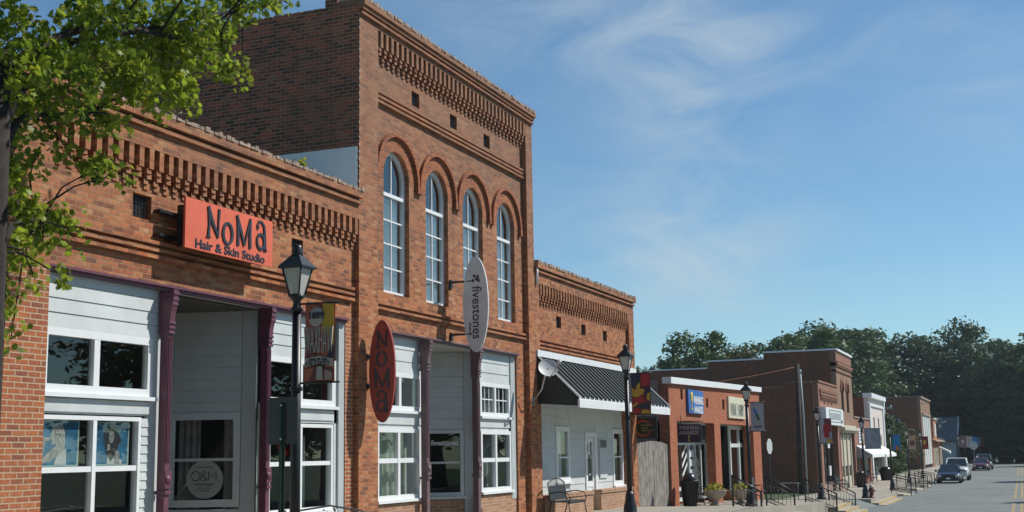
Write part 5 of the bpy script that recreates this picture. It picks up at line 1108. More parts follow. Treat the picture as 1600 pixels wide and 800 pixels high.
def banner(k, w, label, base, shapes, h=0.95, texts=()):
    x, y, _ = lamp_pos[k]; zb = side_z(y) + 2.44; x0 = x + 0.11
    t = thing('street_banner', (x0, y, zb), label, 'banner', 'banners hung from the street lamps')
    T = Matrix.Translation((x0, y, zb)); banner_cloth('cloth', base, T, w, h, t, k)
    mb = MB(T)
    for z in (-0.0, h): mb.tube([(-0.06, 0, z), (w + 0.06, 0, z)], 0.012, 6)
    mb.build('banner_arm', mt['blk'], t)
    groups = {}
    for d, (m, pts) in enumerate(shapes):
        mb = groups.setdefault(m, MB(T)); disc(mb, [(a * w, b * h) for a, b in pts], (0, -0.014, 0), BU, BV, 0.002, c0=0.002 + d * 0.0012)
    for m, mb in groups.items(): mb.build('printed_shape', m, t)
    mb = MB(T)
    for s_, cx, cz, ww, hh in texts[1:]: put_text(mb, s_, (cx * w, -0.014, cz * h), BU, BV, ww * w, hh * h, 0.002 + 0.018)
    if texts: mb.build('banner_lettering', texts[0], t)
    return t
def cm(n, c): return mat('banner_' + n, c, 0.75, var=0.1)
mar, rst, gold, navy, cream, grn, sky_, org, gry, lav, red, tan, dkr = cm('maroon', (0.16, 0.05, 0.05)), cm('rust', (0.42, 0.12, 0.07)), cm('gold', (0.5, 0.3, 0.03)), cm('navy', (0.03, 0.035, 0.06)), cm('cream', (0.42, 0.36, 0.31)), cm('green', (0.05, 0.12, 0.06)), cm('blue', (0.03, 0.22, 0.5)), cm('orange', (0.6, 0.16, 0.04)), cm('grey', (0.3, 0.32, 0.34)), cm('lavender', (0.36, 0.37, 0.43)), cm('red', (0.32, 0.03, 0.03)), cm('tan', (0.4, 0.27, 0.22)), cm('darkred', (0.12, 0.02, 0.02))
flower = lambda cx, cy, r, n=5: [(cx + r * (0.45 + 0.55 * abs(math.cos(n * t / 2))) * math.cos(t), cy + r * 0.5 * (0.45 + 0.55 * abs(math.cos(n * t / 2))) * math.sin(t)) for t in [2 * math.pi * k / 30 for k in range(30)]]
LTR = mat('banner_dark_letter', (0.03, 0.03, 0.045), 0.6); LTW = mat('banner_pale_letter', (0.6, 0.58, 0.52), 0.6)
bn = banner(0, 0.40, 'rust and gold banner reading 1889 WAXHAW, on the nearest street lamp', rst, [
    (gold, [(.98, .98), (.98, .45), (.75, .62), (.55, .66), (.7, .85), (.6, .98)]), (mar, [(.02, .98), (.35, .98), (.6, .93), (.62, .99), (.02, .99)]), (gry, ell(.24, .10, 20, .42, .84)), (cream, ell(.22, .08, 20, .40, .78)),
    (mar, [(.05, .3), (.3, .55), (.35, .3)]), (navy, [(.75, .32), (.98, .48), (.98, .3)]), (cream, [(.04, .3), (.5, .33), (.97, .29), (.97, .19), (.5, .23), (.04, .19)]), (mar, [(.02, .17), (.98, .17), (.98, .03), (.02, .03)]), (rst, [(.02, .03), (.02, .17), (.35, .18), (.2, .03)]), (cream, [(.42, .03), (.45, .2), (.62, .2), (.65, .03)]), (tan, [(.7, .03), (.72, .16), (.95, .12), (.95, .03)])],
    h=0.92, texts=(LTR, ('1889', .42, .84, .46, .085), ('ONE OF THE', .48, .285, .6, .035), ('OLDEST', .48, .235, .8, .055)))
T0 = Matrix.Translation(bn.location); mb = MB(T0); put_text(mb, 'WAXHAW', (0.20, -0.014, 0.49), BU, BV, 0.38, 0.30, 0.024, bold=-0.03)
mb.build('banner_lettering', LTW, bn)
banner(1, 0.46, 'red and yellow leaf banner on the lamp before the black awning', mar, [
    (navy, [(.02, .98), (.5, .98), (.48, .72), (.3, .6), (.02, .66)]), (red, [(.52, .98), (.98, .98), (.98, .7), (.6, .66), (.52, .8)]), (navy, [(.6, .65), (.98, .6), (.98, .45), (.7, .48)]),
    (gold, [(.08, .43), (.04, .66), (.2, .58), (.34, .72), (.5, .78), (.46, .62), (.74, .60), (.6, .48), (.3, .42)]), (gold, [(.85, .5), (.98, .52), (.95, .32), (.8, .36)]), (red, [(.1, .4), (.6, .44), (.8, .3), (.3, .22), (.05, .3)]), (navy, [(.3, .22), (.9, .28), (.95, .16), (.4, .14)]), (gold, [(.05, .22), (.3, .3), (.35, .25), (.08, .17)]),
    (red, [(.02, .02), (.5, .02), (.45, .16), (.1, .14)]), (gold, [(.5, .02), (.98, .02), (.95, .08), (.72, .12), (.55, .1)])])
banner(2, 0.44, 'faded lavender banner with small blue flowers, beside the cream wall sign', lav, [
    (gry, [(.02, .98), (.98, .98), (.98, .9), (.02, .88)])] + [((sky_ if i % 3 == 0 else gry if i % 3 == 1 else grn), flower(.25 + .5 * ((i * 37) % 10) / 10, .25 + .55 * ((i * 53) % 10) / 10, .11)) for i in range(12)] + [(navy, [(.2, .13), (.85, .13), (.85, .17), (.2, .17)])])
banner(3, 0.50, 'red and mauve banner hanging below the white framed shop sign', lav, [
    (mar, [(.35, .98), (.98, .98), (.98, .7), (.4, .72)]), (red, [(.3, .75), (.95, .8), (.98, .5), (.6, .4), (.25, .45)]), (red, ell(.25, .14, 16, .55, .35)), (gold, [(.5, .15), (.98, .2), (.98, .04), (.55, .05)])], h=1.1)
banner(4, 0.78, 'wide faded grey banner on the lamp beside the fire hydrant', gry, [(lav, [(.1, .9), (.6, .9), (.9, .5), (.6, .1), (.2, .3)]), (gry, [(.3, .75), (.55, .8), (.8, .3), (.5, .35)])], h=1.02)
banner(5, 0.52, 'bright blue banner with an orange blossom at its foot', sky_, [(grn, [(.0, .98), (.12, .98), (.12, .02), (.0, .02)]), (org, flower(.62, .14, .3, 6)), (navy, ell(.05, .03, 8, .5, .8)), (grn, [(.1, .9), (.3, .96), (.3, .92)])])
banner(6, 0.50, 'tan and gold banner on the lamp before the brown brick side wall', tan, [(gold, [(.6, .98), (.98, .98), (.98, .7)]), (mar, [(.2, .6), (.8, .65), (.8, .3), (.2, .3)]), (cream, [(.05, .2), (.95, .25), (.95, .05), (.05, .05)])], h=1.05)
banner(7, 0.52, 'dark red banner with a gold leaf, before the pale vertical panels', dkr, [(gold, [(.2, .35), (.25, .7), (.5, .75), (.7, .5), (.5, .35)]), (red, [(.1, .1), (.9, .1), (.9, .3), (.1, .28)])], h=1.05)
banner(8, 0.9, 'dull maroon banner before the white gable, leftmost of the last four', cm('dusty', (0.16, 0.1, 0.11)), [(lav, ell(.2, .15, 10, .5, .5))], h=1.5)
banner(9, 0.9, 'pale grey banner with dark figure, second of the last four', cm('pale', (0.4, 0.4, 0.37)), [(gry, [(.4, .1), (.6, .2), (.65, .8), (.45, .7)])], h=1.5)
banner(10, 0.9, 'light blue banner above the back of the octagonal sign', sky_, [(gry, [(.0, .3), (1, .3), (1, .02), (.0, .02)])], h=1.5)
banner(11, 0.9, 'pinkish banner farthest down the street, above the maroon car', gry, [(red, [(.98, .02), (.98, .8), (.4, .4), (.3, .02)])], h=1.5)

# ------------------------------------------------------------------ street furniture
t = thing('street_sign', (-7.61, 12.0, 0), 'bronze back of a rounded street sign on a green perforated post, beside the nearest lamp', 'sign')
mb = MB(); w_, h_, r_ = 0.19, 0.26, 0.03
pts = [(sx * (w_ - r_) + r_ * math.cos(a), sz * (h_ - r_) + r_ * math.sin(a)) for sx, sz, a0 in ((1, 1, 0), (-1, 1, 90), (-1, -1, 180), (1, -1, 270)) for a in [R(a0 + k * 30) for k in range(4)]]
disc(mb, pts, (-7.605, 12.03, 2.0), BU, BV, 0.004); mb.build('sign_plate', mt['signback'], t)
def perf_post(x, y, z0, z1, par, m):
    mb = MB(); s_ = 0.024
    mb.box(x - s_ - 0.014, x - 0.012, y - 0.006, y, z0, z1); mb.box(x + 0.012, x + s_ + 0.014, y - 0.006, y, z0, z1); mb.box(x - 0.012, x - 0.008, y - 0.03, y, z0, z1); mb.box(x + 0.008, x + 0.012, y - 0.03, y, z0, z1)
    z = z0
    while z < z1 - 0.04: mb.box(x - 0.008, x + 0.008, y - 0.03, y - 0.026, z, z + 0.026); z += 0.04
    return mb.build('post', m, par)
perf_post(-7.605, 12.02, 0, 2.2, t, mt['green'])
mb = MB(); mb.tube([(-7.605, 11.985, 2.17), (-7.605, 12.0, 2.17)], 0.012); mb.tube([(-7.605, 11.985, 1.8), (-7.605, 12.0, 1.8)], 0.012); mb.build('bolt', mt['metal'], t)
# scroll-backed iron bench in front of the right bay
SB = mat('grey_wrought_iron', (0.16, 0.17, 0.17), 0.4, metal=0.5)
t = thing('scroll_bench', (-8.9, 15.3, -0.0), 'grey wrought iron bench with a scrolled back, in front of the salon right bay', 'bench')
mb = MB()
def curl(cx, cz, r, s_=1, n=22, turns=1.6): return [(cx + s_ * (r * (1 - k / n * 0.8)) * math.cos(2 * math.pi * turns * k / n), 15.3, cz + (r * (1 - k / n * 0.8)) * math.sin(2 * math.pi * turns * k / n)) for k in range(n + 1)]
for cx, s_ in ((-9.45, 1), (-9.15, -1), (-8.85, 1), (-8.55, -1), (-8.3, 1)): mb.tube(curl(cx, 0.70, 0.14, s_), 0.009, 6); mb.tube(curl(cx + 0.12, 0.52, 0.09, -s_), 0.008, 6)
mb.tube([(-9.65, 15.3, 0.45), (-9.65, 15.3, 0.72), (-9.4, 15.3, 0.86), (-8.9, 15.3, 0.93), (-8.4, 15.3, 0.86), (-8.15, 15.3, 0.72), (-8.15, 15.3, 0.45)], 0.013, 6); mb.build('backrest', SB, t)
mb = MB()
for k in range(8): mb.box(-9.65, -8.15, 14.85 + k * 0.055, 14.89 + k * 0.055, 0.43, 0.445)
mb.build('seat', SB, t)
for x in (-9.65, -8.15):
    for y in (14.85, 15.3):
        mb = MB(); mb.tube([(x, y, 0.44), (x, y, 0.0)], 0.013, 6); mb.build('leg', SB, t)
    mb = MB(); mb.tube([(x, 15.3, 0.7), (x, 15.05, 0.72), (x, 14.85, 0.62), (x, 14.85, 0.44)], 0.012, 6); mb.build('armrest', SB, t)
# arched-back park bench by the siding front
def park_bench(loc, rz, label, group=None, w=1.25, m=None):
    m = m or mt['blk']; t = thing('park_bench', loc, label, 'bench', group, rz)
    n_ = Vector(loc)
    def TB(): return MB(Matrix.Translation(n_))
    mb = TB()   # local: x forward (seat out), y along
    k = 16
    prof = [(-w / 2 + w * i / k, 0.86 + 0.12 * math.sin(math.pi * i / k)) for i in range(k + 1)]
    mb.tube([(-0.06, a, b) for a, b in prof], 0.016, 6)
    for a in (-w / 2, w / 2): mb.tube([(-0.06, a, 0.86), (0.0, a, 0.42)], 0.015, 6)
    mb.poly([(-0.055, -w / 2, 0.80), (-0.055, w / 2, 0.80), (0.0, w / 2, 0.46), (0.0, -w / 2, 0.46)]); mb.poly([(-0.062, -w / 2, 0.80), (-0.007, -w / 2, 0.46), (-0.007, w / 2, 0.46), (-0.062, w / 2, 0.80)])
    for i in range(1, k): mb.tube([(-0.06, prof[i][0], prof[i][1]), (-0.055, prof[i][0], 0.80)], 0.006, 5)
    mb.build('backrest', m, t)
    mb = TB(); mb.box(0.0, 0.50, -w / 2, w / 2, 0.405, 0.435); mb.box(0.485, 0.505, -w / 2, w / 2, 0.37, 0.436); mb.build('seat', m, t)
    for a in (-w / 2, w / 2):
        mb = TB(); mb.tube([(-0.04, a, 0.62), (0.25, a, 0.66), (0.46, a, 0.62), (0.52, a, 0.5), (0.49, a, 0.42)], 0.014, 6); mb.build('armrest', m, t)
        for xx, xe in ((0.03, -0.08), (0.47, 0.53)):
            mb = TB(); mb.tube([(xx, a, 0.41), (xe, a, 0.0)], 0.015, 6); mb.build('leg', m, t)
    for c in t.children:   # geometry was offset by build(); undo the double translation for a rotated root
        pass
    return t
def iron(c): return mat('iron_' + str(c), c, 0.4)
park_bench((-10.72, 29.55, 0.0), 0.0, 'black iron park bench with arched back in front of the white siding wall', m=mat('bench_iron', (0.02, 0.023, 0.027), 0.5), w=1.2)
park_bench((-10.95, 44.3, -0.33), 0.0, 'black bench against the awards shop, behind the bullet topped bin', m=mt['blk'], w=1.3)
park_bench((-10.9, 81.5, -1.04), 0.0, 'dark metal bench under the white framed shop sign', w=1.5)
park_bench((-10.9, 98.9, -1.06), 0.0, 'dark bench beside the small shop with canvas awning', w=1.5)
# bullet-top litter bins
def bin_(loc, label, r=0.29, dome=True):
    t = thing('litter_bin', loc, label, 'litter bin', 'black litter bins along the sidewalk'); o = Vector(loc)
    mb = MB(); mb.lathe(o, [(r * 0.72, 0), (r * 0.74, 0.03), (r * 0.95, 0.70), (r * 1.14, 0.83), (r * 1.16, 0.86), (r * 0.9, 0.86)], 24)
    for k in range(24):
        a = 2 * math.pi * k / 24; mb.tube([(o.x + r * 0.76 * math.cos(a), o.y + r * 0.76 * math.sin(a), o.z + 0.03), (o.x + r * 0.98 * math.cos(a), o.y + r * 0.98 * math.sin(a), o.z + 0.70), (o.x + r * 1.15 * math.cos(a), o.y + r * 1.15 * math.sin(a), o.z + 0.83)], 0.011, 4)
    mb.build('basket', mt['blk'], t)
    mb = MB(); mb.lathe(o, [(r * 0.88, 0.86), (r * 0.86, 0.90), (r * 0.7, 1.01), (r * 0.42, 1.09), (0.03, 1.12)], 24); mb.build('lid', mat('bin_lid', (0.02, 0.02, 0.022), 0.25), t)
    return t
bin_((-10.5, 41.9, side_z(41.9)), 'black bullet topped litter bin in front of the awards shop pier')
bin_((-10.3, 88.5, side_z(88)), 'black litter bin before the cream panelled shop front', 0.36)
bin_((-10.4, 106.5, side_z(106)), 'black litter bin with rounded lid before the white painted front', 0.5)
# urn planters
def urn(loc, label, s_=1.0):
    t = thing('urn_planter', loc, label, 'planter', 'stone urns with yellow flowers'); o = Vector(loc)
    mb = MB(); mb.lathe(o, [(0.20 * s_, 0), (0.2 * s_, 0.05), (0.1 * s_, 0.10), (0.09 * s_, 0.16), (0.22 * s_, 0.24), (0.36 * s_, 0.36), (0.40 * s_, 0.5), (0.42 * s_, 0.52), (0.36 * s_, 0.52)], 24); mb.build('urn', mat('cast_stone', (0.36, 0.32, 0.27), 0.9, var=0.2, bump=0.3), t)
    mb = MB(); rnd = random.Random(3)
    for k in range(240):
        a = rnd.uniform(0, 6.28); r = 0.34 * s_ * math.sqrt(rnd.random()); z = 0.52 + rnd.uniform(0, 0.28) * (1 - (r / 0.42) ** 2); c = o + Vector((r * math.cos(a), r * math.sin(a), z)); d = Vector((rnd.gauss(0, 1), rnd.gauss(0, 1), rnd.gauss(0, 1))).normalized(); e = d.orthogonal().normalized() * 0.045; g = d.cross(e)
        mb.poly([c - e, c - g * 0.6, c + e, c + g * 0.6], 0 if rnd.random() < 0.55 else 1)
    mb.build('flowers', [mat('yellow_petals', (0.6, 0.5, 0.04), 0.7), leaf_mat('planter_leaf', (0.04, 0.1, 0.02), (0.09, 0.16, 0.03))], t); return t
urn((-9.98, 43.4, side_z(43.4)), 'stone urn of yellow flowers between the litter bin and the brick pier'); urn((-9.55, 45.6, side_z(45.6)), 'stone urn of yellow flowers seen through the iron railing')
# iron handrails down the steps
def railing(x0, x1, y, zt0, zt1, label, group='iron handrails at the steps', zb0=None, zb1=None):
    zb0 = side_z(y) if zb0 is None else zb0; zb1 = road_z(y) if zb1 is None else zb1
    t = thing('iron_railing', (x0, y, zb0), label, 'railing', group); m = mt['blk']
    for x, z0, z1 in ((x0, zb0, zt0), (x1, zb1, zt1)):
        mb = MB(); mb.box(x - 0.025, x + 0.025, y - 0.025, y + 0.025, z0, z1 + 0.02); mb.build('post', m, t)
    def zz(x, a, b): return a + (b - a) * (x - x0) / (x1 - x0)
    mb = MB(); mb.tube([(x0, y, zt0), (x1, y, zt1)], 0.026, 8); mb.build('top_rail', m, t)
    mb = MB(); b0, b1_ = zb0 + 0.14, zb1 + 0.16; mb.tube([(x0, y, b0), (x1, y, b1_)], 0.016, 6); mb.tube([(x0, y, zt0 - 0.16), (x1, y, zt1 - 0.16)], 0.014, 6); mb.tube([(x0, y, b0 + 0.12), (x1, y, b1_ + 0.12)], 0.012, 6); mb.build('lower_rail', m, t)
    mb = MB(); n = max(5, int((x1 - x0) / 0.12))
    for k in range(1, n): x = x0 + (x1 - x0) * k / n; mb.tube([(x, y, zz(x, b0, b1_)), (x, y, zz(x, zt0, zt1) - 0.16)], 0.009, 5)
    for k in range(n): x = x0 + (x1 - x0) * (k + .5) / n; mb.tube([(x + 0.035 * math.cos(a), y, zz(x, b0, b1_) + 0.06 + 0.045 * math.sin(a)) for a in [k_ * math.pi / 4 for k_ in range(9)]], 0.007, 4, caps=False)
    mb.build('balusters', m, t); return t
railing(-8.50, -7.62, 39.4, 0.80, 0.30, 'black iron railing sloping to the street, nearest the camera', zb0=-0.16, zb1=-0.50)
railing(-8.25, -7.3, 43.6, 0.68, 0.15, 'black iron railing just behind the nearest sloping one', zb0=side_z(43.6), zb1=-0.7)
railing(-7.98, -6.8, 50.2, 0.42, -0.14, 'black iron railing before the dark brick side wall', zb0=-0.5, zb1=-0.95)
railing(-7.8, -6.7, 55.2, 0.30, -0.30, 'black iron railing at the driveway mouth', zb0=side_z(55.2), zb1=-1.05)
for k, (y, lab) in enumerate(((76.2, 'low black railing at the first far step block'), (79.8, 'second low black railing beyond the hydrant'), (86.2, 'third low black railing along the far steps'), (89.8, 'fourth low black railing along the far steps'), (93.8, 'fifth low black railing, left of the dark sedan'), (97.2, 'sixth low black railing, nearest the dark sedan'))):
    railing(-7.2, -6.1, y, side_z(y) + 0.92, side_z(y) + 0.72, lab, zb1=road_z(y))
# hydrant
t = thing('fire_hydrant', (-7.2, 66.0, side_z(66)), 'small red fire hydrant with a pale cap at the kerb corner', 'fire hydrant'); o = Vector(t.location)
HR = mat('faded_hydrant_red', (0.16, 0.045, 0.04), 0.6); HW = mat('hydrant_cap', (0.5, 0.48, 0.45), 0.6)
mb = MB(); mb.lathe(o, [(0.15, 0), (0.15, 0.04), (0.11, 0.05), (0.105, 0.42), (0.13, 0.44), (0.13, 0.5)], 14); mb.build('barrel', HR, t)
mb = MB(); mb.lathe(o, [(0.12, 0.5), (0.11, 0.58), (0.06, 0.66), (0.03, 0.68), (0.03, 0.73)], 14); mb.build('cap', HW, t)
mb = MB(); mb.tube([o + Vector((-0.2, 0, 0.36)), o + Vector((0.2, 0, 0.36))], 0.05, 10); mb.tube([o + Vector((0, -0.2, 0.33)), o + Vector((0, 0, 0.33))], 0.065, 10); mb.build('nozzle', HR, t)
# traffic signs
def octa(loc, h, r, rz, label, plate, back):
    t = thing('traffic_sign', loc, label, 'road sign', rz=rz); T = Matrix.Translation(loc)
    mb = MB(T); pts = [(r * math.cos(R(22.5 + 45 * k)), r * math.sin(R(22.5 + 45 * k))) for k in range(8)]
    disc(mb, pts, (0, 0, h), (1, 0, 0), (0, 0, 1), 0.004); mb.build('sign_plate', plate, t)
    mb = MB(T); mb.box(-0.03, 0.03, 0.005, 0.04, 0, h + r * 0.9); mb.build('post', back, t); return t
octa((-11.0, 59.5, side_z(59.5)), 2.45, 0.38, R(80), 'octagonal sign seen edge on, on a post in the vacant lot', mt['siding_grey'], mt['blk'])
octa((-5.9, 176.0, -1.1), 2.7, 0.55, 0, 'grey back of an octagonal sign beyond the white pickup', mt['trimgrey'], mt['trimgrey'])
# metal tables
t = thing('patio_table', (-10.0, 56.6, side_z(56.6)), 'small grey metal table beside the end pier of the orange brick shop', 'table'); o = Vector(t.location)
mb = MB(); mb.box(o.x - .05, o.x + .75, o.y - .4, o.y + .4, o.z + 0.70, o.z + 0.725); mb.build('table_top', SB, t)
for a in (-0.0, 0.7):
    mb = MB(); mb.tube([(o.x + a, o.y, o.z), (o.x + a, o.y, o.z + .7)], 0.02); mb.build('leg', SB, t)
# chairs outside the awards shop
def chair(loc, rz, label, m):
    t = thing('patio_chair', loc, label, 'chair', 'dark chairs outside the shops', rz); T = Matrix.Translation(loc)
    mb = MB(T); mb.box(-0.24, 0.24, -0.24, 0.24, 0.42, 0.46); mb.build('seat', m, t, bevel=0.01)
    mb = MB(T); mb.prism([(-0.24, 0.46), (-0.19, 0.46), (-0.27, 0.95), (-0.31, 0.95)], 'y', -0.24, 0.24); mb.build('backrest', m, t, bevel=0.01)
    for a in (-0.21, 0.21):
        for b_ in (-0.21, 0.21):
            mb = MB(T); mb.tube([(a, b_, 0), (a, b_, 0.42)], 0.018, 6); mb.build('leg', m, t)
        mb = MB(T); mb.tube([(-0.24, a, 0.66), (0.2, a, 0.66), (0.21, a, 0.44)], 0.018, 6); mb.build('armrest', m, t)
    return t
CH = mat('dark_chair_frame', (0.05, 0.035, 0.035), 0.6)
chair((-9.75, 47.3, side_z(47.3)), 0.3, 'dark brown patio chair behind the iron railing, left of the pair', CH)
chair((-9.55, 49.0, side_z(49)), -0.2, 'dark brown patio chair behind the iron railing, right of the pair', CH)
chair((-10.2, 78.6, side_z(78.6)), 0.1, 'green backed chair before the dark shop front', mat('teal_chair', (0.06, 0.13, 0.12), 0.5))
chair((-10.4, 94.4, side_z(94)), 0.1, 'red painted chair before the canvas awning shop', mat('red_chair', (0.4, 0.1, 0.07), 0.6))
# utility pole with conduit and cable
t = thing('utility_pole', (-11.55, 73.5, -1.0), 'dark wooden utility pole with a pale conduit against the brick side wall', 'utility pole')
mb = MB(); mb.tube([(-11.9, 73.4, -1.0), (-11.75, 73.4, 6.45)], [0.17, 0.12], 12); mb.build('pole', mat('creosote_wood', (0.055, 0.04, 0.035), 0.9, var=0.3), t)
mb = MB(); mb.tube([(-11.50, 73.2, -1.0), (-11.50, 73.2, 3.5), (-11.56, 73.2, 5.9)], 0.045, 8); mb.lathe((-11.56, 73.2, 5.9), [(0.07, 0), (0.08, 0.1), (0.03, 0.2)], 10); mb.build('conduit', mt['trimgrey'], t)
def cable(p, q, sag, r, label, name='cable', m=None):
    p, q = Vector(p), Vector(q); mb = MB(); n = 14
    mb.tube([p.lerp(q, k / n) - Vector((0, 0, sag * 4 * (k / n) * (1 - k / n))) for k in range(n + 1)], r, 5); o = mb.build(name, m or mt['blk']); tag(o, label, 'cable'); return o
cable((-11.75, 73.4, 6.3), (-22, 57, 4.6), 0.5, 0.022, 'slack cable running left from the utility pole across the brown wall', m=mt['brick_fardark'])
cable((-14, 150, 7.6), (14, 142, 7.3), 0.5, 0.018, 'upper overhead wire across the dark trees', m=mt['signback']); cable((-14, 150, 6.7), (14, 142, 6.3), 0.5, 0.018, 'lower overhead wire across the dark trees', m=mt['signback'])
for k, (x, zt_, lab) in enumerate(((-13.6, 6.2, 'slim grey utility pole with crossarm behind the white front'), (-12.6, 6.6, 'slim grey utility pole nearest the brown brick building'))):
    t = thing('utility_pole', (x, 131, -1), lab, 'utility pole'); mb = MB(); mb.tube([(x, 131, -1), (x, 131, zt_)], 0.11, 8); mb.build('pole', mt['trimgrey'], t)
    mb = MB(); mb.box(x - 0.8, x + 0.8, 130.85, 131.0, zt_ - 0.9 - k * 0.3, zt_ - 0.75 - k * 0.3); mb.build('crossarm', mt['trimgrey'], t)
    for dx in (-0.7, 0.7):
        mb = MB(); mb.lathe((x + dx, 130.92, zt_ - 0.75 - k * 0.3), [(0.06, 0), (0.09, 0.08), (0.04, 0.2)], 8); mb.build('insulator', mt['siding'], t)
# ------------------------------------------------------------------ vehicles (front faces -Y)
def car(loc, label, cat, paint, L_, W_, H_, kind):
    t = thing({'sedan': 'parked_car', 'pickup': 'pickup_truck', 'suv': 'parked_car'}[kind], loc, label, cat, 'vehicles parked along the kerb'); o = Vector(loc); T = Matrix.Translation(o)
    PM = mat('car_paint_' + label.split()[0] + kind, paint, 0.25, var=0.04, coat=0.8); GLS = mat('car_window_' + kind, (0.02, 0.03, 0.035), 0.06, spec=1.0); BK = mt['blk']; CHR = mt['metal']
    w = W_ / 2; sc = L_ / 4.6
    belt = {'sedan': 0.88, 'pickup': 1.12, 'suv': 1.05}[kind]; cl = {'sedan': 0.2, 'pickup': 0.34, 'suv': 0.26}[kind]
    hood = {'sedan': 0.80, 'pickup': 1.12, 'suv': 0.98}[kind]
    # stations along y: (y, half width, z bottom, z shoulder, z top)
    st = [(0.0, w * 0.80, cl + 0.12, hood * 0.55, hood * 0.72), (0.12, w * 0.90, cl, hood * 0.62, hood * 0.86), (0.5, w * 0.97, cl, hood * 0.75, hood * 0.95), (1.15, w, cl, hood * 0.8, hood * 1.02), (1.5, w, cl, belt * 0.8, belt), (3.3, w, cl, belt * 0.8, belt), (4.2, w * 0.96, cl, belt * 0.82, belt * 1.02), (4.6, w * 0.88, cl + 0.14, belt * 0.75, belt * 0.95)]
    mb = MB(T); rings = []
    for y, hw, zb_, zs, zt_ in st:
        y *= sc; P = [(-hw * 0.94, zb_), (-hw, zb_ + 0.12), (-hw, zs), (-hw * 0.95, zt_ - 0.05), (-hw * 0.82, zt_), (-hw * 0.4, zt_ + 0.025), (hw * 0.4, zt_ + 0.025), (hw * 0.82, zt_), (hw * 0.95, zt_ - 0.05), (hw, zs), (hw, zb_ + 0.12), (hw * 0.94, zb_)]
        rings.append([mb.P((a, y, b_)) for a, b_ in P])
    for a, b_ in zip(rings, rings[1:]):
        for k in range(12): mb.faces([a[k], a[(k + 1) % 12], b_[(k + 1) % 12], b_[k]], 0, True)
    mb.faces(rings[0][::-1]); mb.faces(rings[-1]); body = mb.build('body', PM, t)
    # cabin: glass loft plus painted roof
    if kind == 'sedan': cs = [(1.25, w * 0.86, belt - 0.02, 0.02), (2.05, w * 0.66, H_ - 0.05, 0), (3.0, w * 0.66, H_ - 0.06, 0), (4.0, w * 0.80, belt - 0.0, 0.02)]
    elif kind == 'suv': cs = [(1.3, w * 0.9, belt - 0.02, 0), (1.95, w * 0.74, H_ - 0.05, 0), (4.1, w * 0.72, H_ - 0.05, 0), (4.5, w * 0.84, belt, 0)]
    else: cs = [(1.35, w * 0.88, belt - 0.02, 0), (1.95, w * 0.74, H_ - 0.05, 0), (2.9, w * 0.74, H_ - 0.05, 0), (3.1, w * 0.86, belt, 0)]
    (y0, w0, z0, _), (y1, w1, z1, _), (y2, w2, z2, _), (y3, w3, z3, _) = cs
    y0, y1, y2, y3 = [v * sc for v in (y0, y1, y2, y3)]; zbelt = belt - 0.03; wb = w * 0.88
    mb = MB(T)
    A = [(-wb, y0, zbelt), (wb, y0, zbelt), (w1, y1, z1), (-w1, y1, z1)]; mb.poly(A); mb.build('windshield', GLS, t)
    mb = MB(T); mb.poly([(wb, y0, zbelt), (wb, y3, zbelt), (w2, y2, z2), (w1, y1, z1)]); mb.poly([(-wb, y0, zbelt), (-w1, y1, z1), (-w2, y2, z2), (-wb, y3, zbelt)]); mb.build('side_glass', GLS, t)
    mb = MB(T); mb.poly([(wb, y3, zbelt), (-wb, y3, zbelt), (-w2, y2, z2), (w2, y2, z2)]); mb.build('rear_glass', GLS, t)
    mb = MB(T); zr_ = H_
    mb.poly([(-w1 * 0.93, y1 + 0.12, zr_), (w1 * 0.93, y1 + 0.12, zr_), (w2 * 0.93, y2 - 0.05, zr_), (-w2 * 0.93, y2 - 0.05, zr_)])
    R1 = [(-w1, y1, z1), (w1, y1, z1), (w2, y2, z2), (-w2, y2, z2)]; R2 = [(-w1 * 0.93, y1 + 0.12, zr_), (w1 * 0.93, y1 + 0.12, zr_), (w2 * 0.93, y2 - 0.05, zr_), (-w2 * 0.93, y2 - 0.05, zr_)]
    for k in range(4): mb.poly([R1[k], R1[(k + 1) % 4], R2[(k + 1) % 4], R2[k]], 0, True)
    for s_ in (-1, 1):
        mb.tube([(s_ * wb, y0, zbelt), (s_ * w1, y1, z1)], 0.04, 6); mb.tube([(s_ * wb, y3, zbelt), (s_ * w2, y2, z2)], 0.05, 6); mb.tube([(s_ * w1, y1, z1), (s_ * w2, y2, z2)], 0.035, 6)
        ym = (y1 + y2) / 2; mb.tube([(s_ * wb * 1.005, ym, zbelt), (s_ * (w1 + w2) / 2, ym, (z1 + z2) / 2)], 0.035, 6)
    mb.build('roof', PM, t)
    # face
    mb = MB(T); gz0, gz1 = hood * 0.50, hood * 0.74; mb.box(-w * 0.5, w * 0.5, -0.03, 0.10, gz0, gz1); g_ = mb.build('grille', BK, t)
    mb = MB(T); mb.box(-w * 0.78, w * 0.78, -0.06, 0.12, cl + 0.02, hood * 0.42); mb.build('bumper', BK if kind != 'pickup' else CHR, t, bevel=0.03)
    mb = MB(T); mb.box(-0.16, 0.16, -0.085, -0.065, cl + 0.12, cl + 0.24); mb.build('licence_plate', mt['white'], t)
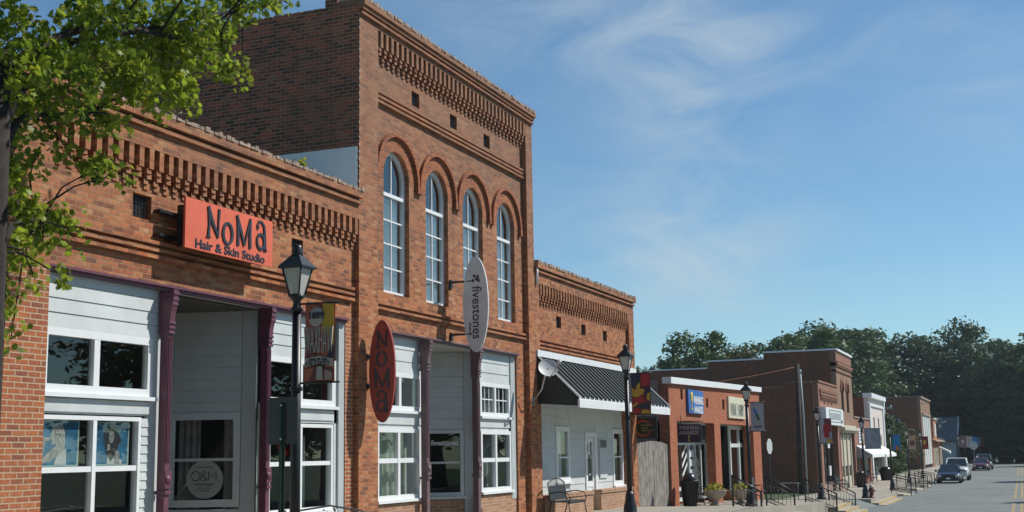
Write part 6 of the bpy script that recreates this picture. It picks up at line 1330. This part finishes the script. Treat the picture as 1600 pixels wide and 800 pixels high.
    for s_ in (-1, 1):
        mb = MB(T); mb.box(min(s_ * w * 0.55, s_ * w * 0.86), max(s_ * w * 0.55, s_ * w * 0.86), -0.015, 0.14, hood * 0.60, hood * 0.78); mb.build('headlight', mat('headlamp_glass', (0.7, 0.72, 0.72), 0.08, metal=0.6), t, bevel=0.02)
        mb = MB(T); mb.box(min(s_ * w * 0.98, s_ * w * 1.18), max(s_ * w * 0.98, s_ * w * 1.18), y0 + 0.35, y0 + 0.47, belt - 0.02, belt + 0.14); mb.build('mirror', PM, t, bevel=0.02)
        for yy in (0.85 * sc, 3.65 * sc):
            r = {'sedan': 0.32, 'pickup': 0.39, 'suv': 0.35}[kind]; xc = s_ * (w - 0.1)
            mb = MB(T); mb.lathe((0, 0, 0), [(r * 0.62, -0.11), (r * 0.95, -0.11), (r, -0.07), (r, 0.07), (r * 0.95, 0.11), (r * 0.62, 0.11)], 22)
            off_ = o
            for i in range(len(mb.v)): q = mb.v[i] - o; mb.v[i] = o + Vector((xc + q.z, yy + q.x, r + q.y))
            wh_ = mb.build('wheel', mat('tyre_rubber', (0.015, 0.015, 0.016), 0.85), t)
            mb = MB(T); mb.lathe((0, 0, 0), [(0.03, 0.08), (r * 0.6, 0.085), (r * 0.64, 0.1)], 14)
            for i in range(len(mb.v)): q = mb.v[i] - o; mb.v[i] = o + Vector((xc + s_ * abs(q.z), yy + q.x, r + q.y))
            mb.build('rim', CHR, wh_)
    if kind == 'pickup':
        mb = MB(T); mb.box(-w * 0.9, -w * 0.9 + 0.06, 3.15 * sc, 4.5 * sc, belt, belt + 0.05); mb.box(w * 0.84, w * 0.9, 3.15 * sc, 4.5 * sc, belt, belt + 0.05); mb.build('bed_rail', PM, t)
    return t
car((-5.35, 101.2, road_z(101)), 'dark blue sedan parked facing the camera, nearest of the parked vehicles', 'car', (0.012, 0.02, 0.035), 4.6, 1.8, 1.43, 'sedan')
car((-5.15, 109.0, road_z(109)), 'white pickup truck parked right behind the dark blue sedan', 'pickup truck', (0.6, 0.62, 0.62), 5.4, 1.95, 1.83, 'pickup')
car((-4.5, 151.0, road_z(151)), 'maroon sedan parked facing the camera farther down the street', 'car', (0.13, 0.03, 0.04), 4.6, 1.82, 1.45, 'sedan')
car((-4.35, 158.5, road_z(158)), 'dark grey vehicle with a pale roof rim behind the maroon sedan', 'car', (0.05, 0.06, 0.06), 4.9, 1.95, 1.8, 'suv')
t = thing('street_planter', (-6.3, 132, road_z(132)), 'low barrel planter at the kerb beyond the white pickup', 'planter'); o = Vector(t.location)
mb = MB(); mb.lathe(o, [(0.35, 0), (0.45, 0.5), (0.4, 0.9)], 14); mb.build('barrel', mt['wood'], t); mb = MB(); mb.lathe(o, [(0.4, 0.9), (0.5, 1.1), (0.2, 1.35)], 12); mb.build('foliage', leaf_mat('barrel_leaf', (0.1, 0.12, 0.05), (0.3, 0.3, 0.15)), t)
# ------------------------------------------------------------------ trees
rn = random.Random(11)
def leafquad(mb, c, n, s, m=0):
    n = n.normalized(); e = n.orthogonal().normalized(); a = rn.uniform(0, 6.28); e2 = n.cross(e); u = e * math.cos(a) + e2 * math.sin(a); v = n.cross(u)
    mb.poly([c - u * s, c - v * s * 0.55 + n * s * 0.12, c + u * s, c + v * s * 0.55 - n * s * 0.1], m)
def rv(): 
    v = Vector((rn.gauss(0, 1), rn.gauss(0, 1), rn.gauss(0, 1))); return v.normalized()
LFAR = [leaf_mat('far_foliage_green', (0.035, 0.07, 0.02), (0.10, 0.155, 0.045), 0.25, 0.25), leaf_mat('far_foliage_blue_green', (0.028, 0.058, 0.022), (0.08, 0.13, 0.045), 0.22, 0.25), leaf_mat('far_foliage_olive', (0.042, 0.058, 0.02), (0.12, 0.14, 0.05), 0.25, 0.25)]
def make_tree(h, r, seed, nl=34, per=230, low=0.22, lm=None, ls=0.2):
    # unit proportions built at real size; copies are scaled
    rn.seed(seed); t = thing('broadleaf_tree', (0, 0, 0), 'tree', 'tree')
    mb = MB(); top = h * 0.8; bend = Vector((rn.uniform(-.04, .04) * h, rn.uniform(-.04, .04) * h, 0))
    tr_ = [Vector((0, 0, -0.3)), Vector((0, 0, h * .2)) + bend * .2, Vector((0, 0, h * .5)) + bend * .6, Vector((0, 0, top)) + bend]
    mb.tube(tr_, [h * .022, h * .017, h * .011, h * .003], 8)
    lobes = []
    for k in range(nl):
        f = (k + 0.5) / nl; z = h * (low + (0.93 - low) * f); prof = math.sin(math.pi * min(1, (f * 0.80 + 0.14))) ** 0.5
        a = k * 2.4 + rn.uniform(-.5, .5); rad = r * prof * rn.uniform(0.25, 0.95); lr = r * rn.uniform(0.24, 0.40) * (0.8 + 0.3 * prof)
        c = Vector((rad * math.cos(a), rad * math.sin(a), z)) + bend * f; lobes.append((c, lr))
        s_ = tr_[0].lerp(tr_[3], max(.1, f * .8)); s_ = Vector((bend.x * f * .8, bend.y * f * .8, z - rad * .5 - .2))
        mb.tube([s_, (s_ + c) / 2 + Vector((0, 0, .1)), c], [h * .006, h * .004, h * .0015], 5)
    mb.build('trunk', mt['bark'], t)
    mb = MB()
    for c, lr in lobes:
        for j in range(per):
            d = rv(); q = (rn.random() ** 0.4); sq = Vector((1, 1, 0.72)); p = c + Vector((d.x * sq.x, d.y * sq.y, d.z * sq.z)) * lr * q * (1 + 0.25 * math.sin(7 * d.x + 5 * d.y + 3 * d.z + c.x))
            leafquad(mb, p, (d + rv() * 0.8), ls * rn.uniform(0.6, 1.3))
    mb.build('crown', lm or LFAR[0], t)
    return t
def add_leaf_variant(seed, lm, h=16.0, r=3.6, **k): return make_tree(h, r, seed, lm=lm, **k)
V = [add_leaf_variant(21, LFAR[0]), add_leaf_variant(22, LFAR[1], r=3.9), add_leaf_variant(23, LFAR[2], r=3.4, nl=28), add_leaf_variant(24, LFAR[1], r=4.2, nl=40, low=0.12), add_leaf_variant(25, LFAR[0], r=3.8, low=0.08, nl=38)]
used = set()
def place(v, x, y, z, h, r, label, group, wk=1.3):
    base = V[v]; br = [3.6, 3.9, 3.4, 4.2, 3.8][v]; sx = r * wk / br; sc = (sx, sx, h / 15.6)
    if v not in used:
        used.add(v); o = base; o.location = (x, y, z); o.scale = sc; o.rotation_euler = (0, 0, rn.uniform(0, 6.28)); o['label'] = label
    else: o = copy_tree(base, (x, y, z), label, rz=rn.uniform(0, 6.28), scale=sc)
    o['group'] = group
    return o
far = [(-36.2, 150, 17.3, 2.7), (-35.5, 158, 15.6, 2.2), (-44.9, 165, 14.6, 1.2), (-48.6, 170, 14.7, 0.9), (-41.7, 165, 15.8, 1.8), (-31.2, 160, 15.4, 2.6), (-30.5, 170, 17.6, 3.3), (-28.6, 180, 19.7, 4.0), (-25.9, 190, 21.0, 4.5), (-25.5, 228, 24.2, 5.0), (-20.8, 231, 22.3, 4.6), (-35.4, 170, 15.0, 2.2)]
GT = 'trees of the wood behind the shops'
for i, (x, y, h, r) in enumerate(far):
    lab = ['lone tall tree breaking the skyline left of the brown brick building', 'tree leaning against the lone tall tree on its right', 'small tree top showing right of the low awning building', 'smallest tree top beyond the board fence', 'bushy crown just left of the lone tall tree', 'tree crown above the left end of the stepped parapet', 'ragged tree crown over the middle of the stepped parapet', 'broad crown rising over the white parapet coping', 'tallest broad crown right above the stepped brown building', 'rounded crown above the cornice corner of the brown building', 'crown sloping down to the right of the brown cornice', 'low dark crown behind the stepped parapet'][i]
    place([0, 2, 1, 0, 1, 2, 0, 4, 3, 4, 3, 1][i], x, y, -1.06, h, r, lab, GT, 2.0)
back = [(-12.9, 232, 22.4, 4.5), (-8.7, 238, 25.0, 4.3), (-5.0, 227, 20.4, 3.9), (-2.0, 222, 18.3, 3.3), (0.7, 218, 19.3, 3.5), (4.9, 214, 22.0, 4.1), (-0.6, 228, 12.9, 4.4), (3.9, 226, 12.8, 4.3), (-24.5, 212, 13.8, 3.5), (-21.0, 229, 13.2, 3.8), (-17.0, 233, 13.5, 4.0), (-13.5, 236, 13.8, 4.3), (-9.6, 240, 13.8, 4.6), (-5.2, 236, 12.9, 4.5), (-11.5, 240, 18.4, 4.4), (-3.4, 240, 15.8, 4.4), (-5.5, 226, 6.9, 3.5), (-2.8, 217, 7.4, 3.4), (0.1, 212, 6.7, 3.4), (-10.7, 234, 7.4, 3.2), (4.2, 213, 8.2, 3.4), (9, 216, 17, 4.5), (14, 222, 18, 5), (20, 228, 17, 5), (-25, 215, 17, 4.8), (-32, 200, 16, 4.5), (-40, 195, 15, 4.5)]
G2 = 'dark trees closing the end of the street'
for i, (x, y, h, r) in enumerate(back):
    place([1, 3, 1, 4, 3, 0, 1, 3, 3, 4, 1, 3, 4, 1, 3, 1, 3, 4, 3, 1, 4, 0, 1, 3, 4, 3, 1][i], x, y, -1.06, h, r, 'dark leafy tree closing the far end of the street', G2, 1.9)
gap = [(-12.4, 122, 5.6, 1.4), (-12.6, 130, 6.0, 1.6), (-12.3, 140, 5.2, 1.7), (-11.6, 126, 3.4, 1.3), (-12.0, 119, 3.0, 1.2), (-12.6, 150, 4.2, 1.7), (-14.4, 135, 7.3, 1.6), (-15.5, 121, 7.0, 1.8)]
GS = ['dark shrub with a rounded top right of the white front', 'tall dark shrub behind the bright blue banner', 'shrub before the brown side wall, behind the tan banner', 'low bush at the foot of the tall shrubs', 'low dark hedge bush nearest the white front', 'bush at the foot of the brown brick side wall', 'taller small tree behind the shrubs of the gap', 'small tree behind the white painted building']
for i, (x, y, h, r) in enumerate(gap): place([4, 3, 2, 4, 3, 2, 1, 4][i], x, y, -1.06, h, r, GS[i], 'shrubs in the gap between the buildings')
# trees across the street: they cast the shadows on the road and show in the shop windows
for i, (x, y, h, r) in enumerate([(13.5, 45, 11.5, 3.6), (13.0, 54, 10, 3.4), (8.3, 71.5, 11.0, 2.2), (8.3, 110, 13.0, 2.6), (9.6, 133, 9, 2.5), (8.6, 184, 16, 3.8), (15, 64, 12, 3.8), (16, 36, 9.5, 2.6)]):
    place([0, 2, 0, 4, 2, 3, 1, 2][i], x, y, side_z(y) - 0.05, h, r, 'street tree on the opposite pavement', 'street trees opposite the shops')
V_unused = [v for i, v in enumerate(V) if i not in used]
for v in V_unused:
    for c in list(v.children): bpy.data.objects.remove(c)
    bpy.data.objects.remove(v)
# unseen trees added behind and beside the camera to darken the shop window reflections
for i, (x, y, h, r) in enumerate([(-9, -17, 12, 4.0), (-3, -24, 13, 4.2), (3.5, -20, 12, 4.0), (10, -13, 12, 4.0), (14, -3, 11, 3.6), (14.5, 9, 11, 3.4), (-15, -22, 13, 4.2), (15, 22, 9.0, 3.0)]):
    place([0, 1, 3, 4, 2, 0, 3, 1][i], x, y, -0.3, h, r, 'unseen tree added on the camera side to darken the window reflections', 'unseen trees added for the window reflections', 1.5)
# near maple
rn.seed(5)
t = thing('maple_tree', (-8.15, 7.9, 0), 'maple tree at the left edge, its sunlit leaves hanging over the salon parapet', 'tree')
clus = [(-8.21, 8.39, 5.57, 0.2), (-8.03, 8.28, 5.03, 0.28), (-8.41, 9.28, 5.69, 0.26), (-8.1, 9.04, 5.13, 0.29), (-7.99, 9.32, 5.77, 0.28), (-8.42, 9.95, 5.56, 0.32), (-9.09, 10.56, 5.32, 0.25), (-8.94, 9.63, 5.1, 0.23), (-8.89, 10.91, 6.27, 0.32), (-8.19, 10.11, 5.47, 0.25), (-8.6, 10.97, 6.47, 0.32), (-8.26, 10.72, 5.9, 0.26), (-8.12, 10.72, 5.52, 0.18), (-8.04, 10.8, 6.33, 0.28), (-8.18, 11.12, 6.04, 0.23), (-9.11, 12.76, 7.21, 0.29), (-8.98, 12.65, 6.82, 0.19), (-8.95, 12.69, 6.45, 0.18), (-8.94, 13.07, 6.5, 0.1), (-8.15, 11.92, 6.85, 0.2), (-8.3, 12.67, 7.19, 0.14), (-8.72, 13.76, 7.63, 0.1), (-8.85, 9.07, 4.82, 0.22), (-9.01, 9.59, 4.67, 0.13), (-9.04, 9.3, 4.41, 0.18), (-8.01, 8.44, 3.81, 0.15), (-8.69, 9.08, 3.62, 0.16), (-8.77, 9.78, 4.72, 0.1), (-8.56, 9.97, 4.55, 0.16), (-8.13, 9.75, 4.4, 0.1), (-8.52, 9.42, 3.94, 0.15), (-8.02, 9.12, 3.71, 0.1), (-9.11, 9.85, 3.85, 0.16), (-9.03, 9.34, 3.36, 0.12), (-8.61, 9.24, 3.34, 0.07), (-8.29, 9.27, 3.32, 0.05), (-9.08, 9.46, 2.81, 0.1), (-9.0, 10.19, 6.38, 0.21), (-8.56, 10.38, 6.41, 0.21), (-8.44, 10.75, 5.5, 0.13), (-8.68, 11.7, 5.67, 0.07), (-8.46, 10.22, 5.02, 0.08), (-8.11, 8.62, 5.26, 0.24), (-8.3, 8.56, 3.02, 0.06), (-8.5, 8.75, 5.0, 0.24), (-8.6, 8.8, 4.3, 0.14)]
CI = cam.matrix_world.inverted()
def inview(p):
    q = CI @ Vector(p)
    if q.z > -0.5: return False
    return -q.x / q.z * -1 > -99 and (800 + 1950 * q.x / -q.z) > -60 and (400 - 1950 * q.y / -q.z) > -60 and (800 + 1950 * q.x / -q.z) < 1700
limbs = [[(-8.15, 8.2, 4.4), (-8.3, 8.7, 5.1), (-8.4, 9.4, 5.7), (-8.5, 10.8, 6.3), (-8.7, 12.3, 7.0), (-8.7, 13.6, 7.6)],
    [(-8.15, 8.2, 4.9), (-8.1, 8.8, 5.5), (-8.2, 9.6, 5.95), (-8.15, 10.8, 6.1), (-8.2, 12.0, 6.9)],
    [(-8.15, 8.2, 4.1), (-8.5, 8.8, 4.75), (-8.8, 9.4, 5.0), (-9.0, 9.9, 5.15), (-9.1, 10.6, 5.4)],
    [(-8.2, 8.25, 3.3), (-8.5, 8.8, 3.75), (-8.8, 9.3, 3.95), (-9.1, 9.8, 3.95)],
    [(-8.15, 7.9, 3.8), (-7.6, 7.2, 5.4), (-6.9, 6.4, 7.0), (-6.4, 5.9, 8.2)], [(-8.15, 7.9, 4.2), (-9.0, 7.2, 5.6), (-9.6, 6.5, 7.0)], [(-8.15, 7.9, 4.2), (-8.2, 7.9, 6.5), (-8.4, 8.4, 9.0), (-8.6, 9.0, 10.5)], [(-8.2, 7.9, 5.6), (-8.6, 9.4, 7.4), (-8.9, 11.0, 9.0)]]
mb = MB(); mb.tube([(-8.2, 8.20, -0.1), (-8.17, 8.22, 1.2), (-8.18, 8.22, 3.4), (-8.15, 8.2, 5.2)], [0.22, 0.155, 0.14, 0.10], 14); mb.build('trunk', mt['bark'], t)
lp = []
mb = MB()
for L_ in limbs:
    n = len(L_); mb.tube(L_, [0.032 * (1 - k / n) + 0.010 for k in range(n)], 8)
    for a, b_ in zip(L_, L_[1:]):
        for k in range(6): lp.append(Vector(a).lerp(Vector(b_), k / 6))
extra = []
while len(extra) < 95:
    d = rv() * (rn.random() ** 0.4); p = Vector((-8.2, 7.6, 7.4)) + Vector((d.x * 3.3, d.y * 4.2, d.z * 3.1))
    if not inview(p) and p.x > -10.6: extra.append((p.x, p.y, p.z, rn.uniform(0.3, 0.5)))
tw = []
for c in clus + extra:
    p = Vector(c[:3]); q = min(lp, key=lambda a: (a - p).length + (0.6 if a.z > p.z + .2 else 0)); m_ = (p + q) / 2 + Vector((rn.uniform(-.08, .08), rn.uniform(-.08, .08), 0.10))
    mb.tube([q, m_, p], [0.014, 0.009, 0.004], 5)
    for k in range(5 if c[3] < .35 else 3):
        e = p + rv() * c[3] * 0.9; mb.tube([m_.lerp(p, rn.uniform(.3, 1)), e], [0.005, 0.002], 4); tw.append((p, e))
mb.build('branches', mt['bark'], t)
ML = leaf_mat('maple_leaf', (0.06, 0.12, 0.012), (0.33, 0.41, 0.04), 0.58, 1.2, 0.45)
ML2 = leaf_mat('turning_maple_leaf', (0.2, 0.25, 0.025), (0.36, 0.34, 0.03), 0.5, 2.0, 0.45)
SH = [(0, -.55), (.12, -.28), (.42, -.34), (.30, -.08), (.62, .08), (.36, .18), (.40, .42), (.16, .34), (0, .72), (-.16, .34), (-.40, .42), (-.36, .18), (-.62, .08), (-.30, -.08), (-.42, -.34), (-.12, -.28)]
def maple_leaf(mb, c, size):
    n = Vector((rn.gauss(0, .7), rn.gauss(0, .7), rn.gauss(0.35, .6))).normalized(); down = Vector((rn.gauss(0, .45), rn.gauss(0, .45), -1)); v = (down - n * down.dot(n)).normalized(); u = v.cross(n)
    cu = rn.uniform(0.05, 0.3); mid = mb.P(c)
    idx = [mb.P(c + (u * a + v * b_) * size + n * (-(a * a) * cu * size)) for a, b_ in SH]; m = 1 if rn.random() < 0.07 else 0
    mb.faces(idx[:9] + [], m); mb.faces([idx[8]] + idx[9:] + [idx[0]], m)
mb = MB()
for c in clus:
    n = int(32 + 2650 * c[3] ** 1.85)
    if c[3] < 0.12: n = int(n * 0.6)
    for k in range(n):
        d = rv() * (rn.random() ** 0.38) * c[3] * (1.12 if c[3] > .13 else 1.9); d.z *= 1.05 if c[3] > .13 else 1.5
        maple_leaf(mb, Vector(c[:3]) + d, rn.uniform(0.05, 0.085))
for c in extra:
    for k in range(95):
        d = rv() * (rn.random() ** 0.4) * c[3] * 1.3; p = Vector(c[:3]) + d
        if not inview(p): maple_leaf(mb, p, rn.uniform(0.07, 0.11))
mb.build('crown', [ML, ML2], t)
# weeds on the salon parapet
def weed(loc, n, r, label, name='parapet_weed', m=None, s_=(0.03, 0.05), dry=False):
    t = thing(name, loc, label, 'plant'); o = Vector(loc); mb = MB(); mb2 = MB()
    for k in range(n):
        d = rv() * r * rn.random() ** .5; d.z = abs(d.z) * 0.9; maple_leaf(mb, o + d + Vector((0, 0, .03)), rn.uniform(*s_))
        if k % 4 == 0: mb2.tube([o + Vector((d.x * .2, d.y * .5, 0)), o + d], [0.004, 0.002], 4)
    mb.build('leaves', m or [ML2, ML2], t); mb2.build('stems', mt['bark'], t)
weed((-11.1, 17.95, 6.46), 26, 0.2, 'small green sapling growing on the brick parapet right of centre', s_=(0.06, 0.09))
DRY = leaf_mat('dry_vine', (0.16, 0.11, 0.06), (0.3, 0.26, 0.16), 0.2)
for k, y in enumerate((13.7, 14.0, 14.3, 14.65)): weed((-11.1, y, 6.46), 60, 0.24, ['rusty dry vine at the left of the parapet tangle', 'dry brown vine in the parapet tangle', 'pale dry vine in the middle of the parapet tangle', 'thin dry vine at the right of the parapet tangle'][k], name='dry_vine', m=[DRY, DRY], s_=(0.02, 0.04))
# ornamental grass and low plants by the salon
t = thing('ornamental_grass', (-8.95, 11.7, 0), 'arching ornamental grass in front of the left maroon column', 'plant'); mb = MB(); o = Vector(t.location)
for k in range(150):
    a = rn.uniform(0, 6.28); L_ = rn.uniform(0.6, 1.15); lean = rn.uniform(0.1, 0.75); w_ = rn.uniform(0.004, 0.008); d = Vector((math.cos(a), math.sin(a), 0)); s_ = Vector((-d.y, d.x, 0)) * w_; P_ = [o + Vector((0, 0, 0.0)) + d * (lean * L_ * u * u) + Vector((0, 0, L_ * (u - 0.35 * lean * u * u))) for u in (0, .25, .5, .75, 1)]
    for i in range(4):
        w0, w1 = 1 - i / 4.2, 1 - (i + 1) / 4.2; mb.poly([P_[i] - s_ * w0, P_[i] + s_ * w0, P_[i + 1] + s_ * w1, P_[i + 1] - s_ * w1])
mb.poly([o + Vector((0.0, 0, 1.0)), o + Vector((0.01, 0, 1.0)), o + Vector((0.42, 0, 1.42)), o + Vector((0.40, 0, 1.415))])
mb.build('blades', leaf_mat('grass_blade', (0.07, 0.11, 0.03), (0.3, 0.32, 0.12), 0.3), t)
for k, (x, y, lab) in enumerate(((-8.35, 13.4, 'dark flowering shrub between the lamp and the scroll bench'), (-8.0, 13.8, 'low dark plant at the foot of the nearest lamp'))):
    t = thing('flowering_shrub', (x, y, 0), lab, 'plant'); o = Vector(t.location); mb = MB()
    for j in range(420):
        d = rv() * 0.33 * rn.random() ** .5; p = o + Vector((d.x, d.y, 0.55 + d.z * 1.3)); leafquad(mb, p, rv(), 0.03, 0 if rn.random() < .85 else 1)
    mb.build('foliage', [leaf_mat('shrub_leaf', (0.03, 0.05, 0.02), (0.08, 0.11, 0.04)), mat('shrub_blossom', (0.35, 0.2, 0.25), 0.8)], t)
    mb = MB()
    for j in range(7): mb.tube([o + Vector((rn.uniform(-.05, .05), rn.uniform(-.05, .05), 0)), o + Vector((rn.uniform(-.25, .25), rn.uniform(-.2, .2), rn.uniform(0.5, 0.95)))], [0.008, 0.003], 4)
    mb.build('stems', mt['bark'], t)
# ------------------------------------------------------------------ the summer haze between here and the wood
hz = bpy.data.materials.new('haze_air'); hz.use_nodes = True; N = hz.node_tree; N.nodes.clear()
ho = N.nodes.new('ShaderNodeOutputMaterial'); hv = N.nodes.new('ShaderNodeVolumePrincipled'); N.links.new(hv.outputs[0], ho.inputs['Volume'])
hv.inputs['Color'].default_value = (0.72, 0.84, 0.95, 1); hv.inputs['Density'].default_value = 0.0002; hv.inputs['Anisotropy'].default_value = 0.2
mb = MB(); mb.box(-62, 42, -12, 262, -2.5, 27.5)
o = mb.build('haze', hz); o['kind'] = 'stuff'
